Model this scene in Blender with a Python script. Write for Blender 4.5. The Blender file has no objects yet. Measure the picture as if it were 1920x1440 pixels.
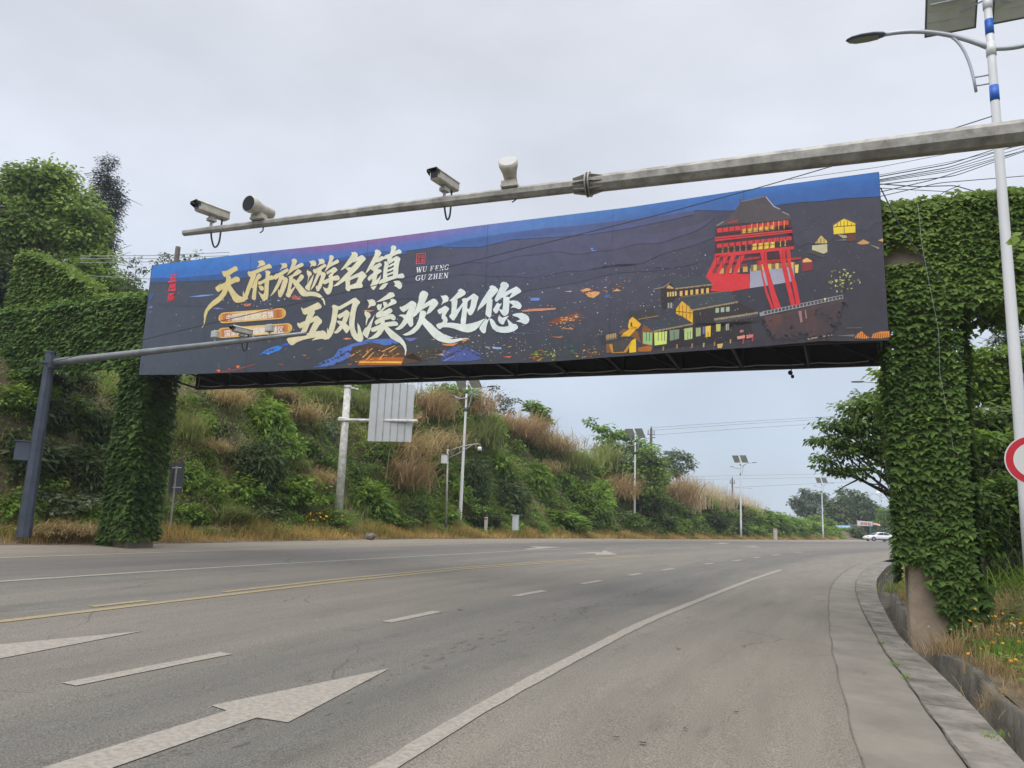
import bpy, math, random
import numpy as np
from mathutils import Vector, Matrix
from mathutils.geometry import tessellate_polygon

S = bpy.context.scene
COL = S.collection
rad = math.radians

# ------------------------------------------------------------------ camera, sky, sun, exposure
CZ = 1.7
F = 1400.0                       # focal length in pixels of the 1920 px wide photograph
PITCH, ROLL = rad(10.0), rad(2.4)
fwd = np.array([0, math.cos(PITCH), math.sin(PITCH)])
rgt = np.array([1.0, 0, 0]); up = np.cross(rgt, fwd)
cr, sr = math.cos(ROLL), math.sin(ROLL)
rgt, up = cr*rgt + sr*up, -sr*rgt + cr*up
cd = bpy.data.cameras.new('camera'); cam = bpy.data.objects.new('camera', cd); COL.objects.link(cam)
cd.sensor_width = 36; cd.lens = 36*F/1920; cd.clip_start = 0.1; cd.clip_end = 4000
cam.matrix_world = Matrix(((rgt[0], up[0], -fwd[0], 0), (rgt[1], up[1], -fwd[1], 0), (rgt[2], up[2], -fwd[2], CZ), (0, 0, 0, 1)))
S.camera = cam

S.view_settings.view_transform = 'Standard'; S.view_settings.look = 'None'
S.view_settings.exposure = .5; S.view_settings.gamma = 1
SUN_EL, SUN_AZ = rad(58), rad(205)          # azimuth clockwise from +Y: behind the camera, a little to the left
w = bpy.data.worlds.new('World'); S.world = w; w.use_nodes = True
nt = w.node_tree; nt.nodes.clear()
def nd(t, kind, **kw):
    n = t.nodes.new(kind)
    for k, v in kw.items():
        if k in n.inputs.keys() if isinstance(k, str) else False: n.inputs[k].default_value = v
        else: setattr(n, k, v)
    return n
out = nd(nt, 'ShaderNodeOutputWorld'); bg = nd(nt, 'ShaderNodeBackground')
sky = nd(nt, 'ShaderNodeTexSky', sky_type='NISHITA', sun_disc=False, sun_elevation=SUN_EL, sun_rotation=SUN_AZ)
tc = nd(nt, 'ShaderNodeTexCoord'); sep = nd(nt, 'ShaderNodeSeparateXYZ'); nt.links.new(tc.outputs['Generated'], sep.inputs[0])
ramp = nd(nt, 'ShaderNodeValToRGB')          # cloud layer: greyer blue low, paler higher; unseen zenith brightened to light the ground
els = ramp.color_ramp.elements
els[0].position = 0.0; els[0].color = (.46, .535, .63, 1)
els[1].position = 1.0; els[1].color = (2.6, 2.6, 2.65, 1)
for p, c in ((.12, (.47, .55, .655, 1)), (.24, (.56, .62, .72, 1)), (.38, (.635, .67, .745, 1)), (.56, (.63, .655, .715, 1)), (.68, (.66, .68, .73, 1))):
    e = els.new(p); e.color = c
nt.links.new(sep.outputs['Z'], ramp.inputs[0])
mp = nd(nt, 'ShaderNodeMapping'); mp.inputs['Scale'].default_value = (1, 1, 2.2); nt.links.new(tc.outputs['Generated'], mp.inputs[0])
noi = nd(nt, 'ShaderNodeTexNoise'); noi.inputs['Scale'].default_value = 3.0; noi.inputs['Detail'].default_value = 5; nt.links.new(mp.outputs[0], noi.inputs[0])
mr = nd(nt, 'ShaderNodeMapRange'); mr.inputs['From Min'].default_value = .3; mr.inputs['From Max'].default_value = .7
mr.inputs['To Min'].default_value = .89; mr.inputs['To Max'].default_value = 1.09; nt.links.new(noi.outputs[0], mr.inputs[0])
cl = nd(nt, 'ShaderNodeVectorMath', operation='SCALE'); nt.links.new(ramp.outputs[0], cl.inputs[0]); nt.links.new(mr.outputs[0], cl.inputs['Scale'])
sk = nd(nt, 'ShaderNodeVectorMath', operation='SCALE'); sk.inputs['Scale'].default_value = .1; nt.links.new(sky.outputs[0], sk.inputs[0])
mx = nd(nt, 'ShaderNodeMix', data_type='RGBA'); mx.inputs['Factor'].default_value = .9
nt.links.new(sk.outputs[0], mx.inputs[6]); nt.links.new(cl.outputs[0], mx.inputs[7])
nt.links.new(mx.outputs[2], bg.inputs[0]); nt.links.new(bg.outputs[0], out.inputs[0])
bg.inputs[1].default_value = .9
sl = bpy.data.lights.new('sun', 'SUN'); sun = bpy.data.objects.new('sun', sl); COL.objects.link(sun)
sl.energy = 1.5; sl.angle = rad(60); sl.color = (1, .96, .9)
sdir = Vector((math.sin(SUN_AZ)*math.cos(SUN_EL), math.cos(SUN_AZ)*math.cos(SUN_EL), math.sin(SUN_EL)))
sun.rotation_euler = sdir.to_track_quat('Z', 'Y').to_euler(); sun.location = (0, 0, 40)
S.cycles.max_bounces = 6; S.cycles.transparent_max_bounces = 4

# ------------------------------------------------------------------ from the photograph to the place
def ray(px, py): return (px-960)/F*rgt - (py-720)/F*up + fwd
def at(px, py, Y):                         # the point seen at that pixel, Y metres ahead of the camera
    d = ray(px, py); return d*(Y/d[1]) + np.array([0, 0, CZ])
def proj(p):
    d = np.asarray(p, float) - np.array([0, 0, CZ]); z = d@fwd
    return 960+F*(d@rgt)/z, 720-F*(d@up)/z

ref = np.array([(-22, -62), (-11, -26), (-5.6, -9), (-2.1, 1.5), (-.74, 5.4), (1.17, 10.2), (3.1, 14.7), (11.3, 31.1), (22, 50), (37, 71), (62, 102), (110, 157), (190, 240)], float)
def catmull(p, step=.5):
    o = []
    for i in range(len(p)-1):
        a, b, c, d = p[max(i-1, 0)], p[i], p[i+1], p[min(i+2, len(p)-1)]
        L = np.linalg.norm(c-b); n = max(2, int(L/step))
        t1 = (c-a)/max(np.linalg.norm(c-a), 1e-6)*L; t2 = (d-b)/max(np.linalg.norm(d-b), 1e-6)*L
        for t in np.arange(n)/n:
            o.append((2*t**3-3*t*t+1)*b+(t**3-2*t*t+t)*t1+(-2*t**3+3*t*t)*c+(t**3-t*t)*t2)
    o.append(p[-1]); return np.array(o)
RC = catmull(ref)
TG = np.gradient(RC, axis=0); TG /= np.linalg.norm(TG, axis=1)[:, None]
for _ in range(6): TG[1:-1] = (TG[:-2]+2*TG[1:-1]+TG[2:])/4
TG /= np.linalg.norm(TG, axis=1)[:, None]
NL = np.stack([-TG[:, 1], TG[:, 0]], 1)       # to the left of the road
SC = np.concatenate([[0], np.cumsum(np.linalg.norm(np.diff(RC, axis=0), axis=1))])
def slat(x, y):
    x = np.atleast_1d(np.asarray(x, float)); y = np.atleast_1d(np.asarray(y, float))
    si = np.zeros(len(x)); la = np.zeros(len(x))
    for a in range(0, len(x), 4000):
        q = np.stack([x[a:a+4000], y[a:a+4000]], 1)
        i = ((q[:, None]-RC[None])**2).sum(2).argmin(1)
        d = q-RC[i]
        si[a:a+4000] = SC[i]+(d*TG[i]).sum(1); la[a:a+4000] = (d*NL[i]).sum(1)
    return si, la
def xy(s, l):
    s = np.asarray(s, float); l = np.asarray(l, float)
    ix = lambda A: np.stack([np.interp(s, SC, A[:, 0]), np.interp(s, SC, A[:, 1])], -1)
    return ix(RC) + ix(NL)*l[..., None]
Y2S = lambda y: np.interp(y, RC[:, 1], SC)
def kslope(s): return np.interp(s, [Y2S(28), Y2S(85)], [.025, .004])
def zsl(s, l):
    return np.where(l > 0, kslope(s)*l, .03*np.maximum(l, -5.2))
def zroad(x, y):
    s, l = slat(x, y); return zsl(s, l)
def G(px, py, dz=0.0):                     # the point of the road seen at that pixel
    z = 0.0; d = ray(px, py)
    for _ in range(40):
        t = (z-CZ)/min(d[2], -1e-4); p = d*t
        zn = float(zroad(p[0], p[1])[0])+dz; z = z*.5+zn*.5
    t = (z-CZ)/min(d[2], -1e-4); p = d*t
    return np.array([p[0], p[1], z])
def GL(px, py):
    p = G(px, py); s, l = slat(p[0], p[1]); return float(s[0]), float(l[0])

bank_px = [(0, 1022), (250, 1021), (450, 1017), (930, 1010), (1250, 1011), (1600, 1012)]
bk = np.array([GL(*p) for p in bank_px])
BKS = np.concatenate([[0, bk[0, 0]-25], bk[:, 0], [bk[-1, 0]+60]])
BKL = np.concatenate([[bk[0, 1]]*2, bk[:, 1], [bk[-1, 1]]])
def bank(s): return np.interp(s, BKS, BKL)

# ------------------------------------------------------------------ helpers
def tag(o, label=None, cat=None, group=None, kind=None):
    if label: o['label'] = label
    if cat: o['category'] = cat
    if group: o['group'] = group
    if kind: o['kind'] = kind
    return o
def thing(name, label, cat, loc=(0, 0, 0), rz=0.0, group=None):
    o = bpy.data.objects.new(name, None); COL.objects.link(o); o.empty_display_size = .2
    o.location = loc; o.rotation_euler = (0, 0, rz)
    return tag(o, label, cat, group)
def rootloc(p):
    v = Vector((0, 0, 0))
    while p is not None: v = v+p.location; p = p.parent
    return v
def link(name, me, mats, parent=None, smooth=False, world=True):
    o = bpy.data.objects.new(name, me); COL.objects.link(o)
    for m in (mats if isinstance(mats, (list, tuple)) else [mats]): me.materials.append(m)
    if smooth: me.polygons.foreach_set('use_smooth', [True]*len(me.polygons))
    if parent is not None:
        o.parent = parent
        if world:
            v = rootloc(parent)
            if v.length > 0: me.transform(Matrix.Translation(-v))
    return o
def copy_tree(o, parent=None):
    c = o.copy(); COL.objects.link(c); c.parent = parent
    for ch in list(o.children): copy_tree(ch, c)
    return c
class MB:
    def __init__(s): s.v = []; s.f = []; s.m = []; s.c = []
    def add(s, vs, fs, m=0, col=None):
        b = len(s.v); s.v += [tuple(map(float, q)) for q in vs]
        for f in fs: s.f.append([i+b for i in f]); s.m.append(m); s.c.append(col)
    def box(s, c, size, R=None, m=0, bev=0.0):
        hx, hy, hz = [q/2 for q in size]
        if bev > 0:
            b = bev
            pr = [(-hx+b, -hy), (hx-b, -hy), (hx, -hy+b), (hx, hy-b), (hx-b, hy), (-hx+b, hy), (-hx, hy-b), (-hx, -hy+b)]
            ins = [(x*(1-b/hx), y*(1-b/hy)) for x, y in pr]
            vs = [(x, y, -hz) for x, y in ins]+[(x, y, -hz+b) for x, y in pr]+[(x, y, hz-b) for x, y in pr]+[(x, y, hz) for x, y in ins]
            fs = [list(range(8))[::-1], [24+i for i in range(8)]]
            for k in range(3):
                for i in range(8): j = (i+1) % 8; fs.append([k*8+i, k*8+j, k*8+8+j, k*8+8+i])
        else:
            vs = [(x, y, z) for z in (-hz, hz) for x, y in ((-hx, -hy), (hx, -hy), (hx, hy), (-hx, hy))]
            fs = [[3, 2, 1, 0], [4, 5, 6, 7], [0, 1, 5, 4], [1, 2, 6, 5], [2, 3, 7, 6], [3, 0, 4, 7]]
        R = np.eye(3) if R is None else np.asarray(R)
        s.add([R@np.array(q)+np.asarray(c, float) for q in vs], fs, m)
    def tube(s, pts, r, n=10, m=0, caps=True, flat=False, squash=None):
        pts = [np.asarray(p, float) for p in pts]; r = [r]*len(pts) if np.isscalar(r) else list(r)
        vs = []; u = None
        for i, p in enumerate(pts):
            t = pts[min(i+1, len(pts)-1)]-pts[max(i-1, 0)]; t = t/max(np.linalg.norm(t), 1e-9)
            if u is None: u = np.array([0, 0, 1.0]) if abs(t[2]) < .9 else np.array([1.0, 0, 0])
            u = u-t*(u@t); u /= max(np.linalg.norm(u), 1e-9); vv = np.cross(t, u)
            for k in range(n):
                a = 2*math.pi*(k+.5)/n; vs.append(p+r[i]*(math.cos(a)*u+math.sin(a)*vv))
        fs = []
        for i in range(len(pts)-1):
            for k in range(n): j = (k+1) % n; fs.append([i*n+k, i*n+j, (i+1)*n+j, (i+1)*n+k])
        if caps: fs.append(list(range(n))[::-1]); fs.append([(len(pts)-1)*n+k for k in range(n)])
        s.add(vs, fs, m)
    def poly(s, pts, m=0, col=None):       # any flat outline
        tr = tessellate_polygon([[Vector(map(float, p)) for p in pts]])
        s.add(pts, [list(t) for t in tr], m, col)
    def prism(s, pts, d, m=0):             # outline pushed along the vector d
        n = len(pts); a = [np.asarray(p, float) for p in pts]; b = [p+np.asarray(d, float) for p in a]
        tr = tessellate_polygon([[Vector(p) for p in a]])
        s.add(a+b, [list(t) for t in tr]+[[i+n for i in t][::-1] for t in tr]+[[i, (i+1) % n, n+(i+1) % n, n+i] for i in range(n)], m)
    def sphere(s, c, r, m=0, nu=12, nv=8):
        r = np.array([r]*3 if np.isscalar(r) else r, float); vs = []
        for i in range(nv+1):
            a = math.pi*i/nv
            for k in range(nu): b = 2*math.pi*k/nu; vs.append(np.asarray(c)+r*np.array([math.sin(a)*math.cos(b), math.sin(a)*math.sin(b), math.cos(a)]))
        s.add(vs, [[i*nu+k, (i+1)*nu+k, (i+1)*nu+(k+1) % nu, i*nu+(k+1) % nu] for i in range(nv) for k in range(nu)], m)
    def mesh(s, name, colname=None):
        me = bpy.data.meshes.new(name); me.from_pydata(s.v, [], s.f); me.polygons.foreach_set('material_index', s.m)
        if colname:
            a = me.color_attributes.new(colname, 'FLOAT_COLOR', 'CORNER'); buf = []
            for f, c in zip(s.f, s.c):
                for i in f:
                    q = c(s.v[i]) if callable(c) else c
                    buf += [q[0], q[1], q[2], 1]
            a.data.foreach_set('color', buf)
        me.validate(); me.update(); return me
    def build(s, name, mats, parent=None, smooth=False, world=True, colname=None):
        return link(name, s.mesh(name, colname), mats, parent, smooth, world)
def rotz(a): c, q = math.cos(a), math.sin(a); return np.array([[c, -q, 0], [q, c, 0], [0, 0, 1]])
def frame(t, u=(0, 0, 1)):                  # columns: along t, sideways, up
    t = np.asarray(t, float); t = t/np.linalg.norm(t); s_ = np.cross(u, t); s_ /= np.linalg.norm(s_)
    return np.stack([t, s_, np.cross(t, s_)], 1)

def grid_mesh(name, V, uv=None):            # V: (a, b, 3)
    a, b, _ = V.shape
    me = bpy.data.meshes.new(name); n = a*b
    i = np.arange(n).reshape(a, b)
    q = np.stack([i[:-1, :-1], i[1:, :-1], i[1:, 1:], i[:-1, 1:]], -1).reshape(-1, 4)
    return fast_mesh(me, V.reshape(-1, 3), q, None if uv is None else uv.reshape(-1, 2))
def fast_mesh(me, V, Q, uv=None, attrs=None):
    k = Q.shape[1]
    me.vertices.add(len(V)); me.vertices.foreach_set('co', np.ascontiguousarray(V, dtype=np.float32).ravel())
    me.loops.add(Q.size); me.loops.foreach_set('vertex_index', np.ascontiguousarray(Q, dtype=np.int32).ravel())
    me.polygons.add(len(Q)); me.polygons.foreach_set('loop_start', np.arange(0, Q.size, k, dtype=np.int32))
    if uv is not None:
        l = me.uv_layers.new(name='lane'); l.data.foreach_set('uv', np.ascontiguousarray(uv[Q.ravel()], dtype=np.float32).ravel())
    for nm, arr in (attrs or {}).items():
        a = me.attributes.new(nm, 'FLOAT', 'POINT'); a.data.foreach_set('value', np.ascontiguousarray(arr, dtype=np.float32))
    me.update(calc_edges=True); return me

# ------------------------------------------------------------------ materials
def lin(c): return tuple((x/255/12.92 if x/255 <= .04045 else ((x/255+.055)/1.055)**2.4) for x in c)
def mat(name, col, rough=.6, metal=0.0, spec=.5, var=.0, scale=6.0, bump=0.0, bscale=40.0, dirt=None, streak=False):
    m = bpy.data.materials.new(name); m.use_nodes = True; t = m.node_tree; b = t.nodes['Principled BSDF']
    b.inputs['Base Color'].default_value = (*col, 1); b.inputs['Roughness'].default_value = rough
    b.inputs['Metallic'].default_value = metal; b.inputs['Specular IOR Level'].default_value = spec
    if var > 0 or dirt:
        tc = nd(t, 'ShaderNodeTexCoord'); src = tc.outputs['Object']
        if streak:
            mp = nd(t, 'ShaderNodeMapping'); mp.inputs['Scale'].default_value = (1, 1, .15); t.links.new(src, mp.inputs[0]); src = mp.outputs[0]
        n = nd(t, 'ShaderNodeTexNoise'); n.inputs['Scale'].default_value = scale; n.inputs['Detail'].default_value = 6; n.inputs['Roughness'].default_value = .65
        t.links.new(src, n.inputs[0])
        r = nd(t, 'ShaderNodeValToRGB'); e = r.color_ramp.elements
        d = dirt or tuple(c*(1-var) for c in col)
        e[0].position = .35; e[0].color = (*d, 1); e[1].position = .62; e[1].color = (*tuple(min(1, c*(1+var*.5)) for c in col), 1)
        t.links.new(n.outputs[0], r.inputs[0]); t.links.new(r.outputs[0], b.inputs['Base Color'])
    if bump > 0:
        n2 = nd(t, 'ShaderNodeTexNoise'); n2.inputs['Scale'].default_value = bscale; n2.inputs['Detail'].default_value = 5
        tc2 = nd(t, 'ShaderNodeTexCoord'); t.links.new(tc2.outputs['Object'], n2.inputs[0])
        bp = nd(t, 'ShaderNodeBump'); bp.inputs['Strength'].default_value = bump; bp.inputs['Distance'].default_value = .02
        t.links.new(n2.outputs[0], bp.inputs['Height']); t.links.new(bp.outputs[0], b.inputs['Normal'])
    return m
def foliage(name, stops, transl=.38, rough=.55, spec=.3, gain=2.0):
    stops = [tuple(min(.8, v*gain) for v in c) for c in stops]
    m = bpy.data.materials.new(name); m.use_nodes = True; t = m.node_tree; b = t.nodes['Principled BSDF']; o = t.nodes['Material Output']
    a = nd(t, 'ShaderNodeAttribute', attribute_name='tint'); oi = nd(t, 'ShaderNodeObjectInfo')
    r = nd(t, 'ShaderNodeValToRGB'); e = r.color_ramp.elements
    for i, c in enumerate(stops):
        q = e[i] if i < 2 else e.new(.5)
        q.position = i/(len(stops)-1) if i < 2 or len(stops) <= 2 else i/(len(stops)-1)
    e = r.color_ramp.elements
    for i in range(len(stops)): e[i].position = i/(len(stops)-1)
    for i, c in enumerate(stops): e[i].color = (*c, 1)
    t.links.new(a.outputs['Fac'], r.inputs[0])
    h = nd(t, 'ShaderNodeHueSaturation'); mr_ = nd(t, 'ShaderNodeMapRange'); mr_.inputs['To Min'].default_value = .8; mr_.inputs['To Max'].default_value = 1.2
    t.links.new(oi.outputs['Random'], mr_.inputs[0]); t.links.new(mr_.outputs[0], h.inputs['Value']); t.links.new(r.outputs[0], h.inputs['Color'])
    t.links.new(h.outputs[0], b.inputs['Base Color']); b.inputs['Roughness'].default_value = rough; b.inputs['Specular IOR Level'].default_value = spec
    if transl > 0:
        tr = nd(t, 'ShaderNodeBsdfTranslucent'); h2 = nd(t, 'ShaderNodeHueSaturation'); h2.inputs['Hue'].default_value = .485; h2.inputs['Value'].default_value = 1.3
        t.links.new(h.outputs[0], h2.inputs['Color']); t.links.new(h2.outputs[0], tr.inputs[0])
        ms = nd(t, 'ShaderNodeMixShader'); ms.inputs[0].default_value = transl
        t.links.new(b.outputs[0], ms.inputs[1]); t.links.new(tr.outputs[0], ms.inputs[2]); t.links.new(ms.outputs[0], o.inputs[0])
    return m
M = dict(
    concrete=mat('concrete', (.30, .27, .23), .9, var=.35, scale=3, bump=.5, bscale=25),
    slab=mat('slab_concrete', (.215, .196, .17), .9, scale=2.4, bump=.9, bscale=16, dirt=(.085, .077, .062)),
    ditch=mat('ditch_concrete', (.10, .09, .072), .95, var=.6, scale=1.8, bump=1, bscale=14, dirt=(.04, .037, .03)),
    galv=mat('galvanised_steel', (.40, .39, .36), .55, .25, var=.3, scale=5, bump=.1),
    armgrey=mat('weathered_grey_steel', (.36, .35, .32), .6, .15, scale=4, dirt=(.16, .15, .13)),
    slate=mat('slate_blue_paint', (.06, .074, .105), .5, .1, var=.25, scale=3),
    greyarm=mat('grey_painted_steel', (.22, .23, .24), .4, .3, var=.2, scale=3),
    white=mat('white_paint', (.72, .73, .74), .4, 0, var=.12, scale=1.6, streak=True),
    oldwhite=mat('chalky_white_paint', (.66, .66, .64), .6, 0, scale=5, dirt=(.38, .36, .32)),
    blue=mat('blue_band_paint', (.02, .13, .55), .45),
    navy=mat('dull_blue_band_paint', (.04, .10, .17), .5),
    lampgrey=mat('lamp_arm_grey', (.42, .44, .48), .45, .3),
    lamphead=mat('lamp_housing', (.10, .12, .17), .45, .2),
    lens=mat('lamp_lens', (.28, .27, .23), .3),
    cell=mat('solar_panel_back', (.56, .57, .50), .35, 0, var=.1, scale=2),
    cellframe=mat('solar_frame', (.15, .15, .15), .4, .6),
    ivory=mat('ivory_housing', (.56, .53, .45), .45, 0, scale=7, dirt=(.38, .36, .30)),
    black=mat('black_plastic', (.015, .015, .017), .45),
    glass=mat('dark_glass', (.02, .02, .025), .1),
    radarface=mat('radar_face', (.035, .038, .044), .8, spec=.1),
    sheet=mat('aluminium_sheet', (.58, .60, .60), .35, .25, var=.12, scale=.7),
    sheetdark=mat('dull_sheet_back', (.10, .105, .11), .5, .4),
    steel=mat('dark_steel', (.035, .035, .037), .6, .4),
    soot=mat('black_tarpaulin', (.018, .018, .02), .8, var=.3, scale=3),
    wire=mat('cable_black', (.03, .03, .035), .6),
    palewire=mat('pale_cable', (.35, .35, .36), .6),
    red=mat('sign_red', (.55, .015, .03), .4),
    signwhite=mat('sign_white', (.68, .68, .66), .4),
    orange=mat('faded_orange', (.22, .09, .055), .7),
    paint=mat('car_white', (.72, .73, .74), .25, 0, spec=.6),
    tyre=mat('tyre', (.02, .02, .02), .8), rim=mat('rim', (.35, .35, .36), .35, .8),
    tail=mat('tail_red', (.4, .02, .02), .3),
    green=mat('green_frame', (.03, .22, .14), .5), bluetin=mat('blue_tin', (.25, .38, .6), .5),
    soil=mat('soil', (.13, .10, .06), .95, var=.5, scale=1.2, bump=.8, bscale=6),
    bark=mat('bark', (.09, .075, .06), .9, var=.4, scale=8, bump=.6, bscale=20),
    wood=mat('weathered_wood', (.16, .14, .12), .9, var=.3, scale=6),
    rock=mat('rock', (.16, .14, .12), .9, var=.4, scale=5, bump=.6),
    plum=mat('post_concrete', (.45, .42, .36), .85, var=.2, scale=6),
    cabinet=mat('cabinet_grey', (.50, .53, .54), .5, var=.12, scale=3, streak=True),
)
FO = dict(
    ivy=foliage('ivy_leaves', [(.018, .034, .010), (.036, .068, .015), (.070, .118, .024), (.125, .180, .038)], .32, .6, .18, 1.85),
    ivytop=foliage('sunlit_ivy_leaves', [(.034, .070, .015), (.078, .138, .027), (.145, .212, .045), (.2, .26, .075)], .3, .6, .18, 1.2),  # paler copy of the ivy, its sunlit look put into the leaf colour
    shrub=foliage('shrub_leaves', [(.027, .050, .009), (.064, .116, .016), (.128, .198, .027)]),
    tree=foliage('tree_leaves', [(.022, .040, .010), (.053, .088, .019), (.110, .162, .032)]),
    lime=foliage('young_leaves', [(.06, .12, .02), (.12, .20, .03), (.21, .29, .05)], .4, gain=1.25),
    dark=foliage('dark_leaves', [(.012, .022, .009), (.027, .046, .014), (.058, .082, .024)], .3),
    grey=foliage('greyish_leaves', [(.035, .05, .03), (.075, .10, .055), (.12, .15, .085)]),
    conif=foliage('conifer_needles', [(.012, .018, .018), (.025, .035, .032), (.045, .055, .05)], .1),
    dry=foliage('dry_grass', [(.14, .10, .05), (.25, .185, .095), (.38, .29, .165)], .35, .7, .1, 1.5),
    rust=foliage('rusty_dead_grass', [(.14, .108, .052), (.25, .20, .096), (.38, .32, .18)], .35, .7, .1, 1.55),
    olive=foliage('olive_grass', [(.05, .075, .022), (.12, .145, .045), (.22, .225, .09)], .3, .65, .15),
    straw=foliage('straw_plumes', [(.26, .20, .11), (.38, .30, .18), (.5, .42, .28)], .3, .7, .1, 1.1),
    verge=foliage('verge_grass', [(.10, .095, .028), (.25, .18, .06), (.38, .275, .10)], .35, .7, .1, 1.55),
)
# ------------------------------------------------------------------ leaves, blades and trees
IVY_T = (np.array([(0, 0, 0), (.62, .42, -.05), (.24, .54, .01), (0, 1.02, -.06), (-.24, .54, .01), (-.62, .42, -.05), (.0, .38, .05)]),
         np.array([(0, 1, 2, 6), (6, 2, 3, 3), (0, 6, 4, 5), (6, 3, 3, 4)]))
IVY_T = (IVY_T[0], np.array([(0, 1, 2), (0, 2, 6), (6, 2, 3), (0, 6, 4), (0, 4, 5), (6, 3, 4)]))
LEAF_T = (np.array([(0, 0, 0), (.28, .45, .05), (0, 1, -.06), (-.28, .45, .05)]), np.array([(0, 1, 2), (0, 2, 3)]))
NARROW_T = (np.array([(0, 0, 0), (.14, .45, .03), (0, 1, -.08), (-.14, .45, .03)]), np.array([(0, 1, 2), (0, 2, 3)]))
def unit(a): return a/np.maximum(np.linalg.norm(a, axis=1, keepdims=True), 1e-9)
def leaf_arrays(P, N, D, size, tint, T):
    N = unit(N); D = D-N*(D*N).sum(1, keepdims=True); D = unit(D); X = np.cross(D, N)
    tv, tf = T; n, k = len(P), len(tv)
    V = P[:, None]+size[:, None, None]*(tv[None, :, 0, None]*X[:, None]+tv[None, :, 1, None]*D[:, None]+tv[None, :, 2, None]*N[:, None])
    Q = (tf[None]+(np.arange(n)*k)[:, None, None]).reshape(-1, 3)
    return V.reshape(-1, 3), Q, np.repeat(tint, k)
def join_arrays(L):
    o = 0; V, Q, T = [], [], []
    for v, q, t in L: V.append(v); Q.append(q+o); T.append(t); o += len(v)
    return np.concatenate(V), np.concatenate(Q), np.concatenate(T)
def leaf_obj(name, arrs, mats, parent=None, world=True):
    v, q, t = join_arrays(arrs) if isinstance(arrs, list) else arrs
    me = fast_mesh(bpy.data.meshes.new(name), v, q, None, {'tint': np.clip(t, 0, 1)})
    return link(name, me, mats, parent, False, world)
def blade_arrays(P, az, length, width, lean, droop, tint, seg=4, rng=None):
    """curved tapering grass blades: lean = start angle from vertical, droop = added angle along the blade"""
    n = len(P); H = np.stack([np.cos(az), np.sin(az), np.zeros(n)], 1); Sd = np.stack([-np.sin(az), np.cos(az), np.zeros(n)], 1)
    pts = [P.copy()]; cur = P.copy()
    for i in range(seg):
        a = lean+droop*((i+.5)/seg)**1.2; st = (length/seg)[:, None]
        cur = cur+st*(np.sin(a)[:, None]*H+np.cos(a)[:, None]*np.array([0, 0, 1.0])); pts.append(cur.copy())
    V = np.zeros((n, 2*seg+1, 3))
    for i in range(seg):
        wd = (width*(1-.75*(i/seg)**1.5))[:, None]*.5
        V[:, 2*i] = pts[i]-Sd*wd; V[:, 2*i+1] = pts[i]+Sd*wd
    V[:, 2*seg] = pts[seg]
    tf = []
    for i in range(seg-1): a = 2*i; tf += [(a, a+1, a+3), (a, a+3, a+2)]
    tf.append((2*seg-2, 2*seg-1, 2*seg)); tf = np.array(tf); k = 2*seg+1
    Q = (tf[None]+(np.arange(n)*k)[:, None, None]).reshape(-1, 3)
    return V.reshape(-1, 3), Q, np.repeat(tint, k)
def rnd_dirs(rng, n):
    d = rng.normal(size=(n, 3)); return unit(d)
def crown_arrays(rng, lumps, ntw, per, twr, size, T=LEAF_T, shell=.55, tint0=.5, tvar=.35, flat=.6, hang=.3):
    """lumps: (centre, radii); twigs fill each lump, more of them near its skin; leaves gather round every twig"""
    vol = np.array([np.prod(np.asarray(r))**.72 for _, r in lumps]); cnt = np.maximum(3, (ntw*vol/vol.sum()).astype(int)); out_ = []
    for (c, r), m in zip(lumps, cnt):
        d = rnd_dirs(rng, m); q = (shell+(1-shell)*rng.random(m)**.7)[:, None]
        q = np.where(rng.random((m, 1)) < .25, q*rng.random((m, 1)), q)
        bump_ = 1+.16*np.sin(d[:, :1]*7+c[0])*np.sin(d[:, 1:2]*6+c[1])+.12*np.sin(d[:, 2:]*9+c[2])
        tw = np.asarray(c)+d*np.asarray(r)*q*bump_
        tt = tint0+tvar*(rng.random(m)-.5)*1.3
        k = np.repeat(np.arange(m), per); n = len(k)
        o = rnd_dirs(rng, n)*(rng.random((n, 1))**.5)*twr*np.array([1, 1, flat])
        P = tw[k]+o
        N = unit(rnd_dirs(rng, n)*.8+np.array([0, 0, .9])+d[k]*.5)
        D = unit(o+d[k]*twr*.6+rnd_dirs(rng, n)*twr*.5-np.array([0, 0, hang*twr]))
        out_.append(leaf_arrays(P, N, D, size*(.65+.7*rng.random(n)), tt[k]+.25*(rng.random(n)-.5), T))
    return join_arrays(out_)
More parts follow.
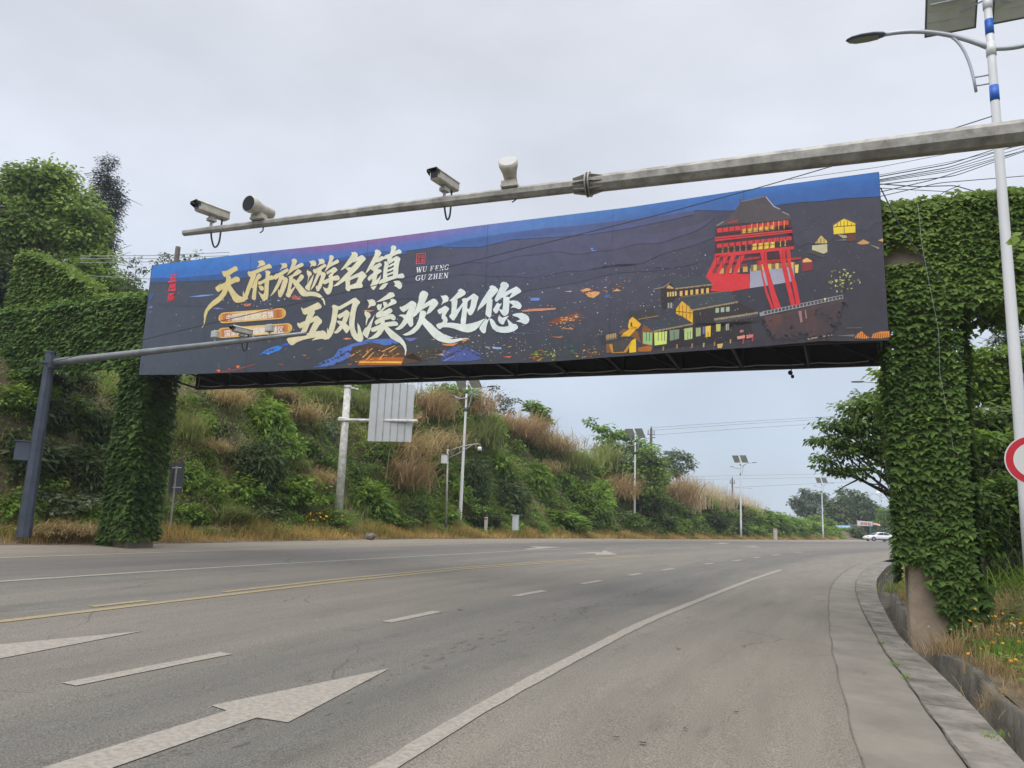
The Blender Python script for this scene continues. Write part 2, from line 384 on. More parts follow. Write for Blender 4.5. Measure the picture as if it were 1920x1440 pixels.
def limb_mesh(rng, base, tips, r0, wob=.25, fork=None):
    mb = MB(); base = np.asarray(base, float); tips = [np.asarray(t, float) for t in tips]
    top = np.mean(tips, axis=0); f = base+(top-base)*(fork or .5)
    f = np.array([base[0]*.6+f[0]*.4, base[1]*.6+f[1]*.4, f[2]])
    n = 6; pts = [base+(f-base)*i/n+np.array([*rng.normal(0, wob*.25, 2), 0])*(i > 0) for i in range(n+1)]
    mb.tube(pts, [r0*(1.25-.6*i/n) if i else r0*1.5 for i in range(n+1)], 9)
    for t in tips:
        st = pts[rng.integers(3, n+1)]; k = 5; mid = (st+t)/2+np.array([*rng.normal(0, wob, 2), abs(rng.normal(0, wob))])
        bp = [(1-u)**2*st+2*u*(1-u)*mid+u*u*t for u in np.arange(k+1)/k]
        rr = r0*.42*min(1, .4+np.linalg.norm(t-st)/8)
        mb.tube(bp, [rr*(1-.8*u) for u in np.arange(k+1)/k], 6)
        for _ in range(3):
            u = .45+.5*rng.random(); s_ = bp[int(u*k)]; e = s_+rnd_dirs(rng, 1)[0]*np.linalg.norm(t-st)*.28+np.array([0, 0, .1])
            mb.tube([s_, (s_+e)/2+rng.normal(0, .05, 3), e], [rr*.4, rr*.25, rr*.08], 5)
    return mb
def tree(name, label, cat, base, lumps, ntw, per, twr, size, fol, r0, seed, group=None, T=LEAF_T, trunk=M['bark'], fork=None, wob=.3, **kw):
    rng = np.random.default_rng(seed); t = thing(name, label, cat, tuple(base), 0, group)
    limb_mesh(rng, base, [c for c, _ in lumps], r0, wob, fork).build('trunk', trunk, t, True)
    leaf_obj('crown', crown_arrays(rng, lumps, ntw, per, twr, size, T, **kw), FO[fol], t)
    return t
def lump_px(L, Y):                           # crown lumps given as (px, py, half width, half height, extra depth)
    o = []
    for q in L:
        px, py, a, b = q[:4]; y = Y+(q[4] if len(q) > 4 else 0); k = y/F
        o.append((at(px, py, y), np.array([a*k, max(a, b)*k*.9, b*k])))
    return o
# ------------------------------------------------------------------ the road, its gutter and ditch
def line_of(pxs):
    a = np.array([GL(*p) for p in pxs]); return lambda s: np.interp(s, a[:, 0], a[:, 1])
joint = line_of([(1618, 1440), (1594, 1354), (1572, 1267), (1559, 1204), (1553, 1120), (1559, 1098), (1581, 1073)])
gut = line_of([(1815, 1440), (1770, 1376), (1732, 1325), (1700, 1277), (1674, 1242), (1645, 1197), (1617, 1146), (1604, 1108), (1605, 1089), (1617, 1073)])
slab = line_of([(1917, 1427), (1805, 1306), (1744, 1245), (1684, 1191), (1648, 1124), (1645, 1085)])
wall = line_of([(1891, 1325), (1827, 1267), (1763, 1226), (1708, 1168), (1672, 1117)])
SMAX = SC[-1]-1
SS = np.concatenate([np.arange(20, 130, .6), np.arange(130, SMAX, 1.5)])
def strip(name, l0, l1, n, dz=0.0, mats=None, s=SS, dzf=None):
    a, b = l0(s), l1(s); L = a[:, None]+(b-a)[:, None]*np.linspace(0, 1, n)[None]
    Sg = np.repeat(s[:, None], n, 1); P = xy(Sg, L); z = zsl(Sg, L)+dz
    if dzf is not None: z = z+dzf(Sg, L)
    me = grid_mesh(name, np.concatenate([P, z[..., None]], -1), np.stack([Sg, L], -1))
    o = link(name, me, mats, smooth=True); o['kind'] = 'structure'; return o

def road_material():
    m = bpy.data.materials.new('worn_asphalt'); m.use_nodes = True; t = m.node_tree; b = t.nodes['Principled BSDF']
    uv = nd(t, 'ShaderNodeUVMap', uv_map='lane'); sp = nd(t, 'ShaderNodeSeparateXYZ'); t.links.new(uv.outputs[0], sp.inputs[0])
    tc_ = nd(t, 'ShaderNodeTexCoord')
    nz = nd(t, 'ShaderNodeTexNoise'); nz.inputs['Scale'].default_value = .35; nz.inputs['Detail'].default_value = 5; t.links.new(uv.outputs[0], nz.inputs[0])
    ad = nd(t, 'ShaderNodeMath', operation='MULTIPLY_ADD'); ad.inputs[1].default_value = .9; t.links.new(nz.outputs[0], ad.inputs[0]); t.links.new(sp.outputs['Y'], ad.inputs[2])
    mr_ = nd(t, 'ShaderNodeMapRange'); mr_.inputs['From Min'].default_value = -4; mr_.inputs['From Max'].default_value = 18; t.links.new(ad.outputs[0], mr_.inputs[0])
    r = nd(t, 'ShaderNodeValToRGB'); e = r.color_ramp.elements       # wear across the carriageway, from the shoulder to the far edge
    st = [(-4, (0.175, 0.156, 0.131)), (-2.2, (0.171, 0.153, 0.126)), (-.2, (0.166, 0.151, 0.126)), (.35, (0.141, 0.129, 0.111)), (.95, (0.109, 0.106, 0.094)), (1.7, (0.127, 0.118, 0.104)), (2.5, (0.113, 0.109, 0.097)), (3.4, (0.148, 0.135, 0.115)), (4.3, (0.146, 0.133, 0.113)), (5.2, (0.159, 0.144, 0.122)), (6.4, (0.152, 0.138, 0.118)), (7.3, (0.128, 0.121, 0.108)), (8.3, (0.155, 0.140, 0.120)), (9.4, (0.128, 0.121, 0.108)), (10.6, (0.128, 0.120, 0.107)), (11.6, (0.106, 0.100, 0.094)), (12.9, (0.127, 0.118, 0.105)), (13.9, (0.171, 0.152, 0.126)), (15, (0.209, 0.185, 0.152)), (16.5, (0.218, 0.190, 0.155))]
    for i, (p, c) in enumerate(st):
        q = e[i] if i < 2 else e.new(.9)
        q.position = (p+.45+4)/22; q.color = (*c, 1)
    t.links.new(mr_.outputs[0], r.inputs[0])
    # long stains that follow the traffic
    mp_ = nd(t, 'ShaderNodeMapping'); mp_.inputs['Scale'].default_value = (.16, 1.3, 1); t.links.new(uv.outputs[0], mp_.inputs[0])
    n2 = nd(t, 'ShaderNodeTexNoise'); n2.inputs['Scale'].default_value = 1.6; n2.inputs['Detail'].default_value = 7; n2.inputs['Roughness'].default_value = .62; t.links.new(mp_.outputs[0], n2.inputs[0])
    m2 = nd(t, 'ShaderNodeMapRange'); m2.inputs['From Min'].default_value = .3; m2.inputs['From Max'].default_value = .7; m2.inputs['To Min'].default_value = .85; m2.inputs['To Max'].default_value = 1.12; t.links.new(n2.outputs[0], m2.inputs[0])
    # aggregate speckle
    n3 = nd(t, 'ShaderNodeTexNoise'); n3.inputs['Scale'].default_value = 75; n3.inputs['Detail'].default_value = 3; t.links.new(tc_.outputs['Object'], n3.inputs[0])
    m3 = nd(t, 'ShaderNodeMapRange'); m3.inputs['From Min'].default_value = .3; m3.inputs['From Max'].default_value = .7; m3.inputs['To Min'].default_value = .5; m3.inputs['To Max'].default_value = 1.5; t.links.new(n3.outputs[0], m3.inputs[0])
    vo = nd(t, 'ShaderNodeTexVoronoi'); vo.inputs['Scale'].default_value = 46; t.links.new(tc_.outputs['Object'], vo.inputs[0])
    m4 = nd(t, 'ShaderNodeMapRange'); m4.inputs['From Min'].default_value = .05; m4.inputs['From Max'].default_value = .16; m4.inputs['To Min'].default_value = 2.1; m4.inputs['To Max'].default_value = 1.0; t.links.new(vo.outputs['Distance'], m4.inputs[0])
    # dark pitted ravelling in one wheel track
    n5 = nd(t, 'ShaderNodeTexNoise'); n5.inputs['Scale'].default_value = 7; n5.inputs['Detail'].default_value = 4
    mp5 = nd(t, 'ShaderNodeMapping'); mp5.inputs['Scale'].default_value = (.55, 1.5, 1); t.links.new(uv.outputs[0], mp5.inputs[0]); t.links.new(mp5.outputs[0], n5.inputs[0])
    bd = nd(t, 'ShaderNodeMath', operation='SUBTRACT'); bd.inputs[1].default_value = 1.42; t.links.new(sp.outputs['Y'], bd.inputs[0])
    ab = nd(t, 'ShaderNodeMath', operation='ABSOLUTE'); t.links.new(bd.outputs[0], ab.inputs[0])
    b5 = nd(t, 'ShaderNodeMapRange'); b5.inputs['From Min'].default_value = .1; b5.inputs['From Max'].default_value = .75; b5.inputs['To Min'].default_value = .575; b5.inputs['To Max'].default_value = .74; t.links.new(ab.outputs[0], b5.inputs[0])
    gt = nd(t, 'ShaderNodeMath', operation='SUBTRACT'); t.links.new(n5.outputs[0], gt.inputs[0]); t.links.new(b5.outputs[0], gt.inputs[1])
    m5 = nd(t, 'ShaderNodeMapRange'); m5.inputs['From Min'].default_value = 0; m5.inputs['From Max'].default_value = .035; m5.inputs['To Min'].default_value = 1; m5.inputs['To Max'].default_value = .62; t.links.new(gt.outputs[0], m5.inputs[0])
    # cracks in a few places, and darker patched or oily blotches
    n6 = nd(t, 'ShaderNodeTexNoise'); n6.inputs['Scale'].default_value = .9; n6.inputs['Detail'].default_value = 3; t.links.new(uv.outputs[0], n6.inputs[0])
    wv = nd(t, 'ShaderNodeVectorMath', operation='MULTIPLY_ADD'); wv.inputs[1].default_value = (.5, .5, .5); t.links.new(n6.outputs['Color'], wv.inputs[0]); t.links.new(uv.outputs[0], wv.inputs[2])
    v6 = nd(t, 'ShaderNodeTexVoronoi', feature='DISTANCE_TO_EDGE'); v6.inputs['Scale'].default_value = .42; t.links.new(wv.outputs[0], v6.inputs[0])
    c6 = nd(t, 'ShaderNodeMapRange'); c6.inputs['From Min'].default_value = .0; c6.inputs['From Max'].default_value = .0075; c6.inputs['To Min'].default_value = 1; c6.inputs['To Max'].default_value = 0; t.links.new(v6.outputs['Distance'], c6.inputs[0])
    n7 = nd(t, 'ShaderNodeTexNoise'); n7.inputs['Scale'].default_value = .23; n7.inputs['Detail'].default_value = 4; t.links.new(uv.outputs[0], n7.inputs[0])
    g7 = nd(t, 'ShaderNodeMapRange'); g7.inputs['From Min'].default_value = .50; g7.inputs['From Max'].default_value = .58; t.links.new(n7.outputs[0], g7.inputs[0])
    mu = nd(t, 'ShaderNodeMath', operation='MULTIPLY'); t.links.new(c6.outputs[0], mu.inputs[0]); t.links.new(g7.outputs[0], mu.inputs[1])
    m6 = nd(t, 'ShaderNodeMapRange'); m6.inputs['To Min'].default_value = 1; m6.inputs['To Max'].default_value = .55; t.links.new(mu.outputs[0], m6.inputs[0])
    n8 = nd(t, 'ShaderNodeTexNoise'); n8.inputs['Scale'].default_value = 1.1; n8.inputs['Detail'].default_value = 8; n8.inputs['Roughness'].default_value = .7
    mp8 = nd(t, 'ShaderNodeMapping'); mp8.inputs['Scale'].default_value = (.4, 1, 1); mp8.inputs['Location'].default_value = (3, 7, 0); t.links.new(uv.outputs[0], mp8.inputs[0]); t.links.new(mp8.outputs[0], n8.inputs[0])
    m8 = nd(t, 'ShaderNodeMapRange'); m8.inputs['From Min'].default_value = .58; m8.inputs['From Max'].default_value = .74; m8.inputs['To Min'].default_value = 1; m8.inputs['To Max'].default_value = .70; t.links.new(n8.outputs[0], m8.inputs[0])
    cur = r.outputs[0]
    for q in (m2, m3, m4, m5, m6, m8):
        v = nd(t, 'ShaderNodeVectorMath', operation='SCALE'); t.links.new(cur, v.inputs[0]); t.links.new(q.outputs[0], v.inputs['Scale']); cur = v.outputs[0]
    t.links.new(cur, b.inputs['Base Color']); b.inputs['Roughness'].default_value = .82; b.inputs['Specular IOR Level'].default_value = .35
    bp = nd(t, 'ShaderNodeBump'); bp.inputs['Strength'].default_value = .5; bp.inputs['Distance'].default_value = .01
    t.links.new(n3.outputs[0], bp.inputs['Height']); t.links.new(bp.outputs[0], b.inputs['Normal'])
    return m
M['road'] = road_material()
strip('road', joint, bank, 24, 0, M['road'])
strip('concrete_strip', gut, joint, 4, -.006, mat('concrete_strip', (.178, .161, .135), .9, var=.22, scale=1.1, bump=.4, bscale=40))
edge_n = lambda S_, L_: .02*np.sin(S_*3.1)*0
mj = strip('gutter_joint', lambda s: gut(s)-.016-.014*np.abs(np.sin(s*3.1)*np.sin(s*1.3)), lambda s: gut(s)+.004+.012*np.sin(s*4.7), 2, .0125, mat('joint_dirt', (.10, .092, .068), .95, var=.6, scale=8), s=np.arange(55, 118, .5)); strip('gutter_slab', slab, lambda s: gut(s)-.012, 4, .01, M['slab'], s=np.arange(55, 118, .5), dzf=lambda S_, L_: .006*np.sin(S_*1.1))
wn = lambda s: .03*np.sin(s*2.3)+.02*np.sin(s*5.1)
sd = np.arange(55, 118, .35)
for k, s0 in enumerate(np.arange(66.3, 112, 4.6)):
    s_ = np.array([s0, s0+.014]); a_, b_ = slab(s_)+.01, gut(s_)-.02; L = a_[:, None]+(b_-a_)[:, None]*np.linspace(0, 1, 6)[None]; Sg = np.repeat(s_[:, None], 6, 1)+.02*np.sin(np.arange(6)*2.0+k)[None]
    P = xy(Sg, L); me = grid_mesh('slab_joint', np.concatenate([P, (zsl(Sg, L)+.0205)[..., None]], -1)); link('slab_joint', me, mat('joint_dark', (.06, .055, .045), .95) if k == 0 else bpy.data.materials['joint_dark'])['kind'] = 'structure'  # thin dark lines of the joints across the gutter slab
je = strip('strip_edge', lambda s: joint(s)-.003-.012*np.sin(s*2.7)-.006*np.abs(np.sin(s*3)), lambda s: joint(s)+.003-.012*np.sin(s*2.7)+.006*np.abs(np.sin(s*1.9)), 2, .005, mat('edge_crack', (.11, .10, .083), .95, var=.5, scale=5), s=np.arange(60, 112, .3))
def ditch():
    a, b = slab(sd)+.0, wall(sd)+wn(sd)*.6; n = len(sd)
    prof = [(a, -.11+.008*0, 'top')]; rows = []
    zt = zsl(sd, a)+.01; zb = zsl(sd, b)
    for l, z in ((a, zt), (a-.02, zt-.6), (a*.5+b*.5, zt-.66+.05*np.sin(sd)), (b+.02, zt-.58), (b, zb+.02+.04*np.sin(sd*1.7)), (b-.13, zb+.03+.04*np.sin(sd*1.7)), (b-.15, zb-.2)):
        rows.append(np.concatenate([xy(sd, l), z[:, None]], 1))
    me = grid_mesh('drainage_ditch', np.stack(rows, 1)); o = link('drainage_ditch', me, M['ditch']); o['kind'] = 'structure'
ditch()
# painted markings, 6 mm proud of the asphalt
paintw = mat('road_paint_white', (.262, .238, .205), .8, var=.3, scale=20, dirt=(.20, .182, .156), bump=.3, bscale=60)
painty = mat('road_paint_yellow', (.31, .238, .118), .8, scale=18, dirt=(.20, .168, .108), bump=.3, bscale=60)
def mark(name, s0, s1, lat, wd, m, dz=.007):
    s = np.arange(s0, s1+.001, max(.12, min(.3, (s1-s0)/6))); lf = lat if callable(lat) else (lambda q: np.full_like(q, lat))
    jr = np.random.default_rng(int(s0*10)); jt = (min(.006, wd*.03))*jr.normal(size=(2, len(s))); L = np.stack([lf(s)-wd/2+jt[0], lf(s)+wd/2+jt[1]], 1); Sg = np.stack([s, s], 1); P = xy(Sg, L)
    me = grid_mesh(name, np.concatenate([P, (zsl(Sg, L)+dz)[..., None]], -1)); o = link(name, me, m); o['kind'] = 'structure'; return o
def s_at(px, py): return GL(px, py)[0]
mark('shoulder_line', 40, s_at(1467, 1068), line_of([(720, 1440), (900, 1330), (1100, 1222), (1250, 1150), (1467, 1068)]), .165, paintw)
mark('edge_line', 50, s_at(1100, 1015), 13.62, .15, paintw)
mark('lane_line', 50, s_at(1080, 1028), 10.02, .15, paintw)
mark('centre_line', 40, s_at(1300, 1037), line_of([(0, 1166), (450, 1113), (860, 1068), (1150, 1047), (1440, 1030)]), .15, painty)
yl2 = lambda s: line_of([(0, 1166), (450, 1113), (860, 1068), (1150, 1047), (1440, 1030)])(s)+.3
mark('centre_line', s_at(445, 1114), s_at(1200, 1042), yl2, .13, painty)
mark('centre_line', s_at(170, 1138), s_at(285, 1128), yl2, .13, painty)
dl = line_of([(130, 1284), (725, 1167), (965, 1118), (1180, 1079), (1320, 1058), (1383, 1051)])
for a, b in (((130, 1284), (447, 1223)), ((725, 1167), (828, 1148)), ((965, 1118), (1022, 1108)), ((1090, 1095), (1130, 1089)), ((1180, 1079), (1205, 1076)), ((1238, 1069), (1262, 1066)), ((1318, 1057.5), (1336, 1056)), ((1372, 1052), (1392, 1050)), ((1420, 1047), (1440, 1045.5)), ((1465, 1043), (1485, 1041.5)), ((1510, 1039), (1530, 1037.5))):
    mark('lane_dash', s_at(*a), s_at(*b), dl, .17, paintw)
for a, b in ((1138, 1160), (1196, 1218), (1250, 1272), (1300, 1320)):
    mark('lane_dash', s_at(a, 1029), s_at(b, 1027.2), GL(a, 1028.5)[1], .15, paintw)
def arrow(px):
    import bmesh
    p = [G(*q) for q in px]; mb = MB(); mb.poly(p); me = mb.mesh('road_arrow')
    bm = bmesh.new(); bm.from_mesh(me); bmesh.ops.subdivide_edges(bm, edges=bm.edges[:], cuts=4, use_grid_fill=True)
    for v in bm.verts: v.co.z = float(zroad(v.co.x, v.co.y)[0])+.007
    bm.to_mesh(me); bm.free(); o = link('road_arrow', me, paintw); o['kind'] = 'structure'
arrow([(731, 1254), (540, 1356), (481, 1347), (215, 1440), (120, 1475), (10, 1475), (83, 1440), (425, 1334), (396, 1324)])
arrow([(268, 1184), (0, 1236), (-60, 1249), (-80, 1244), (-260, 1280), (-300, 1268), (-130, 1232), (-130, 1225), (-20, 1211)])
arrow([(1070, 1038.5), (1110, 1035.5), (1128, 1036), (1132, 1031.8), (1158, 1040), (1116, 1041), (1117, 1038)])
arrow([(980, 1030), (1006, 1027), (990, 1024.5), (1055, 1026), (1020, 1028.5), (990, 1031)])
arrow([(1330, 1020), (1352, 1019), (1346, 1017.4), (1370, 1018.5), (1350, 1020.4)])
arrow([(1386, 1025.3), (1410, 1024.5), (1412, 1023.6), (1427, 1026.6), (1408, 1026)])
# bits of dead leaf and bark lying on the asphalt
rng = np.random.default_rng(5)
mb = MB()
for px, py, r in ((865, 1145, .07), (1380, 1338, .03), (1206, 1397, .035), (1155, 1387, .03), (1285, 1370, .025), (1395, 1214, .04), (1272, 1218, .05), (1620, 1265, .03), (1290, 1160, .04)):
    c = G(px, py); n = 7; k = [c+np.array([r*math.cos(2*math.pi*i/n)*(.5+.8*rng.random()), r*.5*math.sin(2*math.pi*i/n)*(.5+.8*rng.random()), .012+.015*rng.random()]) for i in range(n)]
    mb.poly(k)
o = mb.build('leaf_litter', mat('dead_leaf', (.05, .04, .03), .9)); o['kind'] = 'stuff'

# ------------------------------------------------------------------ the ground: far sheet, left bank, right bank
gm = MB(); gm.add([(-2500, -2500, -6), (2500, -2500, -6), (2500, 2500, -6), (-2500, 2500, -6)], [[0, 1, 2, 3]])
o = gm.build('ground', mat('far_ground', (.05, .075, .03), .95, var=.4, scale=.02)); o['kind'] = 'structure'
bY = xy(SC, bank(SC))[:, 1]
HL = lambda s: np.interp(np.interp(s, SC, bY), [-20, 25, 34, 44, 50, 56, 62, 70, 80, 95, 105, 125, 150, 200], [4.6, 5.0, 8.0, 8.6, 8.2, 7.2, 6.2, 5.2, 4.3, 3.1, 2.3, 1.2, .8, .5])
def wob(s, e): return .45*np.sin(s*.55+.3*e)+.3*np.sin(s*1.25+1.3)+.22*np.sin(s*2.3+e*1.1)
def zleft(s, e):
    b = bank(s); H = HL(s); u = np.clip((e-1.7-.35*wob(s, e*0))/(H*.62+.3), 0, 1); u = u*u*(3-2*u)*.4+u*.6
    return zsl(s, b)+.14*np.clip(e, 0, 1.7)+H*u+wob(s, e)*.55*np.clip(u*3, 0, 1)+.04*np.maximum(e-10, 0)
def left_pt(s, e): return np.concatenate([xy(s, bank(s)+e), zleft(s, e)[..., None]], -1)
sh = np.concatenate([np.arange(40, 150, .7), np.arange(150, SMAX, 2)]); eh = np.concatenate([np.arange(0, 9, .35), np.arange(9, 16, 1), np.array([20, 30, 45, 60])])
Sg, Eg = np.meshgrid(sh, eh, indexing='ij')
link('left_bank', grid_mesh('left_bank', left_pt(Sg, Eg)), M['soil'], smooth=True)['kind'] = 'structure'
HR = lambda s: np.interp(s, [60, 74, 80, 90, 100, 110, 130], [3.4, 3.6, 3.9, 4.2, 3.0, .5, .2])
def zright(s, r):
    u = np.clip((r-1.1)/(HR(s)*1.0+.3), 0, 1)
    return zsl(s, np.full_like(s, -5.0))+.02+.1*np.clip(r-.15, 0, 1)+HR(s)*u+.1*wob(s*2, r)*np.clip(r-.4, 0, 1)
def right_pt(s, r): return np.concatenate([xy(s, wall(s)-.1-r), zright(s, r)[..., None]], -1)
sh2 = np.arange(56, 170, .6); rh = np.concatenate([np.arange(0, 7, .3), np.array([8, 10, 14, 20, 30, 45])])
Sg, Eg = np.meshgrid(sh2, rh, indexing='ij')
link('right_bank', grid_mesh('right_bank', right_pt(Sg, Eg)), M['soil'], smooth=True)['kind'] = 'structure'
def hit_left(px, py, y0=17, y1=175):
    Y = np.concatenate([np.arange(y0, 60, .15), np.arange(60, y1, .4)]); d = ray(px, py)
    P = d[None]*(Y/d[1])[:, None]+np.array([0, 0, CZ]); s, l = slat(P[:, 0], P[:, 1]); e = l-bank(s)
    ok = (e > 0) & (P[:, 2] < zleft(s, np.maximum(e, 0)))
    return (P[ok.argmax()], s[ok.argmax()], e[ok.argmax()]) if ok.any() else None
def hit_right(px, py):
    Y = np.arange(5, 60, .08); d = ray(px, py)
    P = d[None]*(Y/d[1])[:, None]+np.array([0, 0, CZ]); s, l = slat(P[:, 0], P[:, 1]); r = wall(s)-.1-l
    ok = (r > 0) & (P[:, 2] < zright(s, np.maximum(r, 0)))
    return P[ok.argmax()] if ok.any() else None

# ------------------------------------------------------------------ the ivy-covered overpass
PL = at(238, 1019, 21.3); PR = at(1708, 1197, 13.3)           # front inner corners of the two pillars at the ground
BT = np.array([PR[0]-PL[0], PR[1]-PL[1], 0]); BT /= np.linalg.norm(BT)
BN = np.array([BT[1], -BT[0], 0]); BN = BN if BN[1] < 0 else -BN   # towards the camera
UP = np.array([0, 0, 1.0])
def onplane(px, py, off=0.0):             # the point seen at that pixel on the overpass' front, moved off metres towards the camera
    d = ray(px, py); q = np.array([PR[0], PR[1], 0])+BN*off
    t = ((q-np.array([0, 0, CZ]))@BN)/(d@BN); return d*t+np.array([0, 0, CZ])
RB = np.stack([BT, -BN, UP], 1)
ztR = onplane(1700, 402)[2]; zbR = onplane(1790, 582)[2]; ztL = onplane(200, 556)[2]; zbL = onplane(120, 680)[2]
zt = (ztR+ztL)/2-.05; zb = (zbR+zbL)/2+.02
uL0 = (onplane(-420, 620)-PR)@BT; uR1 = (onplane(2180, 450)-PR)@BT
uLc = (PL-PR)@BT
PW, PD, BD = .88, .9, 1.0
def bpt(u, v, z): return np.array([PR[0], PR[1], 0])+BT*u-BN*v+UP*z
ov = thing('overpass', 'concrete overpass on two pillars spanning the road, mostly hidden under ivy', 'overpass', tuple(bpt(uLc/2, .6, 0)))
def bbox_part(name, u0, u1, v0, v1, z0, z1, bev=.03):
    mb = MB(); mb.box(bpt((u0+u1)/2, (v0+v1)/2, (z0+z1)/2), (u1-u0, v1-v0, z1-z0), RB, 0, bev); return mb.build(name, M['pillar'], ov)
M['pillar'] = mat('stained_concrete', (.36, .29, .215), .9, scale=1.3, dirt=(.21, .165, .12), bump=.5, bscale=14)
bbox_part('pillar', .0, PW, 0, PD, PR[2]-.9, zb+.05)
bbox_part('pillar', uLc-PW, uLc, 0, PD, PL[2]-.9, zb+.05)
bbox_part('beam', uL0, uR1, .04, .04+BD, zb, zt)
ridge_px = [(38, 480), (62, 476), (118, 505), (172, 540), (178, 575), (40, 590)]
rp = [onplane(x, y, -.15) for x, y in ridge_px]
mb = MB(); mb.prism(rp, -BN*.5); mb.build('parapet', M['pillar'], ov)

def ivy_face(rng, o, U, V, N, den, size, tmean, keep=None, thick=.14, tvar=.35):
    U = np.asarray(U, float); V = np.asarray(V, float); lu, lv = np.linalg.norm(U), np.linalg.norm(V); n = int(lu*lv*den*1.9)
    a, b = rng.random(n), rng.random(n)
    # leaves lie in loose tiers, like shingles
    b = np.clip((np.floor(b*lv/.15)+.75*rng.random(n)**1.6+.25*np.sin(a*lu*3)+.2*np.sin(a*lu*7.3))*.15/lv, 0, 1)
    P = np.asarray(o)+a[:, None]*U+b[:, None]*V
    if keep is not None:
        k = keep(P); P, a, b = P[k], a[k], b[k]; n = len(P)
    bul = .5+.5*np.sin(a*lu*1.9+b*lv*1.1)*np.sin(b*lv*1.7+.6)
    P = P+N*(.01+thick*(rng.random(n)**.6)*(.5+.7*bul))[:, None]
    nn = unit(N*.75+UP*.75+rng.normal(0, .26, (n, 3)))
    D = unit(-UP*1.0+N*.45+rng.normal(0, .30, (n, 3)))
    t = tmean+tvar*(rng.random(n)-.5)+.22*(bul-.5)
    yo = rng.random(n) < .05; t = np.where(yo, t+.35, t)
    return leaf_arrays(P, nn, D, size*(.5+.9*rng.random(n)**1.3), t, IVY_T)
def fringe(rng, o, U, n, size, tmean, ln=.5):
    a = rng.random(n); P = np.asarray(o)+a[:, None]*np.asarray(U); k = .5+.5*np.sin(a*np.linalg.norm(U)*2.7)+.3*np.sin(a*np.linalg.norm(U)*7)
    P = P-UP*(rng.random(n)*ln*np.clip(k, .15, 1.3))[:, None]+rng.normal(0, .06, (n, 3))
    return leaf_arrays(P, unit(BN+rng.normal(0, .5, (n, 3))), unit(-UP+rng.normal(0, .4, (n, 3))), size*(.6+.6*rng.random(n)), tmean+.3*(rng.random(n)-.5), IVY_T)
rng = np.random.default_rng(11)
def ivy(name, label, arrs, m):
    o = leaf_obj(name, arrs, FO[m]); tag(o, label, 'ivy'); return o
# right pillar: the lower part of its near corner is bare concrete
def keepR(P):
    u = (P-PR)@BT; z = P[:, 2]; lim = PR[2]+1.28-1.15*np.clip(u, -.1, 1)-1.6*np.clip(u-.45, 0, 1)+.12*np.sin(u*9)
    return (z > lim)
zr0 = PR[2]-.1
ivy('ivy', 'dense ivy wrapping the right hand pillar down to a bare concrete foot', [
    ivy_face(rng, bpt(-.17, -.02, zb+.3), BT*(PW+.3), -UP*(zb+.3-zr0), BN, 330, .135, .46, keepR, .13),
    ivy_face(rng, bpt(-.03, PD, zb+.3), BN*(PD+.14), -UP*(zb+.3-zr0), -BT, 190, .15, .40, lambda P: P[:, 2] > PR[2]+1.0, .13),
    ivy_face(rng, bpt(PW+.12, 0, zb), -BN*PD, -UP*(zb-zr0), BT, 190, .15, .40, None, .13),
    fringe(rng, bpt(.7, -.05, PR[2]+1.1), BT*.5, 60, .17, .42, .7)], 'ivy')
bare = lambda P: ~(((P-PR)@BT < .52) & ((P-PR)@BT > -.3) & (P[:, 2] > onplane(1690, 497)[2]) & (P[:, 2] < onplane(1690, 468)[2]+.06*np.sin(((P-PR)@BT)*14)))
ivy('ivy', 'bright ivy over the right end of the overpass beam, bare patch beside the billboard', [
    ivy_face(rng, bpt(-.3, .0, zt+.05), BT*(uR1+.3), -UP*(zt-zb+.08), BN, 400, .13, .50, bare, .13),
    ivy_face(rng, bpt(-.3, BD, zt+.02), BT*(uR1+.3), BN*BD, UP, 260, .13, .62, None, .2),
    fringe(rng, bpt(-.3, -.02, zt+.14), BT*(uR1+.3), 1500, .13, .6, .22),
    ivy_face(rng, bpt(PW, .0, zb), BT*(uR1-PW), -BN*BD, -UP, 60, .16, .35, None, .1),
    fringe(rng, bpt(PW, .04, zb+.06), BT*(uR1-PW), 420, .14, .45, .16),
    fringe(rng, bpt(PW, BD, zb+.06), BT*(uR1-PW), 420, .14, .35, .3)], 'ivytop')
zl0 = PL[2]-.1
keepL = lambda P: ~((P[:, 2] < PL[2]+.13) & ((P-PL)@BT > -.62))
ivy('ivy', 'dark ivy wrapping the left hand pillar beneath the end of the billboard', [
    ivy_face(rng, bpt(uLc-PW-.1, -.02, zb+.2), BT*(PW+.26), -UP*(zb+.2-zl0), BN, 230, .16, .32, keepL, .16),
    ivy_face(rng, bpt(uLc+.02, -.16, zb+.2), -BN*(PD+.2), -UP*(zb+.2-zl0), BT, 230, .16, .32, lambda P: P[:, 2] > PL[2]+.14, .16),
    ivy_face(rng, bpt(uLc-PW-.02, PD, zb), BN*PD, -UP*(zb-zl0), -BT, 150, .16, .3, None, .2)], 'ivy')
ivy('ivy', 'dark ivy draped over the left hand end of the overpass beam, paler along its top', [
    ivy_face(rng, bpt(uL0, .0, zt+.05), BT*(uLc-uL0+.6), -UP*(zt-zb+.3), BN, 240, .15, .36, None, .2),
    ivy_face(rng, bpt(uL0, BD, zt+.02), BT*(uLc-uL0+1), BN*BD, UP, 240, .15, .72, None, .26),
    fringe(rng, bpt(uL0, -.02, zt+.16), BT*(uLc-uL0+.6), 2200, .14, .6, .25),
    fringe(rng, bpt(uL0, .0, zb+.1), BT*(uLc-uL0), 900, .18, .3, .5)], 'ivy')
rmin, rmax = np.min(np.array(rp), 0), np.max(np.array(rp), 0)
ru = [float((p-PR)@BT) for p in rp]
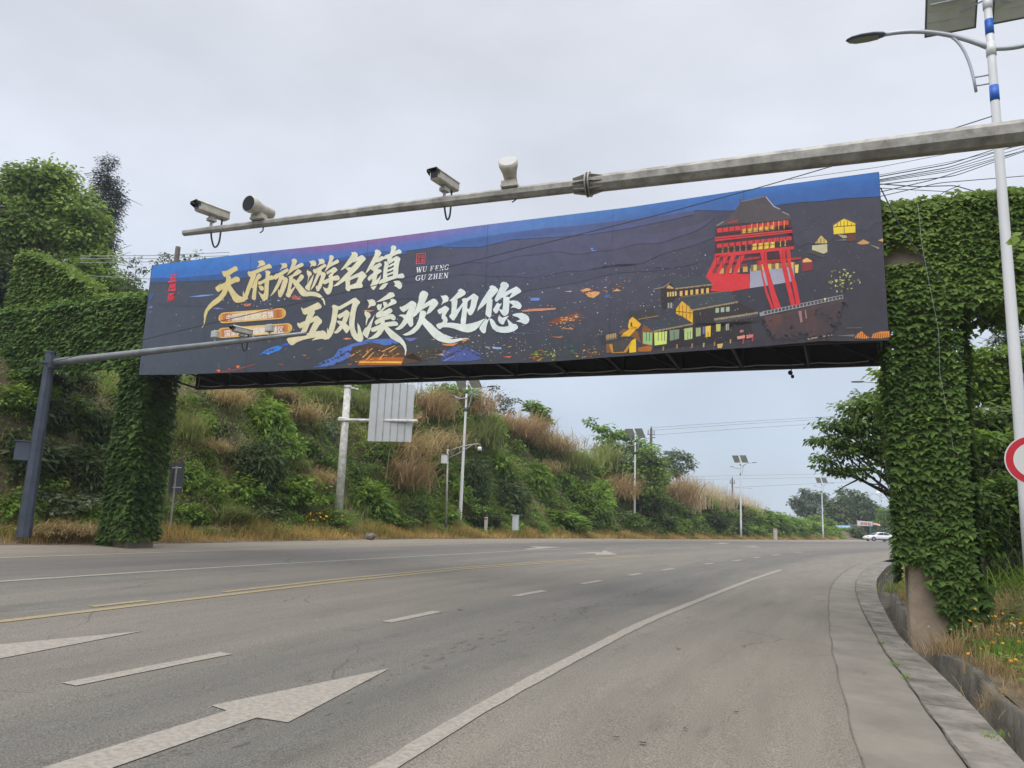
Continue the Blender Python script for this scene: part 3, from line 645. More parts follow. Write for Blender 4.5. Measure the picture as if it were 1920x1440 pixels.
def in_ridge(P, gx=.03):
    u = (P-PR)@BT; z = P[:, 2]; top = np.interp(u, [ru[0]-.2, ru[0], ru[1], ru[2], ru[3]+.1, ru[4]+.35], [rp[4][2], rp[0][2], rp[1][2], rp[2][2], rp[3][2], rp[4][2]])
    return z < top+gx
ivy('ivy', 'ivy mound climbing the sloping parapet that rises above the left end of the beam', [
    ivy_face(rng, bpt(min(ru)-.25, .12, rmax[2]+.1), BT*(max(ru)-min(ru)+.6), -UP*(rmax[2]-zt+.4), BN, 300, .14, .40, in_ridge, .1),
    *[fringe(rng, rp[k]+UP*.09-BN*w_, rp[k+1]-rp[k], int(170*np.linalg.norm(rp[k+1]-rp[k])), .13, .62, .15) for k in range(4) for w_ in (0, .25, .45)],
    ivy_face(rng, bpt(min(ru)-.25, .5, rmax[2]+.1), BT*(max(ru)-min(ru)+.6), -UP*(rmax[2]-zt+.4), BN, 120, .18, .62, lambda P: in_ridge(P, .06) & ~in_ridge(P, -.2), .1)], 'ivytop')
# ------------------------------------------------------------------ the billboard
OFF = .5                                   # its front stands this far before the pillars
bb = thing('billboard', 'long billboard across the road, night view of an old town, gold brush lettering', 'billboard', tuple(onplane(960, 640, OFF)*np.array([1, 1, 0])+np.array([0, 0, 5.0])))
TOPX = [285, 458, 633, 905, 1180, 1400, 1648]; TOPY = [497, 476, 457.5, 422, 388.5, 355.5, 322]
BOTX = [260, 330, 410, 500, 575, 650, 725, 860, 1020, 1100, 1180, 1290, 1400, 1470, 1540, 1600, 1667]
BOTY = [703, 702.5, 699.5, 697, 693.5, 690, 687, 683.5, 679, 673, 667, 659, 652, 645.5, 639.5, 639.5, 638]
def topy(x): return np.interp(x, TOPX, TOPY)
def boty(x): return np.interp(x, BOTX, BOTY)
KP = 1.22                                  # ink strength: printed reflectance per unit of the colour seen
def ink(c, k=1.0): return tuple(min(.85, v*KP*k) for v in lin(c))
def ip(stops, x):
    xs = [q[0] for q in stops]; return tuple(np.interp(x, xs, [q[1][i] for q in stops]) for i in range(3))
def base_raw(p):
    px, py = w2px(p); return base_col(px, py, True)
def base_col(px, py, raw=False):
    v = (py-topy(px))/(boty(px)-topy(px))
    a = ip([(260, (64, 70, 84)), (500, (62, 66, 80)), (800, (72, 73, 90)), (1000, (80, 82, 112)), (1150, (78, 77, 102)), (1400, (60, 60, 78)), (1660, (60, 59, 72))], px)
    b = ip([(260, (70, 77, 88)), (500, (60, 65, 74)), (800, (58, 63, 68)), (1150, (58, 59, 66)), (1400, (50, 48, 56)), (1660, (56, 53, 60))], px)
    c = tuple(a[i]*(1-v)+b[i]*v for i in range(3)); return c if raw else ink(c)
def w2px(p): return proj(np.array(p))
NX, NY = 90, 14
rows = []; cols = []
for i in range(NX+1):
    t = i/NX; r_ = []
    for j in range(NY+1):
        v = j/NY; xt, xb = 285+(1648-285)*t, 260+(1667-260)*t
        a, b = np.array([xt, topy(xt)]), np.array([xb, boty(xb)]); q = a*(1-v)+b*v
        r_.append(onplane(q[0], q[1], OFF)); cols.append((*base_col(q[0], q[1]), 1))
    rows.append(r_)
V = np.array(rows); me = grid_mesh('panel', V)
ca = me.color_attributes.new('print', 'FLOAT_COLOR', 'POINT'); ca.data.foreach_set('color', np.array(cols, np.float32).ravel())
def print_mat(name):
    m = bpy.data.materials.new(name); m.use_nodes = True; t = m.node_tree; b = t.nodes['Principled BSDF']
    a = nd(t, 'ShaderNodeAttribute', attribute_name='print'); n = nd(t, 'ShaderNodeTexNoise'); n.inputs['Scale'].default_value = 5; n.inputs['Detail'].default_value = 9; n.inputs['Roughness'].default_value = .7
    tc_ = nd(t, 'ShaderNodeTexCoord'); t.links.new(tc_.outputs['Object'], n.inputs[0])
    r = nd(t, 'ShaderNodeMapRange'); r.inputs['From Min'].default_value = .3; r.inputs['From Max'].default_value = .7; r.inputs['To Min'].default_value = .88; r.inputs['To Max'].default_value = 1.12; t.links.new(n.outputs[0], r.inputs[0])
    v = nd(t, 'ShaderNodeVectorMath', operation='SCALE'); t.links.new(a.outputs['Color'], v.inputs[0]); t.links.new(r.outputs[0], v.inputs['Scale'])
    t.links.new(v.outputs[0], b.inputs['Base Color']); b.inputs['Roughness'].default_value = .5; b.inputs['Specular IOR Level'].default_value = .35
    n2 = nd(t, 'ShaderNodeTexNoise'); n2.inputs['Scale'].default_value = .9; n2.inputs['Detail'].default_value = 4; mp = nd(t, 'ShaderNodeMapping'); mp.inputs['Scale'].default_value = (1, 1, .45); t.links.new(tc_.outputs['Object'], mp.inputs[0]); t.links.new(mp.outputs[0], n2.inputs[0])
    bp = nd(t, 'ShaderNodeBump'); bp.inputs['Strength'].default_value = .6; bp.inputs['Distance'].default_value = .12; t.links.new(n2.outputs[0], bp.inputs['Height']); t.links.new(bp.outputs[0], b.inputs['Normal'])
    return m
M['print'] = print_mat('printed_banner')
panel = link('panel', me, M['print'], bb, True)
# --- the printed picture, one thin sheet of ink shapes lying on the panel
pic = MB(); LV = [0]
def put(mbx, pts, col, lv):
    mbx.poly([onplane(x, y, OFF+.004+.0006*lv) for x, y in pts], 0, col)
def Z(pts, ox, oy, sc): return [(ox+x/sc, oy+y/sc) for x, y in pts]
# sky above the hills
skyl = [(283, 521), (330, 521), (400, 515), (470, 505), (520, 497), (560, 493), (640, 483), (700, 471), (762, 470), (800, 465), (830, 458), (870, 449), (900, 444), (950, 437), (1020, 428), (1100, 421), (1180, 411.6), (1261, 402), (1302, 394), (1370, 395), (1462, 384), (1500, 379), (1540, 377), (1581, 372), (1620, 370), (1651, 368)]
def skyc(p):
    x, y = w2px(p); v = np.clip((y-topy(x))/20, 0, 1)
    a = ip([(280, (50, 116, 190)), (430, (62, 118, 185)), (520, (98, 98, 160)), (600, (140, 88, 138)), (760, (136, 92, 146)), (900, (104, 112, 172)), (1000, (78, 118, 176)), (1200, (58, 108, 172)), (1660, (44, 104, 176))], x)
    b = ip([(280, (48, 106, 180)), (520, (64, 104, 170)), (760, (74, 106, 170)), (1000, (76, 112, 170)), (1200, (60, 94, 150)), (1660, (42, 86, 152))], x)
    return ink(tuple(a[i]*(1-v)+b[i]*v for i in range(3)))
for (x0, y0), (x1, y1) in zip(skyl[:-1], skyl[1:]):
    n = max(1, int((x1-x0)/12))
    for k in range(n):
        xa, xb = x0+(x1-x0)*k/n, x0+(x1-x0)*(k+1)/n; ya, yb = y0+(y1-y0)*k/n, y0+(y1-y0)*(k+1)/n
        xa2 = max(xa, 286.5); xb2 = min(xb, 1647)
        for f0, f1 in ((.015, .35), (.35, .68), (.68, 1)):
            ta, tb = topy(xa2), topy(xb2)
            put(pic, [(xa2+(xa-xa2)*f0, ta+(ya-ta)*f0), (xb2+(xb-xb2)*f0, tb+(yb-tb)*f0), (xb2+(xb-xb2)*f1, tb+(yb-tb)*f1), (xa2+(xa-xa2)*f1, ta+(ya-ta)*f1)], skyc, 0)
def far_c(p):
    x, y = w2px(p); return ink(ip([(280, (52, 84, 136)), (700, (56, 84, 136)), (900, (64, 94, 150)), (1050, (76, 88, 132)), (1250, (76, 78, 112)), (1660, (66, 66, 92))], x))
put(pic, [(283, 521), (330, 521), (400, 515), (470, 505), (520, 497), (560, 493), (640, 483), (700, 471), (762, 470), (762, 476), (700, 479), (640, 490), (560, 503), (520, 510), (470, 520), (400, 526), (330, 528), (282, 530)], far_c, 0)
put(pic, [(800, 465), (830, 458), (870, 449), (900, 444), (950, 437), (1020, 428), (1100, 421), (1180, 411.6), (1261, 402), (1302, 394), (1302, 402), (1261, 411), (1180, 428), (1100, 440), (1000, 447), (960, 449), (930, 456), (900, 463), (860, 464), (820, 462)], far_c, 1)
rp_ = random.Random(4)
# fainter folds of the hills, each a little darker than the one behind
for x0, x1, v0, v1, amp, c, sd0 in ((770, 1340, .20, .17, .02, (76, 76, 104), 1), (640, 1340, .30, .30, .022, (70, 70, 92), 2), (290, 1320, .36, .42, .02, (64, 66, 82), 3), (1460, 1655, .30, .26, .03, (64, 63, 78), 5)):
    n = 40; t_ = []; b_ = []
    for i in range(n+1):
        u = i/n; x = x0+(x1-x0)*u; vv = v0+(v1-v0)*u+amp*(math.sin(u*9+sd0)+.6*math.sin(u*21+2*sd0)+.3*math.sin(u*47+sd0)); h_ = boty(x)-topy(x); tp_ = math.sin(math.pi*min(1, max(0, u)))**.5
        t_.append((x, topy(x)+h_*vv)); b_.append((x, topy(x)+h_*(vv+.085*tp_+.002)))
    for i in range(n):
        put(pic, [t_[i], t_[i+1], b_[i+1], b_[i]], (lambda p, c=c: ink(tuple(.55*c[k]+.45*255*0+.45*base_raw(p)[k] for k in range(3)))), 1)
def speck(x, y, rx, ry, col, lv=2, n=6):
    put(pic, [(x+rx*math.cos(2*math.pi*i/n)*rp_.uniform(.7, 1.2), y+ry*math.sin(2*math.pi*i/n)*rp_.uniform(.7, 1.2)) for i in range(n)], ink(col), lv)
# river, roads and squares by night
B3 = lambda p: Z(p, 250, 430, 4.0)
B4 = lambda p: Z(p, 700, 430, 4.0)
B5 = lambda p: Z(p, 1180, 310, 3.692)
rivc = lambda p: ink((70, 100, 172))
put(pic, B3([(1350, 1035), (1420, 990), (1500, 960), (1540, 900), (1640, 860), (1760, 825), (1920, 820), (2020, 815), (2010, 850), (1900, 870), (1830, 880), (1700, 930), (1600, 970), (1540, 1000), (1480, 1025)]), ink((78, 108, 178)), 1)
put(pic, B3([(945, 940), (1000, 900), (1060, 878), (1130, 868), (1100, 905), (1020, 935)]), ink((52, 120, 205)), 1)
put(pic, B3([(1080, 880), (1140, 855), (1200, 850), (1160, 868)]), ink((45, 95, 180)), 1)
put(pic, B4([(500, 990), (540, 920), (600, 880), (700, 880), (800, 930), (830, 970), (700, 992)]), ink((70, 82, 140)), 1)
put(pic, B4([(230, 815), (330, 815), (300, 835), (270, 840)]), ink((105, 105, 165)), 1)
put(pic, B3([(1640, 880), (1800, 850), (1980, 890), (2100, 930), (2180, 990), (2000, 1015), (1690, 1020), (1620, 980)]), ink((82, 62, 48)), 2)
put(pic, B4([(230, 960), (400, 880), (520, 900), (480, 960), (350, 990)]), ink((66, 62, 52)), 2)
put(pic, B3([(1690, 985), (1800, 960), (2030, 960), (2010, 1016), (1685, 1018)]), ink((165, 88, 32)), 3)
put(pic, B3([(1690, 1000), (1700, 990), (2020, 990), (2010, 1004)]), ink((236, 178, 70)), 4)
for a, b in (((1715, 960), (1790, 890)), ((1745, 975), (1800, 920)), ((1840, 975), (1880, 930)), ((1625, 950), (1700, 908)), ((1860, 915), (1960, 870)), ((1915, 920), (1975, 880))):
    put(pic, B3([a, (a[0]+8, a[1]+3), (b[0]+5, b[1]+3), b]), ink((240, 160, 82)), 4)
put(pic, B3([(1740, 920), (1760, 900), (1775, 920)]), ink((228, 130, 48)), 4)
for x0, x1, y0, y1, c in ((590, 915, 1072, 1010, (150, 72, 58)),):
    pts = [(590, 1073), (660, 1068), (740, 1055), (830, 1032), (915, 1008), (913, 1014), (830, 1039), (740, 1062), (660, 1074)]
    put(pic, B3(pts), ink(c), 2)
for x, y, r, c in ((640, 1058, 4.5, (200, 75, 48)), (785, 1030, 4, (215, 95, 55)), (720, 1048, 2.2, (190, 80, 60)), (640, 1060, 2.2, (250, 200, 160)), (787, 1029, 1.6, (250, 190, 120))): speck(*B3([(x, y)])[0], r, r*.6, c, 3)
put(pic, B3([(640, 1000), (643, 1000), (644, 1050), (640, 1050)]), ink((120, 100, 110)), 2)
# glows in the valley to the right of the lettering
for pts, c in (([(1310, 700), (1390, 660), (1500, 632), (1565, 630), (1545, 650), (1440, 690), (1350, 708)], (120, 66, 46)),
               ([(1590, 480), (1660, 465), (1700, 470), (1690, 490), (1650, 515), (1610, 505)], (205, 150, 95)), ([(1110, 608), (1200, 595), (1360, 590), (1370, 600), (1250, 612), (1120, 618)], (190, 130, 100)),
               ([(1550, 462), (1600, 440), (1640, 455), (1580, 468)], (210, 150, 100)), ([(1790, 465), (1830, 445), (1858, 462)], (215, 155, 100)), ([(1400, 745), (1500, 740), (1500, 752)], (180, 120, 80)), ([(1330, 805), (1430, 805), (1400, 815)], (190, 110, 70)),
               ([(1180, 515), (1250, 512), (1245, 535), (1180, 535)], (96, 125, 190)), ([(1735, 495), (1775, 488), (1770, 512), (1735, 515)], (70, 92, 150)), ([(1430, 465), (1490, 462), (1480, 470)], (220, 170, 140)),
               ([(500, 985), (560, 960), (600, 955), (540, 990)], (88, 110, 180)), ([(890, 885), (960, 885), (960, 897), (900, 895)], (135, 170, 220)), ([(835, 880), (880, 882), (850, 888)], (150, 170, 210)), ([(430, 920), (520, 905), (500, 925), (470, 930)], (150, 120, 110)),
               ([(460, 940), (525, 930), (520, 945)], (180, 150, 150)), ([(520, 860), (640, 850), (600, 875), (540, 872)], (205, 130, 70)), ([(640, 835), (720, 815), (690, 840)], (220, 150, 90)),
               ([(970, 955), (1040, 950), (1020, 965)], (200, 95, 70)), 
               
               ([(1630, 140), (1650, 140), (1640, 155), (1680, 160), (1640, 162)], (105, 140, 200)), ([(560, 140), (600, 140)] + [(580, 150)], (90, 90, 120)), ([(830, 770), (1150, 775), (1250, 782), (1100, 784)], (78, 84, 112))):
    put(pic, B4(pts), ink(c), 2)
for pts, c in (([(820, 560), (885, 555), (880, 575), (840, 580)], (172, 92, 76)), ([(1185, 520), (1205, 490), (1240, 515), (1270, 525), (1230, 530)], (168, 88, 78)), ([(410, 508), (510, 492), (600, 488), (605, 492), (500, 506)], (112, 142, 200)), ([(1720, 612), (1740, 605), (1810, 608), (1780, 618)], (190, 125, 85)),
               ([(575, 590), (640, 588), (690, 600), (640, 598)], (120, 118, 170)), ([(1570, 822), (1600, 812), (1640, 820), (1600, 828)], (205, 135, 100)), ([(1260, 940), (1300, 942), (1290, 952)], (180, 110, 80)), ([(1295, 965), (1335, 955), (1310, 975)], (120, 78, 78)), ([(1365, 905), (1430, 880), (1400, 912)], (96, 78, 78)), ([(1080, 1005), (1135, 1010), (1110, 1022)], (130, 72, 66)),
               ([(1600, 1015), (1640, 1005), (1630, 1020)], (150, 92, 84)), ([(105, 585), (145, 575), (140, 590)], (118, 122, 170)), ([(110, 620), (140, 615), (130, 625)], (96, 108, 180)), ([(120, 490), (170, 480), (150, 500), (130, 540), (115, 520)], (62, 82, 132))):
    put(pic, B3(pts), ink(c), 2)
for _ in range(150):
    x = rp_.choice([rp_.uniform(330, 560), rp_.uniform(780, 1180), rp_.uniform(900, 1330), rp_.uniform(700, 1050)]); v = rp_.uniform(.35, .93)
    y = topy(x)+(boty(x)-topy(x))*v; k = rp_.random()
    c = (205, 205, 215) if k < .5 else (225, 170, 110) if k < .75 else (130, 150, 215) if k < .9 else (150, 180, 140)
    q = rp_.uniform(.45, 1.15); speck(x, y, q*1.25, q*.75, c, 3, 5)
for _ in range(60):
    x = rp_.uniform(820, 1060); y = topy(x)+(boty(x)-topy(x))*rp_.uniform(.72, .96); q = rp_.uniform(.5, 1.3); speck(x, y, q, q*.8, rp_.choice([(225, 165, 80), (205, 205, 215), (130, 140, 210), (120, 170, 120)]), 3, 5)
def cluster(n, cx, cy, sx, sy, cols_, q0=.5, q1=1.6, ar=.45, lv=3, tilt=-.12):
    for _ in range(n):
        dx = rp_.gauss(0, sx); x, y = cx+dx, cy+rp_.gauss(0, sy)+dx*tilt
        if topy(x)+6 < y < boty(x)-2: q = rp_.uniform(q0, q1); speck(x, y, q*1.5, q*ar, rp_.choice(cols_), lv+rp_.choice((0, 1, 2)), 6)
OR = [(225, 130, 66), (240, 170, 96), (190, 88, 48), (250, 205, 140), (150, 72, 46)]
cluster(75, 1066, 600, 14, 3.6, OR, .6, 2.0, .35); cluster(26, 1072, 596, 9, 2, [(250, 190, 120), (255, 220, 170)], .5, 1.2, .35); cluster(22, 1062, 614, 10, 3, OR, .5, 1.5, .3)
cluster(26, 1110, 548, 12, 5, OR+[(250, 220, 180)], .6, 1.8, .4); cluster(22, 1010, 582, 22, 3, OR, .5, 1.6, .3); cluster(20, 1160, 535, 14, 6, OR, .5, 1.4, .4)
cluster(40, 1020, 662, 20, 6, [(78, 92, 44), (110, 126, 52), (66, 84, 50), (150, 150, 60), (120, 84, 40)], .7, 2.4, .6, 2); cluster(16, 1006, 672, 10, 2.4, [(170, 92, 36), (130, 72, 34), (205, 130, 60)], .8, 2.4, .5, 2); cluster(12, 1037, 664, 2.6, 4, [(150, 160, 66), (190, 190, 90)], .5, 1.3, .7)
cluster(22, 1074, 656, 3, 7, [(60, 120, 80), (84, 150, 104), (48, 92, 64)], .5, 1.5, .7); cluster(40, 1104, 661, 12, 6, [(150, 100, 50), (205, 150, 60), (110, 72, 40), (230, 180, 80)], .5, 1.8, .6, 2)
cluster(40, 845, 640, 24, 4, OR+[(240, 200, 150)], .5, 1.7, .4); cluster(26, 820, 664, 14, 5, [(180, 160, 160), (200, 180, 170), (120, 140, 210)], .5, 1.6, .35); cluster(30, 700, 660, 34, 6, [(96, 72, 44), (120, 90, 56), (80, 66, 52), (190, 120, 60)], .8, 2.6, .5, 2)
cluster(34, 930, 655, 30, 7, [(205, 200, 200), (150, 165, 215), (225, 180, 120), (120, 150, 110)], .4, 1.2, .6); cluster(30, 470, 568, 40, 5, [(205, 205, 215), (130, 140, 210), (140, 180, 150)], .4, 1.0, .7); cluster(16, 462, 571, 6, 2, [(200, 110, 90), (225, 150, 120), (170, 80, 72)], .6, 1.5, .4)
cluster(22, 552, 557, 7, 2.4, [(190, 100, 90), (220, 130, 110)], .5, 1.4, .5, 3, .2)
DT = [(56, 60, 62), (62, 66, 64), (50, 54, 58), (72, 72, 66)]
for (xa, ya, xb, yb, n) in ((588, 687, 640, 668, 26), (640, 666, 700, 640, 26), (612, 688, 690, 662, 30), (655, 662, 720, 655, 24), (826, 676, 872, 652, 30), (872, 652, 905, 672, 22), (488, 664, 532, 648, 14)):
    for _ in range(n): u = rp_.random(); cluster(1, xa+(xb-xa)*u, ya+(yb-ya)*u, 1.2, 1.2, DT, .8, 2.2, .7, 3)
cluster(40, 712, 672, 22, 3, [(200, 110, 40), (225, 140, 60), (170, 88, 34), (240, 180, 90)], .6, 2.0, .35, 4); cluster(24, 735, 688, 12, 1.5, [(190, 100, 50), (150, 82, 46)], .6, 2.4, .4, 3); cluster(30, 690, 655, 26, 4, DT, .8, 2.4, .6, 4)
# the stilted red hall and the houses around it
RED = (196, 48, 54); RED2 = (165, 40, 44); YEL = (222, 178, 70); DK = (62, 58, 62); TILE = (62, 68, 76)
def b5(pts, c, lv): put(pic, B5(pts), ink(c), lv)
b5([(690, 380), (1110, 335), (1130, 470), (1145, 585), (590, 640), (600, 430)], (50, 44, 48), 1)
b5([(765, 225), (775, 250), (935, 215), (945, 200), (960, 240), (1000, 285), (1045, 305), (1110, 340), (1120, 372), (880, 395), (700, 405), (590, 425), (650, 390), (690, 360), (740, 300), (765, 260)], (74, 68, 72), 2)
b5([(775, 248), (935, 214), (937, 219), (777, 254)], (125, 112, 112), 3); b5([(945, 210), (1000, 278), (1045, 302), (1043, 308), (996, 286), (942, 220)], (150, 140, 145), 3)
b5([(600, 416), (650, 386), (655, 392), (606, 422)], (130, 120, 122), 3); b5([(680, 395), (750, 376), (755, 385), (690, 402)], RED2, 3); b5([(1060, 318), (1108, 340), (1106, 346), (1058, 326)], (140, 130, 132), 3)
def blocks(x0, x1, yt0, yt1, h, n, c, lv, gap=.14):
    for i in range(n):
        a, b = (i+gap/2)/n, (i+1-gap/2)/n; f = lambda t: yt0+(yt1-yt0)*t
        b5([(x0+(x1-x0)*a, f(a)), (x0+(x1-x0)*b, f(b)), (x0+(x1-x0)*b, f(b)+h), (x0+(x1-x0)*a, f(a)+h)], c, lv)
blocks(605, 1105, 437, 380, 30, 12, RED, 3); b5([(770, 440), (1010, 408), (1010, 445), (772, 475)], (120, 96, 50), 2)
blocks(775, 1005, 442, 412, 30, 6, YEL, 3, .45); blocks(830, 1090, 405, 378, 62, 7, YEL, 4, .9)
b5([(592, 497), (1125, 445), (1130, 466), (592, 526)], RED, 4); b5([(592, 508), (1128, 455), (1128, 459), (592, 513)], (110, 32, 38), 5)
blocks(603, 1125, 545, 490, 26, 12, RED, 3); blocks(845, 1010, 545, 528, 42, 4, YEL, 3, .2); blocks(625, 830, 568, 548, 40, 5, (150, 120, 70), 3, .75); blocks(1030, 1095, 520, 512, 45, 2, (190, 165, 80), 3, .8)
b5([(590, 612), (1140, 560), (1140, 580), (590, 640)], RED, 4)
# red stilts
b5([(525, 770), (570, 740), (640, 750), (830, 752), (835, 850), (700, 875), (560, 870), (575, 820)], RED, 2)
for x0, x1, x2, x3 in ((600, 640, 572, 530), (655, 690, 625, 590), (705, 740, 690, 655), (765, 800, 745, 705)):
    b5([(x0, 625), (x1, 622), (x2, 745), (x2-10, 760), (x3, 770)], RED, 4)
b5([(600, 665), (905, 630), (905, 645), (590, 690)], RED2, 3); b5([(600, 700), (820, 680), (810, 700), (640, 750), (575, 745)], (120, 60, 50), 2); blocks(610, 830, 715, 700, 36, 4, (190, 150, 80), 3, .4)
b5([(850, 620), (1100, 600), (1100, 640), (850, 655)], (60, 40, 44), 2)
b5([(835, 715), (1140, 690), (1145, 800), (1040, 820), (835, 850)], (148, 148, 164), 2); b5([(840, 690), (1150, 670), (1150, 700), (840, 735)], (120, 100, 66), 3); blocks(845, 1150, 690, 668, 42, 6, (200, 170, 96), 4, .55)
b5([(880, 660), (1190, 635), (1190, 650), (890, 690)], RED2, 4)
b5([(905, 598), (950, 590), (955, 680), (985, 790), (1015, 890), (1050, 985), (1005, 992), (970, 870), (945, 760), (920, 680)], RED, 5)
b5([(1035, 585), (1078, 580), (1085, 690), (1115, 820), (1150, 965), (1120, 972), (1085, 830), (1055, 700)], RED, 5)
b5([(1085, 580), (1112, 578), (1122, 700), (1160, 830), (1185, 962), (1155, 966), (1132, 840), (1100, 700)], RED, 5)
b5([(900, 660), (912, 665), (925, 760), (955, 870), (1000, 990), (985, 998), (945, 890), (915, 760)], RED, 5)
b5([(1145, 690), (1172, 685), (1168, 745), (1148, 745)], (225, 185, 90), 4); b5([(1190, 655), (1225, 638), (1270, 660), (1268, 725), (1200, 735)], (120, 45, 48), 2); b5([(1200, 655), (1228, 640), (1262, 658), (1262, 668), (1202, 672)], (210, 165, 90), 3)
b5([(1195, 640), (1230, 618), (1290, 650), (1280, 655), (1232, 632), (1200, 652)], DK, 4)
# house with bright gable, upper right, and its neighbours
b5([(1400, 408), (1485, 360), (1590, 395), (1575, 405), (1486, 368), (1410, 418)], (80, 72, 72), 3)
b5([(1412, 415), (1485, 370), (1565, 402), (1565, 465), (1415, 477)], (226, 188, 48), 2)
for x in (1440, 1462, 1486, 1510, 1538): b5([(x-2, 385 if 1450 < x < 1530 else 400), (x+2, 385 if 1450 < x < 1530 else 400), (x+2, 424), (x-2, 424)], (96, 70, 30), 3)
b5([(1415, 424), (1565, 412), (1565, 417), (1415, 429)], (96, 70, 30), 3); b5([(1485, 420), (1489, 420), (1490, 471), (1486, 471)], (96, 70, 30), 3)
b5([(1505, 475), (1570, 470), (1568, 520), (1510, 530)], (92, 52, 46), 2); b5([(1440, 478), (1500, 485), (1510, 500), (1480, 505)], (170, 150, 110), 2)
b5([(1265, 555), (1370, 545), (1370, 600), (1345, 612), (1265, 585)], (182, 176, 142), 2); b5([(1280, 540), (1325, 482), (1370, 525), (1368, 540)], (188, 160, 96), 2)
b5([(1270, 545), (1325, 474), (1332, 474), (1400, 530), (1392, 534), (1328, 484), (1278, 546)], (66, 58, 58), 3); b5([(1220, 600), (1265, 590), (1370, 628), (1340, 640)], (70, 64, 64), 2)
for x in (1300, 1325, 1348): b5([(x-2, 505), (x+2, 505), (x+2, 542), (x-2, 542)], (96, 76, 50), 3)
b5([(1575, 540), (1620, 512), (1665, 535), (1650, 545), (1600, 548)], (190, 140, 82), 2); b5([(1720, 520), (1755, 505), (1758, 530)], (190, 150, 90), 2); b5([(1660, 545), (1730, 570), (1725, 580)], (150, 140, 125), 2); b5([(1430, 520), (1500, 510), (1500, 520)], (120, 115, 110), 2)
for _ in range(60):
    x, y = rp_.gauss(1480, 55), rp_.gauss(795, 42)
    if 1385 < x < 1600: speck(*B5([(x, y)])[0], rp_.uniform(1, 3.4), rp_.uniform(.8, 2.8), rp_.choice([(165, 168, 90), (140, 145, 84), (188, 186, 120), (110, 112, 70)]), 2, 6)
b5([(1490, 790), (1520, 760), (1510, 850), (1480, 880)], (48, 44, 48), 3)
for _ in range(70): x, y = rp_.uniform(1150, 1740), rp_.uniform(300, 720); speck(*B5([(x, y)])[0], rp_.uniform(.4, 1.5), .4, (128, 122, 126), 1, 5)
for _ in range(90): x, y = rp_.uniform(0, 560), rp_.uniform(600, 780); speck(*B5([(x, y)])[0], rp_.uniform(.4, 1.3), .4, rp_.choice([(170, 165, 170), (200, 160, 110), (110, 120, 170)]), 1, 5)
b5([(60, 708), (310, 700), (300, 714), (200, 716)], (88, 92, 140), 1)
# lower houses, their tiled roofs and lit windows
b5([(215, 850), (275, 800), (575, 825), (560, 880), (330, 910), (260, 990), (225, 990)], (46, 42, 44), 2)
b5([(270, 792), (520, 762), (578, 822), (318, 852)], TILE, 3); b5([(318, 850), (578, 820), (580, 826), (320, 857)], (150, 128, 90), 4); b5([(165, 855), (235, 838), (280, 805), (280, 815), (240, 848), (175, 860)], (120, 110, 100), 3)
b5([(255, 850), (270, 826), (310, 850), (300, 855)], (190, 150, 86), 3)
blocks(258, 330, 878, 872, 32, 4, (205, 175, 110), 3, .4); blocks(340, 560, 872, 848, 34, 6, (210, 165, 90), 3, .5); blocks(262, 300, 952, 950, 38, 2, (150, 150, 140), 3, .4)
b5([(430, 1000), (750, 945), (900, 1020), (900, 1080), (700, 1120), (440, 1100)], (48, 42, 46), 2)
b5([(355, 912), (690, 868), (750, 942), (430, 1002)], TILE, 3); b5([(430, 998), (752, 940), (755, 948), (432, 1008)], (140, 122, 92), 4); b5([(355, 908), (690, 866), (690, 872), (356, 915)], (120, 98, 70), 4)
b5([(322, 1025), (325, 990), (365, 938), (440, 1002), (440, 1092), (380, 1060)], (212, 160, 44), 3)
for x in (345, 370, 395, 420): b5([(x-2, 965), (x+2, 965), (x+2, 1065), (x-2, 1055)], (96, 66, 28), 4)
b5([(325, 1008), (440, 1020), (440, 1025), (325, 1013)], (96, 66, 28), 4)
blocks(590, 700, 990, 978, 32, 3, (150, 168, 140), 3, .35); b5([(585, 1060), (890, 1015), (892, 1025), (590, 1072)], (135, 125, 105), 4); b5([(590, 1070), (890, 1025), (890, 1045), (600, 1095)], (66, 64, 68), 3)
b5([(85, 1092), (360, 1038), (442, 1095), (165, 1148)], TILE, 3); b5([(165, 1145), (442, 1092), (444, 1100), (168, 1154)], (140, 122, 90), 4); b5([(0, 1010), (160, 990), (200, 1040), (60, 1065), (0, 1045)], (56, 58, 62), 3); b5([(60, 1062), (200, 1038), (202, 1046), (62, 1070)], (130, 105, 66), 4)
b5([(85, 1150), (98, 1098), (165, 1148), (160, 1250), (90, 1240)], (130, 76, 42), 2); b5([(165, 1150), (440, 1098), (600, 1090), (840, 1080), (860, 1200), (400, 1250), (170, 1270)], (44, 40, 44), 2)
b5([(95, 1155), (160, 1157), (157, 1245), (95, 1233)], (136, 176, 118), 4); b5([(172, 1158), (262, 1148), (258, 1236), (175, 1247)], (190, 206, 112), 4); b5([(278, 1142), (346, 1134), (344, 1200), (282, 1215)], (112, 132, 106), 4); b5([(380, 1130), (438, 1122), (436, 1200), (382, 1210)], (168, 188, 120), 4); b5([(460, 1125), (495, 1122), (494, 1180), (462, 1186)], (150, 160, 110), 4); b5([(508, 1118), (522, 1116), (522, 1165), (508, 1168)], (104, 104, 170), 4); b5([(527, 1115), (564, 1110), (562, 1185), (528, 1190)], (222, 180, 66), 4)
for x in (118, 140, 200, 225, 244, 310, 405, 422, 545): b5([(x-2, 1150), (x+2, 1150), (x+2, 1215), (x-2, 1215)], (60, 60, 44), 5)
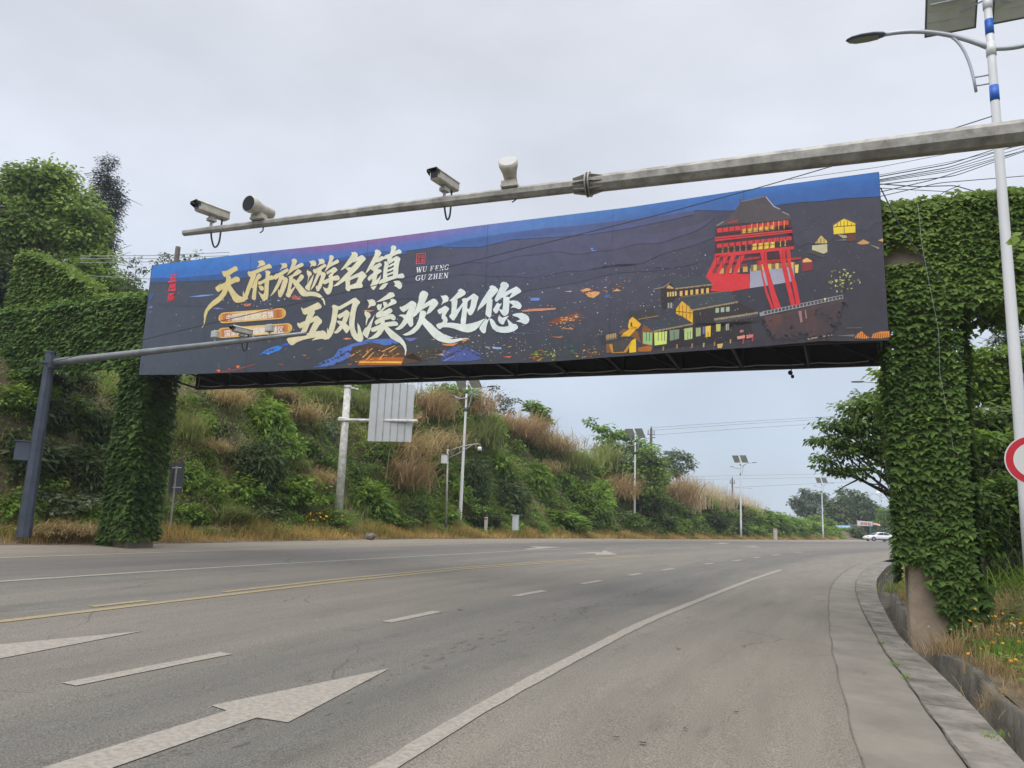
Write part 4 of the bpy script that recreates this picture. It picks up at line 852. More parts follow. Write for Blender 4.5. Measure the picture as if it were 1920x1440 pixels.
b5([(600, 1100), (632, 1098), (630, 1148), (602, 1150)], (176, 176, 92), 4); b5([(668, 1098), (690, 1095), (690, 1140), (668, 1142)], (150, 150, 140), 4); b5([(680, 1100), (684, 1100), (684, 1140), (680, 1140)], (50, 50, 50), 5)
b5([(765, 1140), (790, 1138), (790, 1155), (765, 1158)], (170, 110, 90), 4); b5([(745, 1185), (800, 1175), (800, 1195), (750, 1205)], (200, 140, 125), 4); b5([(810, 1175), (858, 1168), (855, 1190), (812, 1200)], (196, 112, 104), 4); b5([(608, 1238), (650, 1232), (640, 1265), (612, 1265)], (192, 160, 96), 4); b5([(785, 1195), (795, 1195), (792, 1235), (784, 1235)], (170, 60, 60), 5); b5([(850, 1190), (858, 1190), (856, 1218), (848, 1218)], (170, 60, 60), 5)
for x, y in ((235, 1275), (330, 1260), (435, 1255), (515, 1250), (590, 1242), (700, 1225)): b5([(x-5, y-20), (x+6, y-22), (x+4, y+8), (x-6, y+8)], rp_.choice([(150, 110, 70), (170, 150, 110), (150, 130, 80)]), 4)
b5([(-10, 1115), (0, 1070), (22, 1045), (82, 1100), (60, 1130), (0, 1135)], (222, 166, 40), 3); b5([(0, 1220), (45, 1198), (48, 1292), (0, 1298)], (226, 178, 30), 3); b5([(-160, 1230), (-40, 1130), (60, 1150), (80, 1230), (40, 1200), (-60, 1290), (-160, 1298)], (120, 82, 48), 2)
b5([(-210, 1190), (-130, 1150), (-20, 1175), (40, 1195), (-60, 1225), (-190, 1240)], (50, 54, 60), 3); b5([(-165, 1180), (-90, 1160), (-85, 1200), (-160, 1215)], (110, 90, 66), 4); blocks(-160, -90, 1172, 1160, 30, 6, (176, 150, 110), 5, .5)
b5([(-40, 1160), (30, 1115), (60, 1120), (0, 1185), (-60, 1185)], (220, 168, 48), 3); b5([(60, 1262), (140, 1245), (160, 1258), (150, 1288), (60, 1290)], (156, 92, 40), 3); b5([(8, 1090), (18, 1085), (22, 1115), (10, 1118)], (90, 66, 30), 4); b5([(-140, 1240), (20, 1225), (-20, 1296), (-120, 1300)], (180, 126, 40), 3); b5([(-120, 1225), (30, 1195), (-40, 1290), (-110, 1295)], (66, 62, 60), 4)
# terrace wall with its balustrade, cliff and lower right corner
b5([(935, 1045), (1100, 1015), (1480, 925), (1490, 950), (1400, 1165), (1150, 1200), (1010, 1200), (945, 1120)], (76, 57, 58), 2); b5([(1070, 1040), (1220, 1020), (1220, 1195), (1020, 1200), (1010, 1140), (1060, 1120)], (68, 53, 55), 3); b5([(1290, 990), (1485, 940), (1480, 960), (1400, 1165), (1300, 1185)], (66, 55, 58), 3); b5([(940, 1050), (1060, 1030), (1050, 1090), (1000, 1120), (960, 1110)], (88, 60, 58), 3)
b5([(900, 1020), (1480, 905), (1482, 922), (905, 1045)], (136, 136, 140), 3); b5([(920, 1012), (1480, 895), (1480, 900), (920, 1018)], (150, 150, 154), 4); blocks(930, 1480, 1012, 898, 20, 22, (70, 64, 68), 4, .35); speck(*B5([(1355, 925)])[0], 2.4, 2.4, (225, 200, 120), 5)
b5([(1170, 1010), (1190, 1005), (1200, 1080), (1185, 1090)], (150, 110, 108), 4); b5([(1215, 1000), (1222, 1000), (1230, 1060), (1220, 1060)], (150, 110, 108), 4)
b5([(1560, 1196), (1575, 1170), (1608, 1148), (1640, 1180), (1665, 1192), (1640, 1200)], (205, 128, 52), 2); b5([(1670, 1196), (1690, 1165), (1740, 1150), (1800, 1148), (1806, 1188), (1740, 1198)], (200, 120, 46), 2)
for i in range(16): x = 1570+i*15; b5([(x, 1196), (x+4, 1196), (x+9, 1165), (x+6, 1160)], (96, 60, 34), 3)
b5([(1220, 1200), (1400, 1170), (1410, 1176), (1240, 1208)], (150, 128, 96), 3); b5([(1500, 1122), (1610, 1120), (1608, 1128), (1500, 1130)], (90, 84, 84), 2); b5([(1430, 1180), (1560, 1170), (1555, 1185)], (112, 100, 92), 2)
for (xa, ya, xb, yb, n) in ((935, 1070, 1000, 1200, 34), (1000, 1198, 1400, 1172, 60), (1395, 1168, 1490, 940, 46), (1300, 1000, 1420, 1120, 30), (1100, 1100, 1240, 1190, 26)):
    for _ in range(n): u = rp_.random(); speck(*B5([(xa+(xb-xa)*u+rp_.gauss(0, 14), ya+(yb-ya)*u+rp_.gauss(0, 14))])[0], rp_.uniform(1.2, 4), rp_.uniform(1, 2.6), rp_.choice([(52, 50, 58), (58, 54, 60), (48, 46, 54)]), 5, 7)
# tiled roofs in ridges, eaves lights, and lamps scattered through the old town
def ribs(a, b, c, d, n, col, lv):             # thin lines running down a roof whose corners are a b c d
    for i in range(1, n):
        u = i/n; p = (a[0]+(b[0]-a[0])*u, a[1]+(b[1]-a[1])*u); q = (d[0]+(c[0]-d[0])*u, d[1]+(c[1]-d[1])*u); b5([p, (p[0]+2.2, p[1]), (q[0]+2.2, q[1]), q], col, lv)
ribs((270, 792), (520, 762), (578, 822), (318, 852), 18, (48, 52, 60), 4); ribs((355, 912), (690, 868), (750, 942), (430, 1002), 24, (48, 52, 60), 4); ribs((85, 1092), (360, 1038), (442, 1095), (165, 1148), 22, (46, 50, 58), 4); ribs((0, 1010), (160, 990), (200, 1040), (60, 1065), 12, (44, 46, 52), 4)
ribs((770, 250), (940, 212), (1060, 335), (700, 400), 14, (62, 57, 62), 3)
for (x0, y0, x1, y1, n) in ((318, 853, 578, 824, 22), (430, 1003, 752, 945, 28), (165, 1150, 442, 1098, 24), (590, 1068, 890, 1022, 26)):
    for i in range(n): u = i/n; b5([(x0+(x1-x0)*u, y0+(y1-y0)*u), (x0+(x1-x0)*u+4, y0+(y1-y0)*u), (x0+(x1-x0)*u+4, y0+(y1-y0)*u+7), (x0+(x1-x0)*u, y0+(y1-y0)*u+8)], rp_.choice([(190, 160, 110), (120, 100, 74), (160, 140, 110)]), 6)
for k in range(3):                            # posts and rails of the red storeys
    ya = (437, 545, 640)[k]; yb = (380, 490, 585)[k]
    for i in range(13): u = i/12; x = 604+500*u; y = ya+(yb-ya)*u; b5([(x-1.6, y-6), (x+1.6, y-6), (x+1.6, y+62), (x-1.6, y+62)], (96, 30, 34), 5)
for (y0, y1) in ((478, 428), (586, 534)):
    b5([(600, y0), (1128, y1), (1128, y1+3), (600, y0+3)], (60, 24, 28), 5)
    for i in range(40): u = i/40; x = 600+528*u; y = y0+(y1-y0)*u; b5([(x, y-12), (x+1.8, y-12), (x+1.8, y), (x, y)], (130, 40, 44), 5)
for _ in range(140):
    x, y = rp_.uniform(100, 900), rp_.uniform(880, 1270)
    if topy(B5([(x, y)])[0][0]) < B5([(x, y)])[0][1] < boty(B5([(x, y)])[0][0])-3: speck(*B5([(x, y)])[0], rp_.uniform(.35, 1.0), rp_.uniform(.3, .8), rp_.choice([(235, 185, 96), (225, 205, 160), (190, 120, 60), (160, 190, 120), (120, 110, 100)]), 6, 5)
for _ in range(110):
    x, y = rp_.uniform(-640, 250), rp_.uniform(640, 1230); q = B5([(x, y)])[0]
    if topy(q[0])+60 < q[1] < boty(q[0])-3: speck(*q, rp_.uniform(.4, 1.5), rp_.uniform(.25, .7), rp_.choice([(235, 175, 100), (230, 215, 190), (190, 110, 60), (140, 160, 210), (205, 130, 70)]), 3, 5)
for _ in range(60): x, y = rp_.uniform(940, 1780), rp_.uniform(560, 1190); speck(*B5([(x, y)])[0], rp_.uniform(.4, 1.4), rp_.uniform(.3, .9), rp_.choice([(96, 90, 96), (84, 80, 88), (150, 140, 130), (112, 92, 80)]), 2, 5)
pic.build('picture', M['print'], bb, colname='print')
# welded seams of the vinyl, a shade darker
mb = MB()
for x in (470, 690, 915, 1150, 1395):
    mb = MB()
    for i in range(12):
        v0, v1 = i/12, (i+1)/12; xa = x-1.2*v0*8; xb = x-1.2*v1*8; ya, yb = topy(xa)+(boty(xa)-topy(xa))*v0, topy(xb)+(boty(xb)-topy(xb))*v1
        put(mb, [(xa-.35, ya), (xa+.35, ya), (xb+.35, yb), (xb-.35, yb)], (lambda p: ink(tuple(.86*q for q in base_raw(p)))), 1)
    mb.build('seam', M['print'], bb, colname='print')


# --- brush lettering, stroke by stroke
def P_(s): v = [int(q) for q in s.replace(' ', ',').split(',')]; return list(zip(v[::2], v[1::2]))
GLY = [
 (370, 490, 11.077, ['510,205 540,200 600,200 790,97 825,115 845,165 830,195 750,230 670,290 700,330 695,372 800,312 850,325 885,365 880,410 850,430 800,435 690,490 740,570 810,660 880,720 945,745 945,680 957,605 975,670 1060,770 1000,810 930,850 850,862 790,855 745,810 718,750 635,595 600,690 540,770 480,830 400,890 310,950 230,1030 190,1130 165,1240 150,1300 120,1360 85,1392 135,1300 140,1200 133,1120 160,1020 230,910 330,810 440,730 500,650 530,580 430,640 380,580 375,540 430,500 500,425 450,490 575,440 600,390 598,330 560,320 530,285']),
 (450, 480, 14.4, ['475,150 510,130 580,115 640,130 680,190 680,240 600,262 530,285 450,325 490,270 522,205', '205,440 235,405 255,425 290,405 285,430 330,410 500,340 640,275 740,230 790,205 835,245 865,300 850,330 760,340 640,390 530,440 440,480 430,545 360,720 330,790 260,960 220,1080 180,1160 130,1220 40,1250 -60,1250 40,1090 75,1110 75,1000 95,930 110,1030 130,1020 190,830 290,570 255,560 215,500', '475,490 510,468 555,490 588,545 560,590 500,640 465,700 470,760 450,880 435,1060 430,1165 385,1195 325,1160 318,1100 345,930 352,870 325,875 305,830 350,770 400,640', '480,690 560,680 680,610 760,570 840,518 880,530 915,580 920,620 880,645 780,660 660,720 570,770 530,790 490,760', '668,420 700,390 760,390 815,420 825,460 800,510 790,660 775,850 768,1060 745,1160 720,1185 700,1180 660,1225 620,1205 560,1110 510,1000 490,950 530,985 600,1035 640,1030 655,950 665,700 690,560 700,450', '490,815 540,800 600,805 635,840 648,890 630,930 570,935 530,900 525,860']),
 (505, 475, 13.714, ['285,250 330,262 400,245 445,265 465,315 450,365 395,375 320,400 260,455 300,380 330,320', '105,580 185,515 195,530 330,455 460,382 500,425 480,470 370,540 260,610 165,680 130,660 105,610', '260,600 365,560 375,610 330,700 260,830 180,960 90,1060 15,1112 70,1020 130,900 200,760', '330,660 390,605 440,620 483,665 470,740 430,870 380,1000 330,1090 280,1140 240,1110 220,1030 225,950 215,925 240,925 255,975 285,900 330,740 360,690', '565,190 600,140 650,135 700,165 715,205 690,270 665,325 740,285 825,240 865,255 885,295 865,330 760,380 640,430 560,490 450,575 500,460 545,360 590,220', '490,600 600,540 690,440 740,400 790,425 835,470 820,500 720,560 610,605 600,680 590,760 550,920 555,935 650,850 665,880 620,960 560,1060 545,1110 500,1140 440,1110 418,1060 450,1000 475,880 500,740 510,640', '615,650 640,655 695,700 760,610 800,545 840,540 885,575 890,630 840,690 760,760 830,840 900,920 970,980 1060,985 1170,990 1290,1040 1380,1130 1430,1230 1440,1330 1430,1340 1400,1300 1380,1220 1310,1150 1200,1110 1060,1095 960,1110 870,1105 810,1070 760,1000 700,910 650,840 590,745 600,680']),
 (565, 470, 16, ['225,310 270,315 350,288 410,300 450,360 445,440 410,465 350,455 300,470 255,515 290,420 270,370', '160,620 190,565 215,610 280,630 315,680 305,740 255,770 220,860 180,990 205,780 170,700', '380,700 350,850 320,960 270,1080 250,1200 180,1190 120,1130 110,1090 170,1010 260,880 330,770', '510,250 560,255 610,240 670,260 705,320 690,380 640,395 560,410 465,475 540,370', '340,600 385,535 400,560 540,490 700,390 755,430 740,480 640,540 600,580 480,650 430,690 380,670', '480,640 600,585 620,630 560,720 480,880 400,1060 330,1140 270,1205 310,1080 390,880', '560,690 640,640 690,650 742,700 720,780 650,950 600,1100 550,1190 490,1230 450,1190 430,1100 450,1050 490,1050 540,920 590,770', '825,200 850,145 900,130 960,160 980,210 950,280 915,350 1000,310 1080,260 1115,280 1138,335 1110,370 980,430 850,500 770,580 695,640 750,500 820,330 850,200', '745,640 850,580 960,500 1010,495 1060,530 1090,580 1060,620 980,680 945,740 945,800 955,900 940,1100 900,1230 850,1300 790,1320 740,1280 680,1180 645,1080 690,1110 760,1135 800,1110 830,990 830,900 825,800 810,760 920,640 870,660 790,720 760,690', '650,910 700,880 840,815 960,770 1060,735 1110,745 1150,800 1150,860 1110,885 1020,900 960,890 860,930 740,1000 690,1010 650,980']),
 (625, 465, 16, ['535,120 590,125 650,110 710,150 738,210 720,270 670,320 580,430 440,550 360,600 280,650 210,670 260,610 380,450 480,300 560,180', '580,420 700,290 790,240 855,205 900,235 960,290 975,340 940,380 850,480 740,620 620,740 490,870 350,985 240,1060 130,1130 0,1150 -10,1140 60,1090 200,960 330,820 450,700 360,600 440,575 540,580 640,480 720,375 650,415 600,435', '370,880 490,870 500,960 500,1110 510,1230 490,1310 440,1300 380,1250 362,1210 375,1130 360,980', '480,880 620,810 770,740 855,690 910,720 960,770 1000,820 995,860 920,930 870,1010 850,1060 880,1100 880,1150 860,1190 780,1200 680,1210 510,1235 495,1120 580,1090 680,1050 720,970 755,870 640,910 500,975']),
 (680, 450, 13.09, ['288,280 320,240 370,235 430,270 462,320 440,370 385,440 330,540 250,650 190,720 120,790 65,820 120,700 200,540 280,390 310,300', '380,445 470,390 520,410 545,375 660,340 720,320 800,270 890,225 935,250 960,300 940,330 860,345 740,400 620,460 530,470 400,545 330,550 300,520', '250,650 330,600 430,555 470,600 465,630 400,680 360,700 290,760 220,740 200,705', '120,930 150,890 270,800 400,715 430,715 470,755 460,780 380,840 330,880 240,950 160,1005 125,970', '270,650 380,690 370,820 345,920 335,990 420,900 450,850 440,930 400,1010 360,1090 320,1170 275,1230 240,1215 180,1140 190,1100 220,1060 240,960 260,830', '690,180 720,135 770,130 820,160 830,195 800,270 760,350 710,470 640,560 610,540 600,490 660,360 700,240', '525,540 570,520 620,550 640,590 615,700 605,800 605,910 590,960 500,940 500,860 515,700 540,590', '630,600 640,560 720,460 830,390 890,415 930,460 910,520 895,590 880,700 865,860 740,880 755,720 770,600 780,505 700,560', '615,680 620,640 700,590 775,555 775,610 690,655', '605,780 612,735 690,700 765,660 765,715 690,760', '605,880 605,830 690,795 755,765 750,830 680,850', '380,1060 420,990 500,945 600,915 720,880 860,850 960,815 1000,830 1028,890 1010,940 950,940 850,935 720,975 600,1020 500,1060 430,1100', '530,1040 580,1020 590,1060 628,1050 600,1100 560,1160 500,1210 440,1215 395,1210 440,1140', '735,1000 790,990 870,1000 890,995 940,1040 968,1100 965,1150 930,1200 890,1205 840,1160 760,1120 800,1100 780,1050']),
 (530, 560, 14.4, ['492,250 520,235 550,275 640,245 800,170 955,95 1010,140 1050,200 1045,250 980,280 860,320 870,375 840,440 790,540 740,665 690,780 640,900 600,980 450,1010 500,880 560,720 610,600 640,500 680,410 600,435 550,410', '388,690 400,650 430,650 440,670 600,600 800,520 880,470 940,462 1000,520 1050,570 1065,610 1050,660 990,720 940,800 890,890 860,960 690,950 760,800 850,620 740,665 620,740 470,808 420,760', '105,1100 150,1055 260,1040 420,1000 600,955 700,925 890,885 980,870 1050,870 1080,850 1140,880 1190,950 1215,1030 1215,1090 1160,1110 1060,1085 940,1100 780,1135 880,1050 720,1075 560,1110 380,1180 290,1250 230,1262 160,1200']),
 (600, 550, 14.4, ['315,370 325,340 365,305 420,320 510,355 500,430 470,580 440,760 400,940 350,1080 300,1170 220,1250 205,1210 190,1100 185,1000 200,920 220,1010 250,920 300,740 330,540 345,390', '500,360 640,285 790,200 900,130 965,115 1010,160 1075,220 1082,260 1030,320 990,400 960,540 940,700 930,840 945,960 980,1060 1015,1110 1020,1000 1010,880 1015,790 1050,850 1075,880 1110,1000 1160,1140 1172,1230 1140,1290 1090,1312 1010,1295 920,1230 850,1130 810,1000 785,860 785,760 810,560 850,380 880,260 780,310 640,390 540,450 490,430', '465,610 490,575 600,520 710,445 760,470 808,530 790,600 740,730 700,810 600,960 540,1030 470,1080 420,1085 365,1065 440,990 540,860 600,740 640,620 580,660 530,690 480,650', '445,750 490,735 590,750 700,815 770,880 820,930 780,1010 725,1085 690,1060 620,965 540,860 480,800']),
 (670, 540, 11.077, ['198,245 250,245 310,230 360,255 385,310 380,350 350,372 290,375 215,425 245,340 230,290', '145,520 180,455 195,495 240,505 275,545 270,600 225,640 205,700 180,790 175,700 185,620 155,560', '365,550 320,690 280,840 240,960 215,1035 180,1030 110,960 108,920 160,830 200,810 260,710', '390,290 500,220 600,150 670,90 740,90 780,145 770,175 690,215 560,260 470,285', '400,375 440,330 475,345 510,320 500,400 480,450 455,468 420,450', '530,290 570,285 600,300 622,285 615,350 590,420 565,410 540,350', '680,240 740,222 790,245 820,290 800,325 700,365 600,410 530,470 460,530 470,470 560,390 640,330 700,270', '380,565 400,520 470,470 550,480 660,420 700,425 735,475 700,520 600,575 500,600 410,620 388,590', '360,700 390,665 480,610 560,590 680,540 740,545 790,590 798,640 770,675 720,665 700,640 580,665 480,720 390,765 368,740', '275,840 320,820 460,760 610,710 760,690 820,700 850,750 830,785 740,790 600,805 480,840 370,905 310,915 280,880', '500,600 570,620 570,700 560,860 500,960 420,1030 310,1060 195,1062 300,1010 400,920 460,810 490,700', '560,760 630,800 700,860 800,940 900,1020 970,1100 1010,1180 1025,1290 1000,1400 985,1390 990,1300 950,1210 880,1140 780,1090 690,1040 640,970 590,910 555,850']),
 (735, 535, 12, ['170,510 185,470 205,490 300,440 430,350 480,355 545,400 552,440 520,540 480,640 430,720 380,790 310,890 230,970 150,1005 100,1000 65,980 130,940 210,850 270,750 320,640 380,520 330,560 260,605 210,570', '145,680 200,655 300,660 400,700 475,730 475,800 480,880 450,925 415,940 380,900 340,840 280,770 230,710', '605,250 630,170 680,120 740,125 800,160 818,205 780,300 720,430 650,560 560,660 500,710 430,730 500,600 560,460 600,330', '600,560 720,420 830,350 920,300 970,305 1020,350 1045,400 1020,450 950,530 860,620 770,660 790,590 860,445 800,480 680,545 630,600', '630,590 700,560 760,590 775,640 740,720 680,870 600,990 500,1080 400,1120 300,1132 235,1110 330,1070 440,1000 540,900 600,760', '735,725 790,790 880,860 960,940 1050,1020 1150,1090 1280,1140 1400,1185 1300,1190 1240,1170 1350,1215 1540,1190 1750,1190 1600,1215 1500,1260 1400,1290 1290,1305 1180,1290 1050,1250 940,1180 850,1080 770,980 680,870 680,790']),
 (810, 535, 14.4, ['230,275 275,285 360,262 410,280 448,330 445,400 420,440 360,460 300,490 248,540 290,430 285,380', '145,680 190,640 270,600 350,548 400,570 462,620 455,660 400,740 360,820 410,880 425,950 400,1010 560,1010 780,1045 920,1050 1080,1020 1250,970 1400,905 1440,900 1350,1000 1270,1120 1170,1210 1060,1260 920,1270 780,1235 600,1170 420,1130 290,1135 220,1185 170,1170 115,1100 115,1060 160,1035 280,1000 305,940 260,900 255,850 275,740 215,785 170,750', '695,135 770,85 830,110 900,165 912,215 890,255 800,310 670,380 560,420 455,425 520,370 640,250 715,160', '520,420 600,370 680,385 692,420 675,540 660,660 740,580 830,460 830,560 740,710 640,880 600,945 560,950 480,870 460,830 515,760 530,600 530,470', '805,385 830,358 905,340 960,370 965,440 950,600 935,800 915,1000 905,1060 780,1050 775,950 795,820 820,620 830,440', '930,350 1010,300 1125,215 1180,245 1255,310 1250,360 1220,440 1190,570 1140,700 1090,780 1040,818 990,790 940,690 950,620 1000,640 1035,560 1065,365 1000,410 965,440']),
 (890, 520, 13.09, ['355,240 390,205 440,195 510,225 575,290 572,340 500,420 410,520 300,620 200,720 120,780 65,830 90,730 180,560 300,370 380,260', '300,600 400,520 440,550 430,680 415,850 405,960 370,990 320,970 262,910 270,850 285,720', '625,190 660,125 710,107 780,125 840,180 835,230 750,360 850,310 960,255 1020,222 1080,260 1140,320 1140,360 1080,400 960,470 870,520 860,480 930,370 850,410 760,470 650,510 550,600 510,590 490,540 560,380 640,210', '700,490 770,470 860,490 855,560 850,680 840,830 820,900 770,940 720,952 670,910 600,800 590,770 680,800 695,700 700,580', '540,640 570,622 610,655 670,635 620,730 590,810 550,880 510,890 460,830 448,790 500,710', '855,580 950,565 1050,580 1120,630 1155,700 1130,770 1080,785 1010,750 950,740 880,755 940,690 900,650 850,630', '285,1005 310,1050 375,985 330,1080 290,1220 270,1350 230,1378 180,1360 120,1270 118,1230 180,1130', '365,1010 420,1015 480,1070 530,1160 600,1205 720,1215 830,1195 830,1150 790,1010 850,1060 940,1140 1020,1150 1065,1210 1055,1260 970,1320 830,1360 660,1362 530,1330 440,1260 400,1180 370,1070', '575,980 600,935 680,990 760,965 845,940 790,1010 740,1080 715,1150 670,1158 610,1120 570,1050', '925,910 1030,880 1160,875 1250,905 1320,960 1345,1040 1320,1110 1270,1150 1220,1150 1140,1110 1015,1080 1120,1030 1060,980 940,945']),
]
def gold(p):
    x, _ = w2px(p); return ink(ip([(380, (198, 180, 120)), (480, (200, 184, 134)), (570, (204, 194, 158)), (680, (206, 204, 180)), (780, (206, 212, 202)), (990, (204, 212, 214))], x))
def lettering(part, idx):
    mb = MB()
    for gi in idx:
        ox, oy, sc, st = GLY[gi]
        for k, q in enumerate(st): put(mb, Z(P_(q), ox, oy, sc), gold, 8+k+(gi % 2)*.5)
    return mb.build(part, M['print'], bb, colname='print')
lettering('lettering', range(0, 6)); lettering('lettering', range(6, 12))
# --- small printed writing
def text_polys(txt, spacing=1.0, bold=.0):
    cu = bpy.data.curves.new('t', 'FONT'); cu.body = txt; cu.size = 1; cu.offset = bold; cu.space_character = spacing; cu.resolution_u = 3
    o = bpy.data.objects.new('t', cu); COL.objects.link(o); dg = bpy.context.evaluated_depsgraph_get(); dg.update()
    me = bpy.data.meshes.new_from_object(o.evaluated_get(dg)); v = [tuple(q.co) for q in me.vertices]; f = [list(p.vertices) for p in me.polygons]
    bpy.data.objects.remove(o); bpy.data.curves.remove(cu); bpy.data.meshes.remove(me); return v, f
def put_text(mbx, txt, quad, col, lv, spacing=1.0, bold=0.0):
    """quad: top left, top right, bottom right, bottom left of the writing in the photograph"""
    v, f = text_polys(txt, spacing, bold)
    if not v: return
    a = np.array(v); lo, hi = a.min(0), a.max(0); q = np.array(quad, float); o = []
    for x, y, _ in v:
        u, w_ = (x-lo[0])/(hi[0]-lo[0]), (hi[1]-y)/(hi[1]-lo[1]); p = (q[0]*(1-u)+q[1]*u)*(1-w_)+(q[3]*(1-u)+q[2]*u)*w_
        o.append(onplane(p[0], p[1], OFF+.004+.0006*lv))
    mbx.add(o, f, 0, col)
def badge(quad, txt, tq):
    mb = MB(); q = np.array(quad, float)
    def pt(u, v): return tuple((q[0]*(1-u)+q[1]*u)*(1-v)+(q[3]*(1-u)+q[2]*u)*v)
    W = np.linalg.norm(q[1]-q[0]); H = np.linalg.norm(q[3]-q[0]); ar = W/H
    def outline(sh):
        o = []; r = .5-sh
        for a in np.linspace(-90, 90, 9): o.append(pt(1-(.5-r*math.cos(rad(a)))/ar, .5+r*math.sin(rad(a))))
        for a in np.linspace(90, 270, 9): o.append(pt((.5+r*math.cos(rad(a)))/ar, .5+r*math.sin(rad(a))))
        return o
    put(mb, outline(0), ink((222, 178, 96)), 4)
    n = 24; cs = [(0, (198, 140, 62)), (.12, (170, 96, 52)), (.3, (205, 170, 112)), (.55, (216, 190, 140)), (.78, (190, 140, 90)), (.88, (170, 92, 52)), (1, (206, 158, 76))]
    ou = np.array(outline(.09)); x0, x1 = ou[:, 0].min(), ou[:, 0].max()
    put(mb, [tuple(p) for p in ou], (lambda p: ink(ip(cs, (w2px(p)[0]-x0)/(x1-x0)))), 5)
    for k in range(1, n):                    # graded middle
        ua, ub = .06+.88*(k-1)/(n-1), .06+.88*k/(n-1)
        put(mb, [pt(ua, .1), pt(ub, .1), pt(ub, .9), pt(ua, .9)], ink(ip(cs, (ua+ub)/2)), 6)
    put_text(mb, txt, tq, ink((214, 212, 214)), 8, 1.0, .012)
    mb.build('badge', M['print'], bb, colname='print')
badge(B3([(640, 627), (1145, 588), (1145, 668), (638, 707)]), '中国历史文化名镇', B3([(698, 640), (1050, 612), (1050, 664), (700, 690)]))
badge(B3([(630, 742), (1192, 702), (1192, 775), (626, 818)]), '国家AAAA级旅游景区', B3([(684, 756), (1128, 724), (1126, 776), (686, 806)]))
mb = MB()                                   # red vertical name at the left edge, with its pale outline
for i, ch in enumerate('五凤溪'):
    y0 = 514.5+i*17.3; dx = -2.2*i*.6
    q = [(318+dx, y0+1), (333+dx, y0-1), (332+dx-1.5, y0+14.5), (316+dx-1, y0+16)]
    put_text(mb, ch, q, ink((196, 104, 122)), 7+i*.2, 1, .045); put_text(mb, ch, q, ink((205, 44, 58)), 9+i*.2, 1, .02)
speck_ = [(335+2.2*math.cos(a), 549+3*math.sin(a)) for a in np.linspace(0, 6.28, 9)[:-1]]; put(mb, speck_, ink((130, 62, 78)), 7)
mb.build('town_logo', M['print'], bb, colname='print')
mb = MB(); SQ = lambda p: Z(p, 765, 465, 19.2)    # red seal
put(mb, SQ([(315, 212), (625, 180), (610, 535), (288, 578)]), ink((104, 46, 58)), 5)
for e in ([(305, 205), (640, 178), (638, 196), (305, 226)], [(620, 180), (640, 178), (612, 545), (592, 545)], [(285, 555), (610, 525), (612, 545), (283, 580)], [(312, 205), (332, 205), (308, 578), (284, 578)]): put(mb, SQ(e), ink((196, 100, 112)), 7)
for ch, q in (('古', [(365, 250), (450, 240), (445, 360), (358, 372)]), ('镇', [(352, 400), (445, 392), (440, 515), (345, 525)]), ('山', [(480, 240), (578, 232), (572, 355), (474, 362)]), ('庄', [(470, 392), (580, 384), (572, 505), (462, 515)])): put_text(mb, ch, SQ(q), ink((205, 88, 92)), 8, 1, .02)
mb.build('seal', M['print'], bb, colname='print')
# serif capitals, drawn with thick and thin strokes: (x0, y0, x1, y1, width) in a 100 unit box, y down
SER = {'W': [(8, 0, 32, 100, 15), (32, 100, 52, 20, 6), (48, 0, 74, 100, 15), (74, 100, 96, 0, 6), (0, 3, 24, 3, 6), (84, 3, 106, 3, 6)],
       'U': [(20, 0, 20, 70, 15), (20, 70, 34, 95, 12), (34, 95, 62, 96, 8), (62, 96, 78, 70, 6), (78, 70, 78, 0, 7), (4, 3, 36, 3, 6), (64, 3, 94, 3, 6)],
       'F': [(30, 0, 30, 100, 15), (14, 3, 84, 3, 7), (84, 3, 86, 24, 6), (30, 48, 64, 48, 7), (64, 36, 64, 60, 6), (12, 97, 50, 97, 6)],
       'E': [(30, 0, 30, 100, 15), (14, 3, 84, 3, 7), (84, 3, 86, 24, 6), (30, 48, 64, 48, 7), (64, 36, 64, 60, 6), (12, 97, 86, 97, 7), (86, 97, 90, 74, 6)],
       'N': [(20, 0, 20, 100, 7), (16, 0, 84, 100, 17), (84, 0, 84, 100, 7), (2, 3, 24, 3, 6), (6, 97, 36, 97, 6), (68, 3, 98, 3, 6)],
       'G': [(88, 24, 74, 5, 6), (74, 5, 46, 2, 8), (46, 2, 18, 22, 10), (18, 22, 10, 52, 15), (10, 52, 20, 82, 14), (20, 82, 46, 98, 9), (46, 98, 84, 90, 8), (82, 54, 82, 94, 14), (64, 56, 98, 56, 6), (88, 24, 88, 4, 6)],
       'Z': [(14, 4, 86, 4, 8), (14, 4, 10, 26, 6), (82, 6, 16, 94, 15), (12, 96, 88, 96, 8), (88, 96, 92, 72, 6)],
       'H': [(24, 0, 24, 100, 15), (78, 0, 78, 100, 15), (24, 48, 78, 48, 7), (8, 3, 40, 3, 6), (62, 3, 94, 3, 6), (8, 97, 40, 97, 6), (62, 97, 94, 97, 6)]}
mb = MB()
def serif(word, x0, x1, base0, base1, h):
    n = len(word); adv = [1.12 if c == 'W' else .45 if c == ' ' else .9 for c in word]; tot = sum(adv); cur = 0
    for c, a in zip(word, adv):
        if c != ' ':
            for k, (ax, ay, bx, by, wd) in enumerate(SER[c]):
                d = np.array([bx-ax, by-ay], float); L = max(np.linalg.norm(d), 1); d /= L; nn = np.array([-d[1], d[0]])*wd*.62; a0 = np.array([ax, ay])-d*3; b0 = np.array([bx, by])+d*3; o = []
                for p in (a0-nn, b0-nn, b0+nn, a0+nn):
                    u = (cur+a*(.04+.88*p[0]/100))/tot; sl_ = (100-p[1])*.0009*h
                    o.append((x0+(x1-x0)*u+sl_*1.5, base0+(base1-base0)*u-h*(1-p[1]/100)))
                put(mb, o, ink((214, 216, 222)), 4+k*.6)
        cur += a
